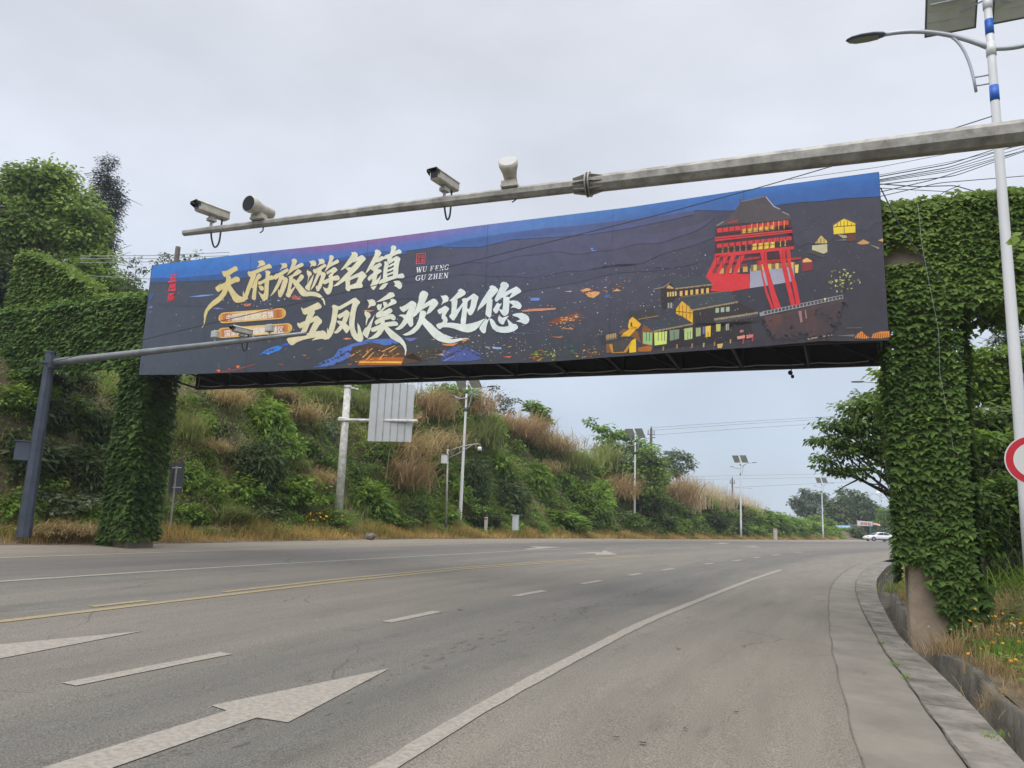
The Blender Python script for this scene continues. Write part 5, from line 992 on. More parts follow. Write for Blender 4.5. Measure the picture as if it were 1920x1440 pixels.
L1 = lambda u: 511-5.5*u
serif('WU', 779.5, 801, 511, 509, 9.6); mb.build('lettering', M['print'], bb, colname='print'); mb = MB(); serif('FENG', 805, 841.5, 508.7, 505.3, 9.6); mb.build('lettering', M['print'], bb, colname='print'); mb = MB()
serif('GU', 778, 799, 526.5, 524.7, 9.8); mb.build('lettering', M['print'], bb, colname='print'); mb = MB(); serif('ZHEN', 801.5, 840.5, 524.4, 521, 9.8)
mb.build('lettering', M['print'], bb, colname='print')
# --- the box behind the print: top cover, edges, truss and back sheet, all dark
TL, TR, BL_, BR = onplane(285, 497, OFF), onplane(1648, 322, OFF), onplane(260, 703, OFF), onplane(1667, 638, OFF)
zbk = onplane(1650, 686, -1.45)[2]; zbkL = onplane(372, 731, -1.45)[2]
uA, uB = float((BL_-PR)@BT), float((BR-PR)@BT); uA2, uB2 = float((onplane(372, 720, -1.45)-PR)@BT), float((onplane(1650, 680, -1.45)-PR)@BT)
def q_(u, v, z): return bpt(u, v, z)            # v metres behind the pillar front
mb = MB()
mb.add([q_(uA2, 1.47, zbkL), q_(uB2, 1.47, zbk), q_(uB2, 1.47, TR[2]-.15), q_(uA2, 1.47, TL[2]-.15)], [[0, 1, 2, 3]])
mb.build('back_sheet', M['soot'], bb)
mb = MB(); zz = lambda u, a, b: a+(b-a)*(u-uA)/(uB-uA)
zbB = lambda u: zbkL+(zbk-zbkL)*(u-uA2)/(uB2-uA2); zbF = lambda u: BL_[2]+(BR[2]-BL_[2])*(u-uA)/(uB-uA)-.02
mb.tube([q_(u, 1.42, zbB(u)+.03) for u in np.linspace(uA2, uB2, 16)], .045, 6); mb.tube([q_(u, -OFF+.1, zbF(u)+.06) for u in np.linspace(uA+.1, uB-.1, 16)], .04, 6)
us = np.linspace(uA2, uB2, 15)
for i, u in enumerate(us):
    mb.box(q_(u, 1.40, zbB(u)+1.0), (.06, .06, 2.0), RB); mb.tube([q_(u, 1.38, zbB(u)+.05), q_(u, -OFF+.12, zbF(u)+.1)], .03, 5)
    if i < len(us)-1: mb.tube([q_(u, 1.36, zbB(u)+.75), q_(us[i+1], 1.36, zbB(us[i+1])+.05)], .028, 5)
mb.tube([q_(uB2-.02, 1.4, zbB(uB2)+.1), q_(uB2+.25, .6, zbB(uB2)+.7)], .03, 5); mb.tube([q_(uB2, 1.40, zbB(uB2)), q_(uB2+.03, 1.4, TR[2]-.2)], .05, 6)
mb.build('truss', M['steel'], bb)
mb = MB(); tu = np.linspace(285.5, 1647.5, 30); fr = [onplane(x, topy(x)+1.5, OFF-.01) for x in tu]; bk_ = [p-BN*(OFF+1.4) for p in fr]
mb.add(fr+bk_, [[i, i+1, 30+i+1, 30+i] for i in range(29)]); mb.build('top_cover', M['soot'], bb)
mb = MB(); e = onplane(1648.5, 323, OFF-.01); e2 = onplane(1667.5, 637, OFF-.01); mb.add([e, e2, e2-BN*.35, e-BN*.35], [[0, 1, 2, 3]]); mb.build('edge_trim', M['soot'], bb); mb = MB(); e = onplane(284.5, 498, OFF-.01); e2 = onplane(259.5, 702, OFF-.01); mb.add([e, e2, e2-BN*.35, e-BN*.35], [[0, 1, 2, 3]])
mb.build('edge_trim', M['soot'], bb)
mb = MB(); mb.tube([q_(u, 1.36, zbB(u)+.10-.035*abs(math.sin(i*.9))) for i, u in enumerate(np.linspace(uA2+.2, uB2-.2, 60))], .012, 5); mb.build('cable', M['palewire'], bb)
mb = MB(); dp = q_(float((onplane(1482, 690, -1.0)-PR)@BT), .95, zbB(uB2*.9)); mb.tube([dp+UP*.02, dp-UP*.12+BT*.02, dp-UP*.16], .01, 5); mb.sphere(dp-UP*.17, (.05, .03, .05)); mb.sphere(dp-UP*.25+BT*.04, (.035, .03, .04)); mb.build('dangling_fixture', M['black'], bb)
mb = MB(); mb.tube([onplane(336, 716, .2), onplane(352, 722, -.6), onplane(374, 728, -1.4)], .02, 5); mb.build('stay_bar', M['steel'], bb)
# ------------------------------------------------------------------ camera gantry over the near lanes
def seg(a, b, t): return np.asarray(a)*(1-t)+np.asarray(b)*t
A0, A1 = at(345, 437, 11.4), at(1920, 248, 7.6)
AD = (A1-A0)/np.linalg.norm(A1-A0); A2 = A0+AD*(np.linalg.norm(A1-A0)+2.3)
def on_arm(px, A=A0, B=A2):               # nearest point of an arm to the view ray through column px
    ts = np.linspace(0, 1, 400); q = np.array([proj(seg(A, B, t))[0] for t in ts]); return ts[np.abs(q-px).argmin()]
tf_ = on_arm(1105)
gp = thing('camera_gantry', 'weathered grey octagonal gantry arm reaching across the near lanes below the sky', 'gantry', (float(A2[0]), float(A2[1]), float(zroad(A2[0], A2[1])[0])-.05))
r_at = lambda t: .05+.085*t
mb = MB(); ts = np.linspace(0, tf_, 12); mb.tube([seg(A0, A2, t) for t in ts], [r_at(t) for t in ts], 8); mb.build('arm', M['armgrey'], gp)
mb = MB(); ts = np.linspace(tf_, 1, 12); mb.tube([seg(A0, A2, t) for t in ts], [r_at(t)+.022 for t in ts], 8); mb.build('arm', M['armgrey'], gp)
mb = MB(); c = seg(A0, A2, tf_); fr_ = frame(AD); R0 = r_at(tf_)
for sgn in (-1, 1): mb.tube([c+AD*(.012*sgn), c+AD*(.03*sgn)], [.165, .165], 28)
for k in range(8):
    a = 2*math.pi*k/8; d = math.cos(a)*fr_[:, 1]+math.sin(a)*fr_[:, 2]; tn = np.cross(AD, d)*.006
    for sgn in (-1, 1):
        p = [c+AD*(.03*sgn)+d*(R0*.8), c+AD*(.03*sgn)+d*.15, c+AD*(.20*sgn)+d*(R0+.02), c+AD*(.20*sgn)+d*(R0*.8)]; mb.prism([q-tn for q in p], tn*2)
mb.build('flange', M['armgrey'], gp)
mb = MB(); gz = gp.location.z; mb.tube([(A2[0], A2[1], gz), (A2[0], A2[1], A2[2]+.6)], [.19, .15], 10); mb.build('post', M['armgrey'], gp)
mb = MB(); mb.box((A2[0], A2[1], gz+.03), (.6, .6, .05)); mb.build('base_plate', M['armgrey'], gp)
def ortho(d):
    d = np.asarray(d, float); d /= np.linalg.norm(d); s_ = np.cross([0, 0, 1.0], d); s_ /= np.linalg.norm(s_); return np.stack([d, s_, np.cross(d, s_)], 1)
def cctv(foot, d, L, label, group, H=.17, sc=1.0):
    t = thing('surveillance_camera', label, 'camera', tuple(foot), 0, group); R = ortho(d); k = L
    c = np.asarray(foot)+np.array([0, 0, H+.13*k])
    mb = MB(); mb.box(c, (k, .32*k, .27*k), R, 0, .015); mb.build('housing', M['ivory'], t)
    mb = MB(); pr = [(-.5*k, -.18*k, .12*k), (-.5*k, -.13*k, .165*k), (-.5*k, .13*k, .165*k), (-.5*k, .18*k, .12*k)]
    a = [c+R@np.array(q) for q in pr]; b = [c+R@np.array((.60*k, q[1], q[2])) for q in pr]; a2 = [q-R[:, 2]*.012 for q in a]; b2 = [q-R[:, 2]*.012 for q in b]
    mb.add(a+b+a2+b2, [[0, 1, 5, 4], [1, 2, 6, 5], [2, 3, 7, 6], [8, 12, 13, 9], [9, 13, 14, 10], [10, 14, 15, 11], [4, 5, 13, 12], [5, 6, 14, 13], [6, 7, 15, 14], [0, 8, 9, 1], [1, 9, 10, 2], [2, 10, 11, 3], [0, 4, 12, 8], [3, 11, 15, 7]]); mb.build('sun_shield', M['ivory'], t)
    mb = MB(); hood = [(.48*k, s_*.138*k, z) for s_, z in ((-1.22, -.03*k), (-1.22, .13*k), (1.22, .13*k), (1.22, -.03*k))]
    a = [c+R@np.array(q) for q in hood]; b = [c+R@np.array((.64*k, q[1], q[2] if q[2] > 0 else .045*k)) for q in hood]; mb.add(a+b, [[0, 4, 5, 1], [1, 5, 6, 2], [2, 6, 7, 3]]); mb.build('hood', M['black'], t)
    mb = MB(); mb.box(c+R[:, 0]*(.5*k+.003), (.01, .23*k, .19*k), R); mb.tube([c+R[:, 0]*(.5*k), c+R[:, 0]*(.53*k)], .05*k, 12); mb.build('window', M['glass'], t)
    mb = MB(); f = np.asarray(foot); mb.tube([f, f+UP*(H*.55)], .022, 8); mb.box(f+UP*(H*.62), (.12, .1, .05), R); mb.box(f+UP*(H*.85), (.08, .07, .07), R); mb.build('bracket', M['galv'], t)
    mb = MB(); s0 = c-R[:, 0]*(.30*k)-R[:, 2]*(.1*k); loop = [s0, s0-UP*(H*.9), s0-UP*(H+.24), (s0+f)/2-UP*(H+.20)-UP*.05, f-UP*.14, f-UP*.02]
    tt = np.linspace(0, 1, 22); P = np.array(loop); idx = np.linspace(0, len(P)-1, 22); pl = np.stack([np.interp(idx, range(len(P)), P[:, i]) for i in range(3)], 1)
    for _ in range(3): pl[1:-1] = (pl[:-2]+2*pl[1:-1]+pl[2:])/4
    mb.tube(pl-BN*.02, .014, 6); mb.build('cable', M['wire'], t); return t
def radar(foot, d, L, D, label, group, face):
    t = thing('drum_lamp', label, 'strobe lamp', tuple(foot), 0, group); f = np.asarray(foot); d = np.asarray(d, float)/np.linalg.norm(d); c = f+UP*.2
    mb = MB(); prof = [(-.55, .30), (-.53, .34), (-.1, .36), (.1, .40), (.3, .5), (.36, .53), (.5, .53), (.5, .49)]
    mb.tube([c+d*(p[0]*L) for p in prof], [p[1]*D for p in prof], 24); mb.build('housing', M['ivory'], t, True)
    mb = MB(); mb.tube([c+d*(.5*L-.004), c+d*(.5*L+.006)], [.47*D]*2, 24); mb.build('face', face, t)
    mb = MB(); mb.box(f+UP*.05, (.2, .14, .1), ortho(AD)); mb.box(f+UP*.02+AD*.02, (.24, .18, .03), ortho(AD)); mb.tube([f+UP*.05, c], .03, 8); mb.build('bracket', M['ivory'], t)
    mb = MB(); mb.tube([f+AD*.1-UP*.02, f+AD*.1-UP*.17, f+AD*.05-UP*.2], .01, 6); mb.build('cable', M['wire'], t); return t
def arm_top(px): t = on_arm(px); return seg(A0, A2, t)+UP*(r_at(t)*.9+(.02 if t > tf_ else 0))
cctv(arm_top(395), (-.62, -.78, .0), .52, 'ivory box camera at the far tip of the long gantry arm', 'cameras on the gantries', .19)
cctv(arm_top(832), (-.52, -.85, .0), .50, 'ivory box camera in the middle of the long gantry arm', 'cameras on the gantries', .17)
radar(arm_top(483), (-.45, -.88, -.02), .46, .25, 'ivory drum lamp with dark grey face near the gantry arm tip', 'drum lamps on the gantry', M['radarface'])
radar(arm_top(953), (-.14, -.72, .5), .42, .25, 'ivory drum lamp tilted up to the sky beside the arm flange', 'drum lamps on the gantry', mat('pale_face', (.42, .42, .41), .6))

# ------------------------------------------------------------------ slate gantry on the far verge, left
G0 = at(47, 985, 20.4); G1 = at(95, 662, 20.4); G1 = np.array([G0[0]+(G1[0]-G0[0])*.25, G0[1], G1[2]])
g2 = thing('camera_gantry', 'slate blue gantry post on the far verge with an arm before the billboard', 'gantry', (float(G0[0]), float(G0[1]), float(G0[2])-.2))
mb = MB(); mb.tube([G0-UP*.3, G1], [.19, .125], 8); mb.build('post', M['slate'], g2)
mb = MB(); mb.tube([G1, G1+UP*.04], [.14, .14], 10); mb.build('cap', M['slate'], g2)
B0 = at(100, 680, 20.3); B0 = np.array([G1[0], G1[1], B0[2]]); B1 = at(573, 625.5, 16.1)
mb = MB(); mb.tube([seg(B0, B1, t) for t in np.linspace(.02, 1, 10)], np.linspace(.115, .045, 10), 10); mb.build('arm', M['greyarm'], g2, True)
mb = MB(); mb.box(G1-UP*.28, (.36, .36, .05)); mb.box(seg(B0, B1, .03), (.05, .34, .34), ortho(B1-B0)); mb.build('bracket', M['slate'], g2)
cb = at(44, 846, 20.4); mb = MB(); mb.box(cb, (.38, .30, .52), rotz(.4), 0, .02); mb.build('control_box', M['slate'], g2)
mb = MB(); mb.box(cb+UP*.27, (.44, .36, .03), rotz(.4)); mb.build('box_lid', M['slate'], g2)
def arm2(px): t = on_arm(px, B0, B1); return seg(B0, B1, t)+UP*(.115-.07*t)
cctv(arm2(452), (-.62, -.78, .0), .48, 'ivory box camera in front of the billboard badge, on the slate gantry', 'cameras on the gantries', .12)
for px, lab in ((402, 'small pale flash box on the slate gantry arm, left of its camera'), (504, 'small pale flash box on the slate gantry arm, right of its camera')):
    f = arm2(px); t = thing('flash_box', lab, 'flash lamp', tuple(f), 0, 'flash boxes on the slate gantry'); R = ortho((-.5, -.86, 0))
    mb = MB(); mb.box(f+UP*.17, (.12, .2, .17), R, 0, .012); mb.build('housing', M['ivory'], t)
    mb = MB(); mb.box(f+UP*.17+R[:, 0]*.063, (.008, .17, .14), R); mb.build('face', mat('flash_glass', (.42, .43, .40), .3), t)
    mb = MB(); mb.tube([f-UP*.1, f+UP*.09], .02, 8); mb.tube([f-UP*.1, f-UP*.16+BT*.03, f-UP*.1+BT*.08], .01, 5); mb.build('bracket', M['galv'], t)

# ------------------------------------------------------------------ solar street lamps
def lamp(label, group, loc, rz, side, H=9.9, bandm=None, sr=.1):
    """local x across the road to the right, y along it; side: -1 arm to the left, 1 arm to the right"""
    t = thing('street_lamp', label, 'street lamp', loc, rz, group); J = H-1.05
    def part(name, mb, m, sm=False, parent=t): return mb.build(name, m, parent, sm, world=False)
    rr = lambda z: sr-(sr-.06)*z/H
    mb = MB(); mb.tube([(0, 0, z) for z in np.linspace(-.1, H, 8)], [rr(z) for z in np.linspace(0, H, 8)], 14); part('pole', mb, M['white'], True)
    for z0, z1 in ((J+.26, J+.54), (J-.98, J-.70)):
        mb = MB(); mb.tube([(0, 0, z0), (0, 0, z1)], [rr(z0)+.004, rr(z1)+.004], 14); part('band', mb, bandm or M['blue'], True)
    mb = MB(); mb.tube([(0, 0, J-.14), (0, 0, J+.1)], [rr(J)+.012]*2, 14); part('collar', mb, M['white'], True); mb = MB(); mb.tube([(0, 0, H-.3), (0, 0, H-.12)], [rr(H)+.014]*2, 14); part('collar', mb, M['white'], True)
    def armpts(s_, L, rise): return [(s_*L*u, 0, J+rise*(1-(1-u)**2)) for u in np.linspace(0, 1, 12)]
    mb = MB(); pts = armpts(side, 1.60, .66); mb.tube(pts, np.linspace(.045, .035, 12), 10); part('arm', mb, M['lampgrey'], True)
    mb = MB(); mb.tube([(-side*.95*u, 0, J-.07*math.sin(u*2.6)*1.4+.16*u*u) for u in np.linspace(0, 1, 10)], .04, 10); part('rear_arm', mb, M['lampgrey'], True)
    mb = MB(); b0 = np.array(pts[5]); mb.tube([b0*(1-u)**2+np.array([side*.33, 0, b0[2]-.12])*2*u*(1-u)+np.array([side*.26, 0, J-.75])*u*u for u in np.linspace(0, 1, 10)], .024, 8)
    for z in (J-.48, J-.64): mb.tube([(side*.27, 0, z), (side*.05, 0, z)], .014, 6)
    part('brace', mb, M['lampgrey'], True)
    def head(x0, z0, s_, L, tilt):
        mb = MB(); n = 14
        prof = [(0, .035, .03), (.06, .07, .05), (.14, .09, .055), (.3, .125, .055), (.6, .135, .05), (.85, .10, .04), (.97, .045, .025), (1.0, .01, .01)]
        vs = []; fs = []
        for i, (u, w_, h) in enumerate(prof):
            for k in range(n): a = 2*math.pi*k/n; vs.append((x0+s_*u*L, w_*math.cos(a), z0+tilt*u+h*math.sin(a)*(1 if math.sin(a) > 0 else .55)))
        for i in range(len(prof)-1):
            for k in range(n): j = (k+1) % n; fs.append([i*n+k, i*n+j, (i+1)*n+j, (i+1)*n+k])
        fs.append(list(range(n))); mb.add(vs, fs); h = part('lamp_head', mb, M['lamphead'], True)
        mb = MB(); q = [(.18, .07), (.45, .1), (.75, .095), (.93, .045)]; zz_ = -.035
        mb.poly([(x0+s_*u*L, w_, z0+tilt*u+zz_) for u, w_ in q]+[(x0+s_*u*L, -w_, z0+tilt*u+zz_) for u, w_ in q[::-1]]); part('lens', mb, M['lens'], parent=h)
    head(side*1.58, J+.66, side, .66, .03); head(-side*.93, J+.12, -side, .5, .05)
    for s_ in (-1, 1):
        c = np.array([s_*.52, 0, H+.12]); a = rad(42); ax = np.array([1.0, 0, 0]); dn = np.array([0, math.cos(a), -math.sin(a)]); nn = np.cross(ax, dn); R = np.stack([ax, dn, nn], 1)
        mb = MB(); mb.box(c, (.78, 1.25, .03), R); pn = part('solar_panel', mb, M['cell'])
        mb = MB()
        for ex, ey, sx, sy in ((-.39, 0, .03, 1.28), (.39, 0, .03, 1.28), (0, -.625, .81, .03), (0, .625, .81, .03)): mb.box(c+R@np.array([ex, ey, 0]), (sx, sy, .045), R)
        part('panel_frame', mb, M['cellframe'], parent=pn)
        mb = MB()
        for k in range(-2, 3): mb.box(c+R@np.array([0, k*.2, -.019*np.sign(nn[2])]), (.74, .008, .006), R)
        part('cell_lines', mb, M['oldwhite'], parent=pn)
    mb = MB(); mb.tube([(-.85, .02, H+.02), (.85, .02, H+.02)], .022, 8)
    for s_ in (-1, 1): mb.tube([(0, 0, H-.15), (s_*.5, -.2, H+.2)], .014, 6); mb.tube([(0, 0, H-.1), (s_*.5, .3, H-.1)], .014, 6)
    part('panel_bracket', mb, M['lampgrey'])
    return t
def lamp_at(px, py, Y, label, side, group, H, **k):
    p = at(px, py, Y); s, l = slat(p[0], p[1]); tg = np.array([np.interp(s[0], SC, TG[:, 0]), np.interp(s[0], SC, TG[:, 1])]); return lamp(label, group, tuple(p), math.atan2(-tg[0], tg[1]), side, H, **k)
pN = at(1938, 1100, 11.5)
SLG = 'solar street lamps along the road'
topn = at(1850, 108, 11.7)
lamp_at(1936, 1098, 11.5, 'near solar street lamp with bright blue bands at the right edge', -1, SLG, topn[2]+1.05-pN[2]+.02)
def lampH(px, ptop, Y, z0): return at(px, ptop, Y)[2]-z0
first = None
for (px, py, Y, ptop, lab) in ((861.5, 992, 44.5, 727, 'solar street lamp nearest the billboard on the far verge, head before the grassy bank'), (1189, 1000, 67, 822, 'solar street lamp rising in front of the tall green trees on the bank'), (1389.5, 1005, 84, 868, 'solar street lamp against the sky beyond the plumed grass'), (1543.5, 1007, 108, 906, 'distant solar street lamp just left of the far shop')):
    p = at(px, py, Y); H = lampH(px, ptop, Y, p[2]); sc_ = 1.0
    if first is None: first = lamp_at(px, py, Y, lab, 1, SLG, 9.9, bandm=M['navy'], sr=.135); o = first
    else: o = copy_tree(first); o['label'] = lab
    s, l = slat(p[0], p[1]); tg = np.array([np.interp(s[0], SC, TG[:, 0]), np.interp(s[0], SC, TG[:, 1])])
    o.location = tuple(p); o.rotation_euler = (0, 0, math.atan2(-tg[0], tg[1])); k = H/9.5; o.scale = (k, k, k)
for (px, py, Y, lab) in ((1684, 724, 40, 'solar street lamp hidden behind the right ivy pillar, only its head showing'), (1652, 929, 158, 'farthest solar street lamp, its head over the trees behind the shop')):
    p = at(px, py, Y); z0 = float(zroad(p[0], p[1])[0]); o = copy_tree(first); o['label'] = lab; s, l = slat(p[0], p[1]); tg = np.array([np.interp(s[0], SC, TG[:, 0]), np.interp(s[0], SC, TG[:, 1])])
    k = (p[2]-z0)/9.2; o.scale = (k, k, k); o.location = (p[0], p[1], z0); o.rotation_euler = (0, 0, math.atan2(-tg[0], tg[1])+math.pi)
p = at(-62, 352, 19.0); o = copy_tree(first); o['label'] = 'solar street lamp off the left edge, grey head poking into the sky'; k = 1.0
o.location = (p[0]-.2, p[1], p[2]-9.2); o.rotation_euler = (0, 0, rad(-22))

# ------------------------------------------------------------------ road signs seen from behind, posts, cabinets
def pole_between(mb, a, b, r0, r1, n=12): mb.tube([a, b], [r0, r1], n)
Yb = 34.0
sg = thing('road_sign', 'large ribbed metal road sign seen from behind on a leaning white post', 'road sign', tuple(at(634, 968, Yb)))
a, b = at(634, 968, Yb), at(652, 727, Yb); mb = MB(); mb.tube([a-UP*.3, seg(a, b, .5), b], [.19, .17, .15], 14); mb.build('post', M['oldwhite'], sg, True)
mb = MB(); mb.tube([b, b+UP*.12], [.18, .17], 14); q = at(672, 731, Yb); mb.tube([b+UP*.02, q+UP*.02], .045, 8); mb.build('cap', M['oldwhite'], sg)
sd_ = -.04
def sgp(px, py, d=0): return at(px, py, Yb-.35-d+(px-735)*.004)
mb = MB(); mb.prism([sgp(697, 715), sgp(778, 722), sgp(771, 828.5), sgp(689, 827)], np.array([0, .03, 0])); mb.build('panel', M['sheet'], sg)
for k in range(5):
    u = .17+.166*k; mb = MB(); a1, a2 = sgp(697+81*u, 716, .015), sgp(689+82*u, 827, .015); mb.tube([a1, a2], .022, 6); mb.build('rib', M['galv'], sg)
for (y0, y1) in ((787, 789.5),):
    mb = MB(); mb.tube([at(646, 787.5, Yb-.42), sgp(783, 789.5, .16)], .07, 10); mb.build('arm', M['oldwhite'], sg)
mb = MB(); cc = at(645, 787, Yb); mb.box(cc, (.5, .42, .22), None, 0, .05); mb.build('clamp', M['oldwhite'], sg)
mb = MB(); mb.tube([sgp(782, 786, .1), sgp(791, 784, .1)], .085, 10); mb.build('arm_end', M['orange'], sg)
Ys = 24.0
s2 = thing('road_sign', 'small dark grey road sign seen from behind on a thin post', 'road sign', tuple(at(319, 981, Ys)))
mb = MB(); mb.tube([at(319, 985, Ys), at(331, 874, Ys)], .032, 8); mb.build('post', M['galv'], s2)
mb = MB(); mb.prism([at(320, 868, Ys-.05), at(346.5, 868, Ys-.05+.3), at(341, 924, Ys-.05+.3), at(315.5, 924, Ys-.05)], np.array([-.01, .025, 0])); mb.build('panel', M['sheetdark'], s2)
mb = MB()
for y in (877, 914): mb.tube([at(323, y, Ys-.09), at(340, y, Ys+.1)], .018, 6)
mb.build('rail', M['galv'], s2)
Yc = 42.0
s3 = thing('surveillance_mast', 'slim grey mast with a dome camera arm and white box on the verge', 'camera mast', tuple(at(836, 992, Yc)))
mb = MB(); mb.tube([at(836, 995, Yc), at(839.5, 842, Yc)], [.07, .055], 10); mb.tube([at(839.5, 842, Yc), at(839.7, 834, Yc)], .015, 5); mb.build('pole', M['galv'], s3, True)
mb = MB(); ap = [at(x, y, Yc) for x, y in ((840, 846), (856, 840), (876, 835), (893, 832.5), (900, 833), (900.5, 838))]; mb.tube(ap, .03, 8); mb.tube([at(840, 859, Yc), at(862, 849, Yc), at(886, 834, Yc)], .022, 6)
for x, y0, y1 in ((862, 839, 849), (846, 845, 855)): mb.tube([at(x, y0, Yc), at(x, y1, Yc)], .016, 5)
mb.build('arm', M['galv'], s3, True)
cc = at(899.5, 840, Yc); mb = MB(); mb.tube([cc+UP*.06, cc-UP*.16], [.11, .12], 14); mb.build('camera_housing', M['white'], s3, True)
mb = MB(); mb.sphere(cc-UP*.18, (.1, .1, .11)); mb.build('camera_dome', M['glass'], s3, True)
mb = MB(); mb.box(at(833, 861, Yc-.1), (.34, .3, .5), None, 0, .02); mb.build('control_box', M['white'], s3)
mb = MB(); mb.box(at(833, 861, Yc-.1)+UP*.27, (.4, .36, .03)); mb.build('box_lid', M['galv'], s3)
for px, p0, p1, Y, lab in ((911, 998, 973, 45, 'short concrete marker post with a red cap on the far verge'), (1453.5, 1012, 993, 92, 'weathered concrete marker post on the far verge beside the creeper hedge')):
    a, b = at(px, p0, Y), at(px, p1, Y); t = thing('marker_post', lab, 'marker post', tuple(a), 0, 'concrete marker posts on the verge')
    h = b[2]-a[2]; wd = 6.2*Y/F
    mb = MB(); mb.box((a+b)/2, (wd, wd, h+.2), None, 0, wd*.12); mb.build('post', M['plum'], t)
    mb = MB(); mb.box(b+UP*.03-UP*.02, (wd+.012, wd+.012, .13), None, 0, wd*.1); mb.build('cap', mat('faded_red_cap', (.26, .075, .055), .8), t)
a, b = at(966.5, 993, 46), at(966.5, 967, 46); t = thing('roadside_cabinet', 'pale grey metal cabinet standing in the dry verge grass', 'cabinet', tuple(a))
mb = MB(); mb.box((a+b)/2, (.32, .3, b[2]-a[2]+.1), rotz(-.5), 0, .02); mb.build('body', M['cabinet'], t)
mb = MB(); mb.box(b+UP*.03, (.38, .36, .05), rotz(-.5)); mb.build('lid', M['cabinet'], t)
mb = MB(); mb.box((a+b)/2+rotz(-.5)@np.array([0, -.155, .02]), (.25, .012, (b[2]-a[2])*.82), rotz(-.5)); mb.build('door', M['cabinet'], t)
# round prohibition sign, mostly outside the frame
def round_sign(c, r, n_, label, foot):
    t = thing('round_road_sign', label, 'road sign', tuple(foot)); n_ = np.asarray(n_, float)/np.linalg.norm(n_)
    mb = MB(); mb.tube([c-n_*.012, c+n_*.006], [r*1.03]*2, 48); mb.build('backing', M['signwhite'], t)
    mb = MB(); s_ = np.cross(UP, n_); s_ /= np.linalg.norm(s_); u_ = np.cross(n_, s_); vs = []
    for rr_ in (r*.985, r*.72):
        for k in range(48): a = 2*math.pi*k/48; vs.append(c+n_*.009+rr_*(math.cos(a)*s_+math.sin(a)*u_))
    mb.add(vs, [[k, (k+1) % 48, 48+(k+1) % 48, 48+k] for k in range(48)]); mb.build('ring', M['red'], t)
    mb = MB(); mb.tube([c+n_*.006, c+n_*.010], [r*.72]*2, 48); mb.build('field', M['signwhite'], t)
    mb = MB(); mb.tube([foot-UP*.3, c-n_*.05+UP*r*.8], .035, 10); mb.build('post', M['white'], t, True); return t
c = at(1939, 863, 10.2); round_sign(c, .335, (-.42, -.9, 0), 'round red ringed white sign cut off by the right edge', at(1934, 1112, 10.3))
c = at(-22, 722, 24); round_sign(c, .42, (-.1, -1, 0), 'round red ringed sign cut off by the left edge', at(-36, 1010, 24.1))
# rock on the verge
t = at(692, 1006, 33.5); mb = MB(); mb.sphere(t, (.28, .2, .14), 0, 9, 6); rr_ = random.Random(3); mb.v = [tuple(q+rr_.uniform(-.04, .04) for q in v) for v in mb.v]; o = mb.build('rock', M['rock']); tag(o, 'grey brown rock lying on the far verge edge below the big sign', 'rock')

# ------------------------------------------------------------------ utility poles and wires
def upole(px, py, Y, down, label, cross=True, r=.14):
    top = at(px, py, Y); t = thing('utility_pole', label, 'utility pole', (top[0], top[1], top[2]-down)); mb = MB(); mb.tube([top-UP*down, top], [r*1.3, r*.9], 10); mb.build('pole', M['wood'], t)
    if cross:
        mb = MB(); mb.box(top-UP*.75, (1.1, .08, .1), rotz(.5)); mb.build('crossarm', M['wood'], t)
        mb = MB()
        for d in (-.45, .45): mb.tube([top-UP*.7+rotz(.5)@np.array([d, 0, 0]), top-UP*.25+rotz(.5)@np.array([d, 0, 0])], .05, 6)
        mb.tube([top, top+UP*.25], .05, 6); mb.build('insulators', M['wood'], t)
    return t
upole(1221, 803, 88, 9, 'dark utility pole with crossarm behind the trees on the bank', True, .16)
upole(1373, 897, 118, 9, 'distant utility pole with crossarm beyond the plumed grass', True, .13)
upole(334, 463, 32, 9, 'weathered wooden pole stub showing above the billboard', False, .12)
def wire(pts, Ys_, label, r=.012, sag=0.0, m='wire', group='overhead wires', n=24):
    P = np.array([at(p[0], p[1], y) for p, y in zip(pts, Ys_)]); ix_ = np.linspace(0, len(P)-1, n*(len(P)-1)); Q = np.stack([np.interp(ix_, range(len(P)), P[:, i]) for i in range(3)], 1)
    if len(P) > 2:
        for _ in range(5): Q[1:-1] = (Q[:-2]+2*Q[1:-1]+Q[2:])/4
    elif sag: u = np.linspace(0, 1, len(Q)); Q[:, 2] -= sag*4*u*(1-u)
    mb = MB(); mb.tube(Q, r, 4); o = mb.build('overhead_wire', M[m]); tag(o, label, 'wire', group); return o
wire([(-60, 717), (400, 605), (700, 536), (980, 466), (1250, 399), (1440, 347), (1634, 290), (1860, 218)], [17, 15.5, 14.6, 13.8, 13.0, 12.4, 11.9, 11.3], 'thin black wire slanting across the face of the billboard', .009)
for y0, y1, k in ((331, 262, 0), (337, 268, 1), (339, 276, 2), (341, 282, 3)):
    wire([(1650, y0), (1780, (y0*.62+y1*.38)+3), (1920, y1), (2080, y1-26)], [13.4, 14, 15, 16], ['uppermost strand of the cable bundle leaving the billboard corner', 'second strand of the cable bundle leaving the billboard corner', 'third strand of the cable bundle leaving the billboard corner', 'lowest strand of the cable bundle leaving the billboard corner'][k], .011 if k < 2 else .008)
wire([(1650, 346), (1790, 330), (1920, 284), (2060, 250)], [13.4, 14, 15, 16], 'wire just below the cable bundle beside the near lamp', .010)
wire([(1650, 360), (1750, 337), (1920, 282), (2040, 236)], [13.4, 14, 15, 16], 'wire rising from the billboard edge over the ivy', .010)
wire([(1652, 368), (1760, 343), (1920, 330), (2040, 320)], [13.4, 14, 15, 16], 'nearly level wire just over the ivy covered beam', .009)
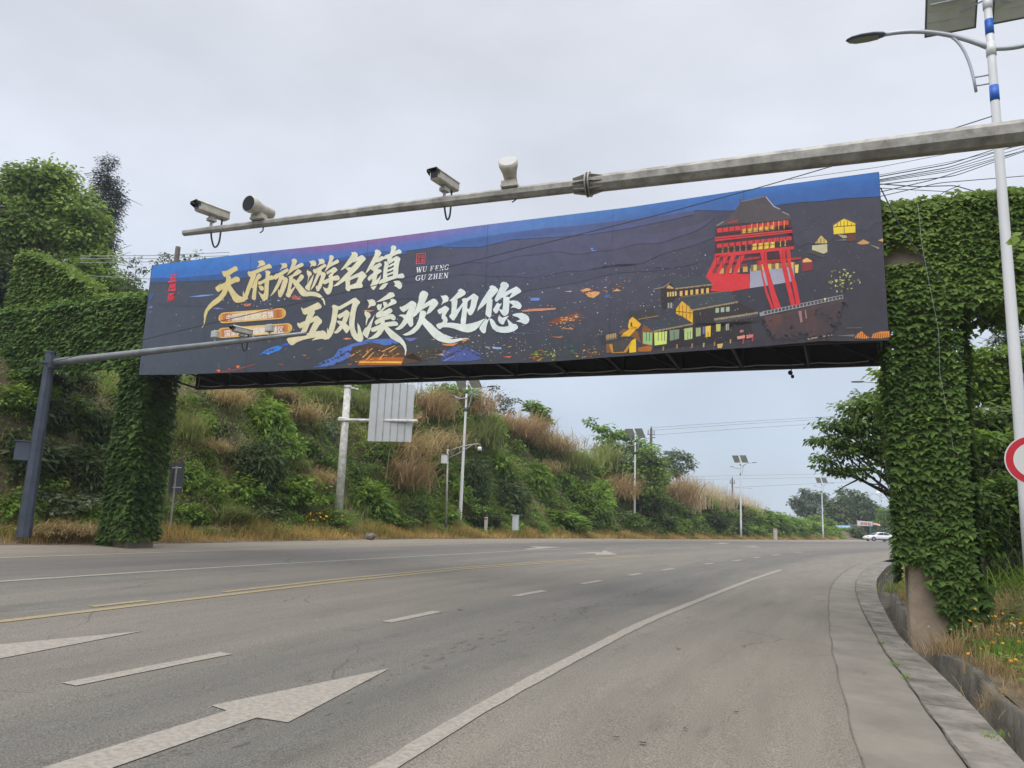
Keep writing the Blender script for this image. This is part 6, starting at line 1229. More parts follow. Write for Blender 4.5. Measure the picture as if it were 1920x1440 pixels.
wire([(1651, 345), (1720, 350), (1790, 348), (1860, 368), (1920, 388), (2000, 420)], [13.4, 13.8, 14, 14.2, 14.5, 15], 'wire sagging to the top of the ivy beam behind the near lamp', .010)
wire([(1652, 353), (1790, 360), (1920, 367), (2040, 370)], [13.4, 14, 15, 16], 'faint level wire passing behind the near lamp', .007)
wire([(1723, 396), (1770, 360), (1800, 347)], [14, 14, 14.2], 'short wire climbing from the ivy to the sagging wire', .009)
wire([(1651, 352), (1685, 420), (1720, 472), (1760, 520), (1850, 610), (1905, 662), (1960, 700)], [13.0, 12.9, 12.8, 12.8, 12.8, 12.9, 13], 'long slack cable hanging down across the ivy to the right', .011)
wire([(1728, 318), (1715, 350), (1722, 390), (1728, 455), (1742, 530), (1760, 620), (1762, 700), (1780, 790), (1790, 860), (1815, 930)], [13.6, 13.2, 12.9, 12.8, 12.75, 12.75, 12.8, 12.8, 12.8, 12.9], 'thin pale cable trailing down the face of the right ivy pillar', .0035, m='palewire')
for k, (y0, y1, y2, lab) in enumerate(((315, 284, 230, 'topmost of the faint high wires right of the billboard'), (330, 300, 262, 'second of the faint high wires right of the billboard'))):
    wire([(1480, y0+22), (1650, y0-2), (1800, y1), (1960, y2)], [24, 24, 24, 24], lab, .009, m='wire')
for y0, y1, lab in ((797, 781, 'upper power line crossing the sky below the billboard'), (802, 785, 'middle power line crossing the sky below the billboard'), (811, 793, 'lower power line crossing the sky below the billboard')):
    wire([(1221, y0+5), (1400, (y0+y1)/2+1), (1560, y1), (1760, y1-24)], [88, 92, 96, 102], lab, .03, m='palewire')
for y0, y1, lab in ((892, 886, 'upper far power line near the distant utility pole'), (898, 893, 'middle far power line near the distant utility pole'), (914, 903, 'lowest far power line near the distant utility pole')):
    wire([(1280 if y0 < 910 else 1410, y0+2), (1373, y0), (1560, y1+2), (1800, y1-6)], [112, 118, 126, 136], lab, .03, m='palewire')
for y0, y1, lab in ((480, 479, 'highest faint wire left of the billboard above the saplings'), (485, 485, 'second faint wire left of the billboard above the saplings'), (492, 491, 'third faint wire left of the billboard behind the saplings'), (516, 524, 'lowest faint wire left of the billboard among the saplings')):
    wire([(150, y0), (300, y1), (430, y1-6)], [31.5, 32, 33], lab, .016, m='palewire')
wire([(268, 520), (285, 503)], [19.8, 19.8], 'short stay wire at the upper left corner of the billboard', .009)

# ------------------------------------------------------------------ white car
def car(c, hd, label):
    t = thing('parked_car', label, 'car', tuple(c), hd)
    L, W = 4.75, 1.82
    prof = [(-2.37, .42, .60), (-2.33, .30, .86), (-2.1, .24, .98), (-1.75, .22, 1.03), (-.9, .2, .99), (.0, .2, .97), (.9, .2, .95), (1.5, .2, .90), (2.05, .22, .80), (2.3, .28, .66), (2.37, .40, .52)]
    mb = MB(); vs = []; fs = []; n = 12
    for x, z0, z1 in prof:
        wf = 1-.10*(abs(x)/2.37)**4; hw = W/2*wf; zm = (z0+z1)/2
        ring = [(-.80, z0), (.80, z0), (.95, z0+.06), (1.0, zm-.05), (1.0, zm+.08), (.955, z1-.08), (.88, z1), (-.88, z1), (-.955, z1-.08), (-1.0, zm+.08), (-1.0, zm-.05), (-.95, z0+.06)]
        vs += [(x, q*hw, z) for q, z in ring]
    for i in range(len(prof)-1):
        for k in range(n): j = (k+1) % n; fs.append([i*n+k, (i+1)*n+k, (i+1)*n+j, i*n+j])
    fs.append(list(range(n))); fs.append([(len(prof)-1)*n+k for k in range(n)][::-1]); mb.add(vs, fs); mb.build('body', M['paint'], t, True, world=False)
    roof = [(-1.95, 1.0, .80), (-1.4, 1.27, .68), (-.8, 1.42, .62), (-.1, 1.46, .61), (.45, 1.38, .63), (1.15, 1.02, .78)]
    mb = MB(); vs = []; fs = []
    for x, z, hw in roof: vs += [(x, -hw*1.06, min(z-.02, .98)), (x, -hw, z-.05), (x, -hw*.85, z), (x, hw*.85, z), (x, hw, z-.05), (x, hw*1.06, min(z-.02, .98))]
    for i in range(len(roof)-1):
        for k in range(5): fs.append([i*6+k, (i+1)*6+k, (i+1)*6+k+1, i*6+k+1])
    mb.add(vs, fs); mb.build('cabin', M['paint'], t, True, world=False)
    for s_ in (-1, 1):
        for pts in ([(-1.45, 1.02), (-1.15, 1.28), (-.75, 1.36), (-.42, 1.38), (-.42, 1.02)], [(-.34, 1.02), (-.34, 1.385), (.0, 1.38), (.40, 1.29), (.85, 1.04)]):
            mb = MB(); mb.poly([(x, s_*(.635+.195*(1.40-z)/.4*.85+.028), z) for x, z in pts]); mb.build('side_window', M['glass'], t, world=False)
    mb = MB(); mb.poly([(.5, -.58, 1.385), (.5, .58, 1.385), (1.17, .72, 1.045), (1.17, -.72, 1.045)]); mb.build('windscreen', M['glass'], t, world=False)
    mb = MB(); mb.poly([(-1.42, -.6, 1.30), (-1.42, .6, 1.30), (-1.96, .7, 1.03), (-1.96, -.7, 1.03)]); mb.build('rear_window', M['glass'], t, world=False)
    for x in (-1.42, 1.42):
        for s_ in (-1, 1):
            mb = MB(); mb.tube([(x, s_*.70, .33), (x, s_*.925, .33)], [.33, .33], 22); wh = mb.build('wheel', M['tyre'], t, world=False)
            mb = MB(); mb.tube([(x, s_*.92, .33), (x, s_*.935, .33)], [.22, .2], 18); mb.build('rim', M['rim'], wh, world=False)
            mb = MB(); mb.tube([(x, s_*.9, .33), (x, s_*.915, .33)], [.385, .385], 22); mb.build('wheel_arch', M['black'], t, world=False)
    for s_ in (-1, 1):
        mb = MB(); mb.box((2.2, s_*.62, .68), (.2, .34, .12)); mb.build('headlight', M['rim'], t, world=False)
        mb = MB(); mb.box((-2.27, s_*.62, .86), (.16, .36, .13)); mb.build('tail_light', M['tail'], t, world=False)
        mb = MB(); mb.sphere((.72, s_*.98, 1.02), (.08, .1, .06)); mb.build('mirror', M['paint'], t, True, world=False)
        mb = MB(); mb.box((0, s_*.915, .33), (2.1, .02, .12)); mb.build('sill_trim', M['black'], t, world=False)
    return t
cp = G(1648.5, 1015.0)+np.array([0, 0, .02]); car(cp, math.pi+rad(4), 'white sedan parked side on in front of the far shop')

# ------------------------------------------------------------------ roadside shop
Yh = 142.0
k_ = Yh/F
sp0 = at(1622, 1008, Yh); z0 = sp0[2]-.5
sh_ = thing('roadside_shop', 'small far shop with white signboard and green posts behind the white car', 'shop', (sp0[0], sp0[1], z0))
def shp(px, py, d=0.0): return at(px, py, Yh+d)
mb = MB()
for x0, x1 in ((1612, 1615.5), (1632.5, 1650)): pts = [shp(x0, 1010), shp(x1, 1010), shp(x1, 984), shp(x0, 984)]; mb.prism(pts, np.array([0, 4.0, 0]))
pts = [shp(1612, 1010, 4), shp(1650, 1010, 4), shp(1650, 984, 4), shp(1612, 984, 4)]; mb.prism(pts, np.array([0, .2, 0])); mb.build('wall', mat('shop_wall', (.16, .15, .15), .9), sh_)
mb = MB(); mb.prism([shp(1606, 985.5, -.6), shp(1639, 987, -.6), shp(1650, 986, 4.2), shp(1616, 984.5, 4.2)], UP*.25); mb.build('roof', M['bluetin'], sh_)
mb = MB(); mb.prism([shp(1607.5, 976, -.9), shp(1635.5, 978.5, -.9), shp(1636, 987, -.9), shp(1609, 985.5, -.9)], np.array([0, .3, 0])); sb = mb.build('signboard', M['signwhite'], sh_)
mb = MB()
for i in range(6):                          # red characters too far off to read
    x = 1613.4+i*3.4; y = 978.6+i*.28
    for a, b, c_, d in ((0, .6, 2.6, 1.2), (.1, 2.6, 2.5, 3.2), (.3, 4.6, 2.6, 5.2), (1.1, .2, 1.6, 5.0), (.0, 2.0, .5, 5.2) if i % 2 else (2.2, 1.4, 2.7, 4.8)):
        mb.poly([shp(x+a, y+b, -.93), shp(x+c_, y+b, -.93), shp(x+c_, y+d, -.93), shp(x+a, y+d, -.93)])
mb.build('lettering', M['red'], sb)
for x in (1611.5, 1631.5): mb = MB(); q = shp(x, 986, -.8); mb.box(np.array([q[0], q[1], (z0+q[2])/2]), (.22, .22, q[2]-z0)); mb.build('post', M['green'], sh_)
mb = MB(); mb.prism([shp(1637, 983.5, -1.6), shp(1651, 987, -1.6), shp(1650, 983, .5), shp(1636, 980.5, .5)], UP*.06); mb.build('awning', mat('faded_awning', (.42, .24, .16), .8), sh_)
rf = thing('shed', 'low shed with a pale blue tin roof behind the far hedge', 'shed', tuple(at(1575, 1000, 150)))
mb = MB(); mb.prism([at(1552, 989.5, 146), at(1597, 990.5, 146), at(1600, 986.5, 154), at(1556, 985.8, 154)], UP*.12); mb.build('roof', M['bluetin'], rf)
mb = MB(); mb.prism([at(1555, 1006, 147), at(1595, 1006, 147), at(1595, 990.6, 147), at(1555, 989.8, 147)], np.array([0, 5, 0])); mb.build('wall', mat('shed_wall', (.3, .29, .28), .9), rf)
# ------------------------------------------------------------------ ground cover (nobody could count it)
rng = np.random.default_rng(21)
def slope_frame(s, e, f=left_pt):
    p = f(s, e); du = f(s+.3, e)-p; dv = f(s, e+.3)-p; n = unit(np.cross(du, dv)); n = np.where(n[:, 2:] < 0, -n, n); return p, n
def patch(s, e, k=1.0, ph=0.0):
    return np.sin(s*.9*k+1.7*e*k+ph)*np.sin(s*.37*k-e*.8*k+2*ph)+.5*np.sin(s*2.1*k+e*1.3+ph)
def cover_leaves(n, smin, smax, emax, size0, power=1.0):
    s = smin+(smax-smin)*rng.random(n)**power; e = .9+(emax-.9)*rng.random(n); p, nn = slope_frame(s, e)
    Y = np.maximum(p[:, 1], 8); pt = patch(s, e)
    k = rng.random(n) < np.clip(.75-.35*pt, .1, 1); s, e, p, nn, Y, pt = s[k], e[k], p[k], nn[k], Y[k], pt[k]; n = len(s)
    sz = size0*np.clip(Y/40, .62, 2.6)*(.6+.7*rng.random(n))
    P = p+nn*(.05+.28*rng.random(n)[:, None]*(.5+.5*np.sin(s*1.9+e*2.3))[:, None])
    D = -UP+nn*.5+rng.normal(0, .5, (n, 3)); N = unit(nn+UP*.5+rng.normal(0, .4, (n, 3)))
    t = .52+.22*np.sin(s*.7+e*.9)*np.sin(s*.23+1)+.35*(rng.random(n)-.5)
    return leaf_arrays(P, N, D, sz, t, LEAF_T)
o = leaf_obj('creeper_cover', [cover_leaves(130000, 66, 112, 11, .17), cover_leaves(90000, 100, 205, 9, .17)], FO['shrub']); o['kind'] = 'stuff'
def undergrowth(n, smin, smax, per, fol, name, tm, sz, ph):
    s = smin+(smax-smin)*rng.random(n)**1.1; e = 1.4+9.0*rng.random(n); k = patch(s, e, .7, ph)+.5*(rng.random(n)-.5) > -.15; s, e = s[k], e[k]
    p, nn = slope_frame(s, e); A = []
    for q, m, ss in zip(p, nn, s):
        Yk = max(q[1], 14)/40; R_ = (.32+.42*rng.random())*(.75+.35*Yk)
        A.append(crown_arrays(rng, [(q+m*R_*.35, (R_, R_, R_*.8))], max(6, int(per*.11)), 9, R_*.4, sz*np.clip(Yk, .6, 2.4), LEAF_T, tint0=tm+.5*(rng.random()-.5), tvar=.4))
    o = leaf_obj(name, A, FO[fol]); o['kind'] = 'stuff'
undergrowth(1300, 64, 205, 150, 'shrub', 'bank_undergrowth', .5, .155, .3)
undergrowth(420, 64, 190, 150, 'lime', 'bank_undergrowth', .4, .17, 1.9)
undergrowth(260, 64, 190, 150, 'dark', 'bank_undergrowth', .6, .17, 3.1)
def cover_blades(n, smin, smax, emax, ph, m, name, ln=.75, dr=1.9):
    s = smin+(smax-smin)*rng.random(n); e = 1.2+(emax-1.2)*rng.random(n); k = (patch(s, e, .8, ph)+.35*(rng.random(n)-.5)) > .55-.05*e; s, e = s[k], e[k]; n = len(s)
    p, nn = slope_frame(s, e); dl_ = -np.stack([np.interp(s, SC, NL[:, 0]), np.interp(s, SC, NL[:, 1])], 1); az = np.arctan2(dl_[:, 1], dl_[:, 0])+rng.normal(0, .55, n)
    Y = np.maximum(p[:, 1], 8); L = ln*(.5+rng.random(n)); wd = .016*np.clip(Y/24, .8, 3.2)
    t = .45+.3*np.sin(s*.8+e)+.45*(rng.random(n)-.5)
    v, q, t = blade_arrays(p+nn*.03, az, L, wd, .35+.4*rng.random(n), dr*(.6+.6*rng.random(n)), t)
    o = leaf_obj(name, (v, q, t), FO[m]); o['kind'] = 'stuff'
cover_blades(95000, 66, 200, 10, .4, 'rust', 'dead_grass_cover')
cover_blades(55000, 66, 200, 11, 2.6, 'olive', 'green_grass_cover', .7, 1.5)
def verge_strip(n, smin, smax, e0, e1, m, name, h0, leftside=True, tm=.5, wk=1.0):
    s = smin+(smax-smin)*rng.random(n)**1.15; e = e0+(e1-e0)*rng.random(n)**.8
    p = left_pt(s, e) if leftside else right_pt(s, e); Y = np.maximum(p[:, 1], 6)
    hk = .45+.55*np.clip((e-e0)/max(.9, (e1-e0)*.5), 0, 1)
    L = h0*(.35+.9*rng.random(n))*hk*(1+.35*np.sin(s*1.3)*np.sin(s*.37+1)); wd = wk*.010*np.clip(Y/14, .8, 5)
    t = tm+.25*np.sin(s*.9+2*e)+.5*(rng.random(n)-.5)
    v, q, t = blade_arrays(p, rng.random(n)*6.28, L, wd, .05+.4*rng.random(n), .3+1.1*rng.random(n), t, 3)
    o = leaf_obj(name, (v, q, t), FO[m]); o['kind'] = 'stuff'
verge_strip(60000, 66, 199, .05, 1.9, 'verge', 'dry_verge_grass', .5)
verge_strip(30000, 66, 199, 1.0, 3.0, 'olive', 'green_verge_grass', .75)
# ------------------------------------------------------------------ shrubs and grass clumps on the far bank, one object each
def proto_bush(seed, fol, T=LEAF_T, n=150, per=9, size=.17, tm=.5, twr=.26, lum=7):
    r = np.random.default_rng(seed); L = []
    for i in range(lum):
        a = r.random()*6.28; d = .55*r.random()**.6; L.append((np.array([d*math.cos(a), d*math.sin(a), .1+.65*r.random()]), np.array([.36+.2*r.random()]*2+[.32+.2*r.random()])))
    L.append((np.array([0, 0, .35]), np.array([.62, .62, .5])))
    v, q, t = crown_arrays(r, L, n, per, twr, size, T, tint0=tm, tvar=.5)
    return fast_mesh(bpy.data.meshes.new('shrub'), v, q, None, {'tint': np.clip(t, 0, 1)}), FO[fol]
def proto_clump(seed, fol, n=520, ln=1.25, lean=.5, droop=1.9, wd=.034, spread=.35, bias=.9, tm=.5, plume=0):
    r = np.random.default_rng(seed); a = np.where(r.random(n) < bias, r.normal(0, .8, n), r.random(n)*6.28)
    P = np.stack([r.normal(0, spread, n), r.normal(0, spread*1.2, n), r.normal(.15, .12, n)], 1)
    A = [blade_arrays(P, a, ln*(.45+.75*r.random(n)), np.full(n, wd), lean*r.random(n)+.1, droop*(.5+.7*r.random(n)), tm+.55*(r.random(n)-.5), 5)]
    if plume:
        k = plume; P2 = np.stack([r.normal(0, spread, k), r.normal(0, spread, k), np.zeros(k)], 1)
        A.append(blade_arrays(P2, r.random(k)*6.28, ln*(1.3+.7*r.random(k)), np.full(k, wd*.8), .15*r.random(k), .35*r.random(k), .8+.3*(r.random(k)-.5), 5))
    v, q, t = join_arrays(A); return fast_mesh(bpy.data.meshes.new('clump'), v, q, None, {'tint': np.clip(t, 0, 1)}), FO[fol]
PROTO = dict(
    shrub=[proto_bush(1, 'shrub'), proto_bush(2, 'shrub', n=170, size=.15), proto_bush(3, 'shrub', NARROW_T, 210, 12, .26, .6)],
    lime=[proto_bush(4, 'lime', n=120, size=.2, twr=.3), proto_bush(5, 'lime', n=150)],
    dark=[proto_bush(6, 'dark', n=170, size=.17), proto_bush(7, 'dark', NARROW_T, 190, 12, .26)],
    creeper=[proto_bush(8, 'ivy', IVY_T, 230, 9, .13, .42, .2, 9)],
    grey=[proto_bush(9, 'grey', n=130, size=.15)],
    rust=[proto_clump(10, 'rust', 620, 1.05, .6, 2.0, .026, .42, .65), proto_clump(11, 'rust', 680, .9, .8, 2.1, .026, .45, .55)],
    dry=[proto_clump(12, 'dry', 620, 1.1, .6, 1.7, .026, .42, .6), proto_clump(13, 'dry', 560, 1.2, .5, 1.6, .026, .4, .4)],
    olive=[proto_clump(14, 'olive', 600, 1.2, .45, 1.5, bias=.6), proto_clump(15, 'olive', 520, 1.35, .35, 1.2, bias=.3)],
    straw=[proto_clump(16, 'straw', 170, .95, .4, .9, bias=.2, plume=75)],
)
for k, L in PROTO.items():
    for me, m in L: me.materials.append(m)
DESC = dict(shrub=('leafy green shrub', 'shrub'), lime=('pale yellow green bush', 'shrub'), dark=('dark green bush', 'shrub'), creeper=('mound of broad leaved creeper', 'creeper'), grey=('greyish green bush', 'shrub'),
            rust=('rust brown dead grass mat', 'grass clump'), dry=('tan tuft of long dry grass', 'grass clump'), olive=('olive tuft of long grass', 'grass clump'), straw=('straw coloured plume grass', 'grass clump'))
NAMES = dict(shrub='shrub', lime='shrub', dark='shrub', creeper='creeper_mound', grey='shrub', rust='dead_grass_clump', dry='dry_grass_clump', olive='grass_clump', straw='plume_grass')
def where_(px):
    for lim, w_ in ((42, 'left of the slate gantry post'), (115, 'just right of the slate gantry post'), (205, 'left of the dark ivy pillar'), (380, 'beside the small dark sign'), (455, 'between small dark sign and leaning post'), (530, 'under the middle of the bank gap'), (600, 'left of the leaning white post'), (665, 'behind the leaning white post'), (735, 'below the big ribbed sign'), (800, 'right of the big ribbed sign'), (850, 'behind the dome camera mast'), (890, 'behind the first far lamp'), (940, 'behind the red capped marker post'), (985, 'above the grey cabinet'), (1040, 'right of the grey cabinet'), (1090, 'below the grassy ridge'), (1150, 'left of the second far lamp'), (1205, 'behind the second far lamp'), (1260, 'right of the second far lamp'), (1330, 'before the plumed grass ridge'), (1390, 'behind the third far lamp'), (1450, 'right of the third far lamp'), (1545, 'behind the farthest left lamp'), (1600, 'left of the far shop'), (3000, 'near the far shop')):
        if px < lim: return w_
seen = {}
def plant(kind, px, py, a, b, grp='plants on the far bank', hit=hit_left, sink=.35, vi=None, down=None):
    h = hit(px, py+b*.55)
    if h is None: h = hit(px, py+b*1.1)
    if h is None: h = hit(px, py+b*2.0)
    if h is None: return None
    p = h[0] if isinstance(h, tuple) else h
    k = p[1]/F; vi = len(seen) if vi is None else vi; me = PROTO[kind][vi % len(PROTO[kind])][0]
    o = bpy.data.objects.new(NAMES[kind], me); COL.objects.link(o)
    sx, sz = a*k*1.22, b*k*1.22
    s, l = slat(p[0], p[1]); dn = -np.array([np.interp(s[0], SC, NL[:, 0]), np.interp(s[0], SC, NL[:, 1])])*(1 if hit is hit_left else -1)
    grass = kind in ('rust', 'dry', 'olive', 'straw')
    o.rotation_euler = (0, 0, math.atan2(dn[1], dn[0]) if grass else random.Random(px*7+py).uniform(0, 6.28))
    if grass: q = sz*1.15; o.scale = (max(q, sx*.8), max(sx*.9, q*.7), q); o.location = (p[0], p[1], p[2]+ (b*k*.3 if kind in ('rust', 'dry') else -.05))
    else: o.scale = (sx, sx, sz*1.15); o.location = (p[0], p[1], p[2]-sz*.3)
    hgt = p[2]; lev = 'low on the bank' if hgt < 2.4 else 'halfway up the bank' if hgt < 5 else 'high on the bank'
    lab = '%s %s, %s' % (DESC[kind][0], lev, where_(px))
    if lab in seen: lab = ('broad ' if a > seen[lab] else 'small ')+lab
    seen.setdefault(lab, a); tag(o, lab, DESC[kind][1], grp); return o
BANK = """dark 190 715 34 26;dark 145 712 34 26;creeper 222 742 30 26;shrub 205 700 26 18;shrub 25 745 50 36;dark 60 855 60 45;creeper 135 765 50 45;dark 85 775 40 40;shrub 60 720 40 24;dark 150 870 50 50;grey 108 935 60 36;shrub 172 965 36 34;shrub 30 935 42 42;dark 180 800 40 50;dark 105 705 40 34;lime 170 705 30 26;rust 125 1000 60 22;lime 30 700 26 16;dark 20 820 40 40;shrub 75 900 40 30
lime 352 752 24 24;lime 385 785 26 34;rust 424 752 30 34;olive 345 810 28 32;rust 402 845 30 24;shrub 375 850 26 26;shrub 502 775 40 52;dark 478 865 42 55;shrub 532 838 40 38;rust 560 780 36 38;creeper 566 832 34 34;shrub 540 915 58 40;dark 500 940 48 28;shrub 452 905 42 36;rust 592 905 18 30;creeper 610 930 26 22;grey 612 800 24 26;lime 398 905 34 34;olive 432 965 44 20;shrub 352 955 38 26;shrub 602 965 48 18;olive 556 872 28 12;shrub 470 770 26 26;rust 530 745 30 24;dark 440 840 26 40;shrub 355 880 28 34;creeper 612 865 24 26;olive 600 745 36 24;grey 640 745 26 22
creeper 702 842 40 38;shrub 682 925 46 44;olive 672 760 26 24;rust 762 850 32 46;dry 752 905 26 46;dark 780 965 28 26;shrub 722 972 48 16;olive 692 775 24 20;shrub 735 895 30 36;creeper 664 880 20 26;rust 745 790 22 28;olive 715 755 26 20
shrub 838 748 36 28;dry 802 775 30 42;dry 882 772 34 38;olive 902 822 36 34;lime 822 880 28 22;dark 882 900 32 50;shrub 932 855 34 48;dark 962 932 38 34;shrub 1002 890 34 44;dry 988 800 36 36;dry 962 772 28 28;rust 1034 842 38 40;dry 1052 806 24 18;shrub 1062 900 30 40;shrub 1082 932 44 40;shrub 1122 930 38 50;dark 1112 965 28 28;olive 1086 832 32 24;olive 1132 850 34 32;shrub 832 955 36 24;dark 902 972 46 20;shrub 1042 968 46 20;rust 812 835 30 40;olive 848 820 24 30;rust 1010 835 32 34;dry 940 800 26 26;olive 1070 870 28 24;shrub 920 790 26 30;dry 1000 780 26 22;shrub 850 910 30 36;olive 950 890 26 26;rust 1020 880 20 24
shrub 1202 885 46 34;dark 1216 942 38 40;dry 1152 928 24 36;dry 1262 938 26 36;shrub 1282 915 26 20;shrub 1312 940 34 22;shrub 1352 955 34 20;shrub 1402 962 34 18;shrub 1442 970 34 16;shrub 1482 978 34 14;dark 1240 975 30 16;dark 1330 975 34 14;dark 1380 982 34 12;lime 1322 925 30 8;lime 1372 938 30 7;lime 1422 952 30 6;shrub 1180 975 30 16;grey 1160 965 22 20;shrub 1290 960 22 20;shrub 1520 985 30 12;lime 1270 980 24 12;olive 1140 880 22 20;shrub 1462 990 18 9;dark 1425 988 26 9
dry 1060 815 20 18;dry 955 762 18 20;dry 1040 812 18 14;olive 1085 822 20 14;olive 1105 830 14 16;olive 1100 828 18 14;dry 978 768 18 18;straw 1070 812 16 18;olive 965 760 20 16"""
for it in BANK.replace('\n', ';').split(';'):
    k, *v = it.split(); plant(k, *map(float, v))
# plumed grass on the ridge against the sky
for i, (px, Y, top) in enumerate(((1278, 80, 872), (1290, 82, 876), (1302, 83, 880), (1313, 85, 884), (1324, 87, 889), (1336, 88, 893), (1347, 90, 897), (1358, 92, 902), (1370, 94, 907), (1382, 96, 912), (1394, 98, 917), (1406, 100, 922), (1416, 102, 927))):
    g_ = at(px, top+30, Y); s_, l_ = slat(g_[0], g_[1]); z_ = float(zleft(s_, np.maximum(l_-bank(s_), 0))[0]); h_ = at(px, top, Y)[2]-z_
    o = bpy.data.objects.new('plume_grass', PROTO['straw'][0][0]); COL.objects.link(o); k = max(.5, h_/2.0); o.location = (g_[0], g_[1], z_-.05); o.scale = (k, k, k); o.rotation_euler = (0, 0, i*1.3)
    tag(o, 'straw coloured plume grass on the ridge, '+('leftmost by the grey green tree', 'second from the grey green tree', 'third from the grey green tree', 'fourth from the grey green tree', 'fifth along the ridge', 'sixth along the ridge', 'seventh in the middle of the ridge', 'eighth just past the middle', 'left of the distant utility pole', 'beside the third far lamp', 'right of the third far lamp', 'second from the right end', 'last at the right end')[i], 'grass clump', 'plume grass on the ridge')
# yellow flowers on both verges
petal = foliage('yellow_petals', [(.55, .20, .008), (.64, .28, .01), (.68, .40, .02)], .2, gain=1); whitep = foliage('white_umbels', [(.45, .45, .40), (.6, .6, .55)], .2, gain=1)
def flower_plant(name, label, p, h, n, nf, col, spread, size, seed, group, fol='olive', tm=.55):
    r = np.random.default_rng(seed); t = thing(name, label, 'flower', tuple(p), 0, group); p = np.asarray(p, float)
    P = p+np.stack([r.normal(0, spread, n), r.normal(0, spread, n), np.full(n, -.03)], 1)
    az = r.random(n)*6.28; L = h*(.5+.6*r.random(n))
    leaf_obj('stems', blade_arrays(P, az, L, np.full(n, .009+.0006*p[1]), .05+.25*r.random(n), .2+.6*r.random(n), tm+.4*(r.random(n)-.5), 4), FO[fol], t)
    c = p+np.stack([r.normal(0, spread*1.2, nf), r.normal(0, spread*1.2, nf), h*(.6+.5*r.random(nf))], 1); A = []
    for q in c:
        m = 8; a = np.arange(m)*6.283/m; nz = unit(np.array([[r.normal(0, .35), -.45+r.normal(0, .25), .8]])); X = unit(np.cross(nz, [[0, 1.0, .1]])); Yv = np.cross(nz, X)
        D = np.cos(a)[:, None]*X+np.sin(a)[:, None]*Yv+nz*.25; A.append(leaf_arrays(np.repeat(q[None], m, 0), np.repeat(nz, m, 0), D, np.full(m, size*(.75+.5*r.random())), np.full(m, r.random()), (LEAF_T[0]*np.array([1.5, 1, 1]), LEAF_T[1])))
    leaf_obj('flowers', A, col, t); return t
for i, (px, py, lab, n, nf) in enumerate(((590, 996, 'clump of yellow flowers on the far verge below the big sign', 160, 26), (1312, 1004, 'small clump of yellow flowers on the far verge left of the third lamp', 60, 16))):
    h = hit_left(px, py) or hit_left(px, py+8)
    if h: flower_plant('flower_plant', lab, h[0], .75 if i == 0 else .5, n, nf, petal, .32 if i == 0 else .4, .06 if i == 0 else .1, 60+i, 'flowering plants on the verges')

# ------------------------------------------------------------------ trees
def ground_left(px, py, Y):
    p = at(px, py, Y); s, l = slat(p[0], p[1]); return np.array([p[0], p[1], float(zleft(s, np.maximum(l-bank(s), 0))[0])])
TB = 'trees behind the left end of the overpass'
tree('broadleaf_tree', 'big rounded broadleaf tree behind the left end of the ivy beam', 'tree', ground_left(70, 640, 36), lump_px([(85, 345, 56, 34), (25, 385, 58, 48), (140, 392, 48, 48), (60, 435, 75, 48), (150, 452, 42, 46), (105, 325, 30, 20), (5, 455, 60, 56), (168, 492, 40, 34), (-45, 420, 70, 80), (45, 345, 34, 24), (172, 428, 22, 26)], 36), 1150, 30, .78, .25, 'tree', .32, 31, TB, tint0=.72, tvar=.55)
tree('broadleaf_tree', 'dark tree low at the left edge, behind the ivy parapet', 'tree', ground_left(10, 640, 33), lump_px([(0, 505, 40, 34), (28, 520, 30, 30), (-40, 520, 50, 50), (5, 548, 40, 28)], 33), 260, 22, .5, .26, 'dark', .2, 32, TB, tint0=.55)
tree('broadleaf_tree', 'yellow green feathery tree between the big tree and the billboard', 'tree', ground_left(200, 640, 34), lump_px([(195, 520, 34, 16), (225, 535, 34, 18), (165, 505, 28, 16), (210, 552, 40, 18), (248, 552, 22, 12)], 34), 260, 18, .45, .2, 'lime', .14, 33, TB, tint0=.35, flat=.3)
tree('cypress_tree', 'dark ragged cypress standing against the sky at left', 'tree', ground_left(188, 600, 42), lump_px([(203, 305, 7, 18), (196, 335, 17, 22), (212, 350, 13, 18), (188, 358, 14, 20), (220, 372, 14, 14), (205, 385, 22, 22), (192, 405, 20, 20), (212, 415, 17, 18), (190, 432, 17, 18), (205, 450, 15, 20), (192, 468, 13, 18)], 42), 360, 30, .46, .17, 'conif', .2, 34, T=NARROW_T, tint0=.5, wob=.1)
tree('sapling', 'thin sparse sapling against the sky left of the billboard corner', 'sapling', ground_left(245, 640, 33), lump_px([(240, 492, 10, 6), (256, 486, 9, 6), (262, 505, 10, 7), (232, 515, 12, 7), (252, 525, 12, 8), (276, 543, 14, 9), (240, 540, 16, 8), (268, 556, 10, 7)], 33), 46, 9, .26, .17, 'grey', .07, 35, tint0=.3, wob=.15)
tree('sapling', 'sparse twigs of a sapling showing just over the billboard top', 'sapling', ground_left(330, 640, 34), lump_px([(311, 482, 10, 5), (290, 491, 6, 4), (352, 484, 8, 4), (374, 479, 8, 4), (326, 488, 8, 4)], 34), 24, 8, .22, .16, 'grey', .06, 36, tint0=.3)
BT_ = 'trees on top of the far bank'
tree('broadleaf_tree', 'airy tree with flat leafy tiers behind the second far lamp', 'tree', ground_left(1165, 930, 71), lump_px([(1110, 790, 10, 6), (1125, 800, 14, 8), (1145, 806, 18, 9), (1168, 816, 20, 9), (1140, 822, 24, 9), (1190, 832, 22, 10), (1160, 842, 30, 10), (1128, 838, 14, 8), (1205, 850, 22, 12), (1215, 838, 12, 6)], 71), 150, 16, .6, .36, 'shrub', .14, 41, BT_, tint0=.4, flat=.35)
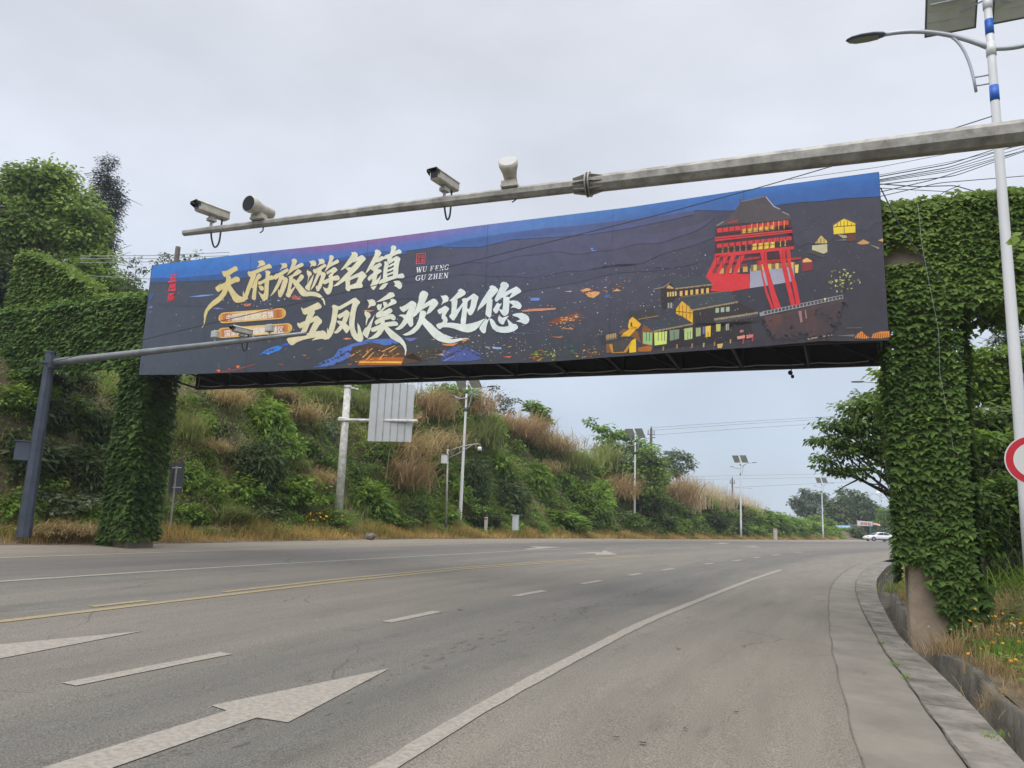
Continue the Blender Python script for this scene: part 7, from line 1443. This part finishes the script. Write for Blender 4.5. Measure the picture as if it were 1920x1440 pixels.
tree('broadleaf_tree', 'dense bright green tree right behind the second far lamp', 'tree', ground_left(1200, 985, 69), lump_px([(1190, 880, 36, 26), (1220, 858, 24, 20), (1232, 885, 22, 30), (1175, 900, 30, 24), (1208, 915, 36, 26)], 69), 330, 24, .7, .30, 'tree', .18, 42, BT_, tint0=.6, tvar=.5)
tree('broadleaf_tree', 'grey green loose tree before the plumed grass ridge', 'tree', ground_left(1268, 950, 83), lump_px([(1258, 850, 13, 7), (1282, 858, 12, 8), (1252, 868, 16, 9), (1290, 872, 9, 9), (1270, 882, 16, 10)], 83), 110, 15, .6, .36, 'grey', .13, 43, BT_, tint0=.5)
tree('broadleaf_tree', 'small rounded bright tree on the ridge against the sky', 'tree', ground_left(1003, 840, 63), lump_px([(998, 762, 14, 9), (1014, 775, 13, 12), (1006, 792, 14, 12), (1022, 790, 8, 10)], 63), 120, 16, .5, .3, 'shrub', .12, 44, BT_, tint0=.75)
tree('sapling', 'sparse grey sapling on the ridge right of the first far lamp', 'sapling', ground_left(940, 830, 59), lump_px([(922, 748, 10, 6), (940, 742, 9, 5), (948, 756, 12, 7), (962, 750, 8, 6), (932, 766, 12, 6), (930, 727, 8, 4), (956, 768, 8, 6)], 59), 60, 9, .36, .24, 'grey', .09, 45, tint0=.35)
tree('broadleaf_tree', 'green tree crown on the bank behind the billboard underside', 'tree', ground_left(835, 830, 52), lump_px([(815, 742, 26, 20), (845, 738, 26, 18), (830, 760, 30, 16), (880, 740, 22, 12)], 52), 170, 16, .5, .28, 'shrub', .16, 46, BT_, tint0=.5)
FT = 'far trees behind the shop'
def gr(px, Y): p = at(px, 1004, Y); return np.array([p[0], p[1], min(p[2], .4)])
tree('broadleaf_tree', 'loose grey green far tree left of the farthest left lamp', 'tree', gr(1520, 165), lump_px([(1512, 925, 10, 9), (1500, 938, 14, 11), (1525, 930, 12, 12), (1540, 932, 9, 10), (1515, 955, 22, 16), (1490, 945, 7, 6)], 165), 170, 18, .9, .62, 'grey', .25, 51, FT, tint0=.25)
tree('broadleaf_tree', 'broad conical far tree right of the farthest left lamp', 'tree', gr(1578, 160), lump_px([(1580, 922, 7, 8), (1579, 938, 13, 12), (1576, 956, 20, 16), (1578, 978, 27, 18), (1556, 950, 10, 14), (1555, 975, 14, 16)], 160), 330, 18, .9, .6, 'dark', .28, 52, FT, tint0=.85)
tree('cypress_tree', 'pointed dark far cypress above the shop', 'tree', gr(1600, 172), lump_px([(1597.5, 924, 3, 8), (1598, 938, 5.5, 10), (1600, 955, 7, 12), (1601, 972, 8, 12)], 172), 120, 16, .7, .5, 'dark', .2, 53, FT, tint0=.4)
tree('broadleaf_tree', 'dark far tree with tall shoulder directly behind the shop signboard', 'tree', gr(1620, 158), lump_px([(1613, 932, 9, 9), (1622, 945, 12, 13), (1616, 960, 15, 14), (1640, 952, 9, 10), (1643, 968, 14, 14), (1630, 985, 20, 12)], 158), 280, 18, .9, .6, 'dark', .25, 54, FT, tint0=.7)
tree('broadleaf_tree', 'lighter green far tree between the shop and the right ivy pillar', 'tree', gr(1668, 148), lump_px([(1660, 962, 12, 9), (1676, 958, 12, 10), (1665, 978, 18, 14), (1690, 980, 20, 20), (1672, 995, 20, 10)], 148), 260, 18, .9, .55, 'shrub', .22, 55, FT, tint0=.5)
tree('shrub', 'rounded dark bush beside the front of the white car', 'shrub', gr(1607, 136), lump_px([(1607, 1000, 12, 11), (1600, 1004, 9, 8), (1614, 1005, 8, 7)], 136), 110, 14, .6, .42, 'dark', .1, 56, FT, tint0=.7)
tree('shrub', 'dark bush behind the roof of the white car', 'shrub', gr(1655, 140), lump_px([(1650, 998, 12, 7), (1666, 1000, 12, 8)], 140), 90, 14, .6, .42, 'dark', .1, 57, FT, tint0=.6)
tree('shrub', 'low green hedge bushes in front of the blue roofed shed', 'shrub', gr(1570, 138), lump_px([(1556, 1000, 12, 8), (1574, 998, 14, 8), (1590, 999, 12, 7)], 138), 130, 14, .6, .42, 'shrub', .1, 58, FT, tint0=.35)
tree('shrub', 'tall green thicket at the end of the creeper hedge by the farthest lamp', 'shrub', gr(1530, 128), lump_px([(1530, 980, 20, 14), (1512, 985, 16, 12), (1548, 986, 16, 12)], 128), 200, 14, .6, .42, 'shrub', .1, 59, FT, tint0=.55)

def ground_right(px, py, Y):
    p = at(px, py, Y); s, l = slat(p[0], p[1]); return np.array([p[0], p[1], float(zright(s, np.maximum(wall(s)-.1-l, 0))[0])])
tree('broadleaf_tree', 'overhanging dark leafed tree reaching over the road left of the right pillar', 'tree', ground_right(1790, 1020, 23), lump_px([(1640, 752, 32, 22), (1600, 766, 26, 14), (1660, 790, 30, 26), (1565, 796, 26, 10), (1610, 800, 32, 16), (1540, 826, 16, 8), (1575, 826, 28, 10), (1625, 832, 30, 12), (1548, 862, 18, 9), (1580, 850, 20, 8), (1570, 884, 20, 8), (1600, 880, 18, 8), (1640, 858, 20, 9), (1662, 840, 20, 18), (1640, 884, 9, 7), (1668, 872, 14, 10), (1690, 760, 40, 40), (1720, 820, 50, 50)], 22), 520, 22, .42, .15, 'tree', .2, 71, tint0=.42, tvar=.45, flat=.4, hang=.7, fork=.6)
tree('broadleaf_tree', 'bright yellow green leaves peeking left of the right ivy pillar', 'tree', ground_right(1740, 1060, 18.5), lump_px([(1664, 705, 13, 16), (1672, 735, 14, 18), (1660, 762, 12, 14), (1676, 790, 12, 16), (1700, 740, 22, 40)], 18.5), 120, 14, .32, .2, 'lime', .1, 72, tint0=.5, hang=.6)
tree('broadleaf_tree', 'bright yellow green tree framed by the pillar and the near lamp', 'tree', ground_right(1850, 1040, 20), lump_px([(1815, 690, 24, 18), (1860, 672, 28, 18), (1850, 712, 40, 18), (1900, 690, 28, 26), (1825, 735, 26, 16), (1890, 740, 34, 22), (1800, 660, 10, 10), (1940, 700, 30, 40)], 20), 420, 20, .42, .17, 'lime', .16, 73, tint0=.55, flat=.45)
tree('broadleaf_tree', 'thin grey twiggy tree top behind the near lamp', 'tree', ground_right(1890, 1000, 26), lump_px([(1885, 612, 12, 10), (1895, 632, 14, 12), (1878, 640, 12, 10), (1905, 655, 14, 12)], 26), 80, 14, .4, .2, 'grey', .08, 74, T=NARROW_T, tint0=.3)
tree('broadleaf_tree', 'shaded dark green tree on the right bank below the bright one', 'tree', ground_right(1850, 1060, 18.5), lump_px([(1825, 790, 30, 26), (1870, 800, 40, 30), (1815, 845, 28, 34), (1880, 855, 40, 34), (1910, 800, 30, 50), (1840, 890, 36, 26), (1800, 900, 18, 30), (1900, 915, 36, 30)], 18.5), 480, 20, .42, .16, 'tree', .06, 75, tint0=.5, tvar=.5)
tree('shrub', 'dense green thicket filling the bank right of the ivy pillar', 'shrub', ground_right(1850, 1060, 16.2), lump_px([(1815, 935, 24, 36), (1850, 955, 34, 36), (1892, 935, 34, 40), (1828, 1000, 26, 30), (1880, 1000, 38, 34), (1930, 980, 34, 44)], 16.2), 420, 20, .36, .13, 'shrub', .05, 77, tint0=.25, tvar=.5)
tree('shrub', 'leafy yellow green spray in front of the dark right bank trees', 'shrub', ground_right(1850, 1100, 16.5), lump_px([(1832, 812, 16, 5), (1856, 826, 18, 6), (1842, 836, 14, 5), (1876, 818, 16, 5)], 16.5), 40, 10, .24, .15, 'lime', .04, 76, tint0=.3, flat=.3)

# ------------------------------------------------------------------ right bank and verge close by
def right_cover(n, m, name, size, r0, r1, s0=62, s1=100, tm=.45):
    s = s0+(s1-s0)*rng.random(n); e = r0+(r1-r0)*rng.random(n); p, nn = slope_frame(s, e, right_pt)
    P = p+nn*(.03+.22*rng.random(n)[:, None]); D = -UP*.4+nn*.5+rng.normal(0, .6, (n, 3)); N = unit(nn*.6+UP*.6+rng.normal(0, .45, (n, 3)))
    o = leaf_obj(name, leaf_arrays(P, N, D, size*(.5+.8*rng.random(n)), tm+.25*np.sin(s*1.7+e*2)+.4*(rng.random(n)-.5), LEAF_T), FO[m]); o['kind'] = 'stuff'
right_cover(42000, 'dark', 'undergrowth', .11, .7, 6.5, 70, 112, .65)
right_cover(24000, 'shrub', 'weed_cover', .075, .3, 2.4, 68, 104, .5)
verge_strip(15000, 68, 86, .1, 1.7, 'dry', 'dry_verge_grass', .42, False, .3, .7)
verge_strip(2200, 68, 92, .15, 1.8, 'olive', 'green_verge_grass', .5, False, .45, .9)
verge_strip(2600, 86, 112, .05, .9, 'olive', 'green_verge_grass', .45, False, .6)
verge_strip(3500, 86, 112, .05, 1.0, 'verge', 'dry_verge_grass', .5, False, .5)
def long_grass(label, px, py, h, n, fol, seed, spread=.3, wd=.016, lean=.5, droop=1.5, tm=.5, name='long_grass', grp='long grass on the right bank'):
    p = hit_right(px, py)
    if p is None: return
    r = np.random.default_rng(seed); P = p+np.stack([r.normal(0, spread, n), r.normal(0, spread, n), np.full(n, -.04)], 1)
    o = leaf_obj(name, blade_arrays(P, r.random(n)*6.28, h*(.45+.7*r.random(n)), np.full(n, wd), .1+lean*r.random(n), droop*(.4+.8*r.random(n)), tm+.5*(r.random(n)-.5), 6), FO[fol]); tag(o, label, 'grass clump', grp)
for i, q in enumerate((('tall arching grass beside the lower right ivy pillar', 1835, 1040, 1.5, 170, 'grey'), ('tall arching grass below the round sign', 1880, 1050, 1.7, 200, 'grey'), ('tall arching grass at the right edge under the round sign', 1915, 1075, 1.6, 180, 'grey'), ('tall grass high on the right bank behind the sign', 1870, 985, 1.5, 150, 'grey'), ('dark tall grass between pillar and near lamp', 1825, 960, 1.4, 130, 'dark'), ('broad green blades at the right edge low on the bank', 1910, 1120, 1.1, 120, 'shrub'))): long_grass(*q, 80+i, tm=.75, wd=.02)
for i, q in enumerate((('brown dry weeds at the foot of the right ivy pillar', 1790, 1165, .75, 240, 'rust'), ('brown seeding weeds right of the bare pillar foot', 1832, 1150, .85, 260, 'rust'), ('tan dry grass on the ditch edge in front of the pillar', 1785, 1225, .45, 240, 'dry'), ('tan dry grass beside the orange flowers', 1850, 1215, .55, 260, 'dry'), ('dry grass spilling over the ditch wall near the corner', 1890, 1330, .4, 220, 'dry'), ('dry grass at the right edge above the ditch', 1915, 1270, .5, 200, 'dry'), ('faded weeds below the round sign', 1895, 1160, .8, 200, 'rust'))): long_grass(*q, 90+i, .22, .008, .5, 1.2, .45, 'dry_weeds', 'dry weeds on the right verge')
FG = 'flowering plants on the verges'
for i, (px, py, lab, h, n, nf, wh, sp) in enumerate(((1676, 1088, 'clump of yellow flowers left of the right pillar foot', .55, 260, 34, 0, .35), (1690, 1112, 'yellow flowering tuft right at the ditch beside the pillar', .5, 160, 14, 0, .25), (1875, 1215, 'orange yellow flowers among dry weeds at the right edge', .5, 150, 15, 0, .22), (1905, 1250, 'leafy yellow flowering plant above the ditch at the right edge', .5, 220, 9, 0, .2), (1862, 1262, 'few yellow flowers on the ditch edge near the lower right corner', .35, 110, 6, 0, .2), (1845, 1172, 'thin yellow flowering stems right of the pillar foot', .55, 90, 7, 0, .25), (1800, 1215, 'white flower heads on the ditch edge right of the pillar', .35, 40, 6, 1, .2), (1900, 1225, 'white flower heads at the right edge among yellow flowers', .5, 40, 5, 1, .18), (1722, 1215, 'small green plant with two yellow flowers at the pillar foot', .25, 120, 3, 0, .14))):
    p = hit_right(px, py)
    if p is not None: flower_plant('flower_plant', lab, p, h, n, nf, whitep if wh else petal, sp, .025 if not wh else .026, 110+i, FG, ('shrub' if i == 3 else 'olive' if i in (0, 1, 3, 5, 8) else 'dry'), .45)
p = hit_right(1735, 1195)
if p is not None:
    o = leaf_obj('fern', crown_arrays(np.random.default_rng(130), [(p+np.array([-.1, -.05, .22]), (.16, .16, .3)), (p+np.array([.12, -.1, .1]), (.25, .2, .14))], 60, 12, .14, .09, NARROW_T, tint0=.4), FO['shrub']); tag(o, 'small fern like plant growing against the bare foot of the right pillar', 'plant')
for i, (kind, px, py, a, b, lab) in enumerate((('shrub', 1815, 1010, 34, 44, 'green bush against the right side of the right ivy pillar'), ('shrub', 1850, 960, 40, 44, 'leafy bush halfway between the right pillar and the round sign'), ('olive', 1870, 1010, 40, 60, 'olive tuft of long grass in front of the right bank bushes'), ('shrub', 1905, 1010, 34, 44, 'leafy bush directly under the round sign'), ('grey', 1830, 930, 30, 44, 'greyish bush beside the middle of the right ivy pillar'), ('olive', 1895, 940, 36, 70, 'tall olive grass behind the round sign'), ('shrub', 1890, 1085, 40, 30, 'low green bush behind the orange flowers'), ('dark', 1815, 1085, 30, 36, 'dark low bush at the back of the right pillar foot'), ('shrub', 1790, 1120, 18, 26, 'small green weed bush touching the right pillar foot'), ('olive', 1840, 1060, 40, 50, 'olive grass tuft above the brown seeding weeds'), ('lime', 1875, 1120, 26, 22, 'pale green weed bush above the dry weeds at right'))):
    p_ = hit_right(px, py+b*.5)
    if p_ is None: continue
    k = p_[1]/F*1.15; o = bpy.data.objects.new(NAMES[kind], PROTO[kind][i % len(PROTO[kind])][0]); COL.objects.link(o); o.location = (p_[0], p_[1], p_[2]-.1*b*k); o.scale = (a*k, a*k, b*k*1.2) if kind not in ('olive',) else (b*k*.8,)*3; o.rotation_euler = (0, 0, i*1.7)
    tag(o, lab, DESC[kind][1], 'plants on the right bank')
# small weeds in the joint of the gutter
for i, (px, py) in enumerate(((1679, 1247), (1697, 1272), (1856, 1385), (1879, 1382), (1651, 1207))):
    p = G(px, py); n = 26; r = np.random.default_rng(140+i); P = p+np.stack([r.normal(0, .03, n), r.normal(0, .05, n), np.full(n, .005)], 1)
    o = leaf_obj('weed', blade_arrays(P, r.random(n)*6.28, .04+.06*r.random(n), np.full(n, .008), .3+.4*r.random(n), .8+.6*r.random(n), .6+.4*(r.random(n)-.5), 3), FO['shrub'])
    tag(o, 'tiny weed sprouting from the gutter joint, '+('middle of the curve', 'just below the middle weed', 'nearest the lower right corner', 'on the ditch edge by the corner', 'farthest up the gutter')[i], 'weed', 'weeds in the gutter joint')
# sapling just outside the frame whose leaves reach in at the right edge
sp_ = at(1985, 1120, 8.2); p1 = at(1938, 470, 7.6)
t = thing('sapling', 'young sapling at the right edge, one bright leaf spray crossing the near lamp', 'sapling', (sp_[0], sp_[1], sp_[2]-.3))
mb = MB(); mb.tube([sp_-UP*.4, sp_+UP*1.5, at(1965, 600, 7.8), p1], [.03, .026, .018, .01], 8); mb.tube([at(1965, 560, 7.8), at(1925, 452, 7.6), at(1908, 442, 7.6)], [.012, .008, .005], 6); mb.build('trunk', M['bark'], t, True)
tp = np.array([at(x, y, 7.6) for x, y in ((1906, 440), (1912, 446), (1908, 452), (1918, 436), (1930, 452), (1940, 440), (1950, 470), (1935, 480))]); n = len(tp); r = np.random.default_rng(7)
leaf_obj('leaves', leaf_arrays(tp, unit(np.array([[0, -.8, .4]])+r.normal(0, .3, (n, 3))), np.array([[-.8, 0, -.4]])+r.normal(0, .4, (n, 3)), .13+.06*r.random(n), .7+.3*r.random(n), LEAF_T), FO['lime'], t)

# ------------------------------------------------------------------ the air
mb = MB(); mb.box((60, 90, 14), (560, 420, 42)); hz = bpy.data.materials.new('haze'); hz.use_nodes = True; t = hz.node_tree; t.nodes.clear()
ho = nd(t, 'ShaderNodeOutputMaterial'); pv = nd(t, 'ShaderNodeVolumePrincipled'); pv.inputs['Color'].default_value = (.86, .92, 1, 1); pv.inputs['Density'].default_value = .0006; pv.inputs['Anisotropy'].default_value = .2
t.links.new(pv.outputs[0], ho.inputs['Volume']); o = mb.build('haze', hz); o['kind'] = 'stuff'
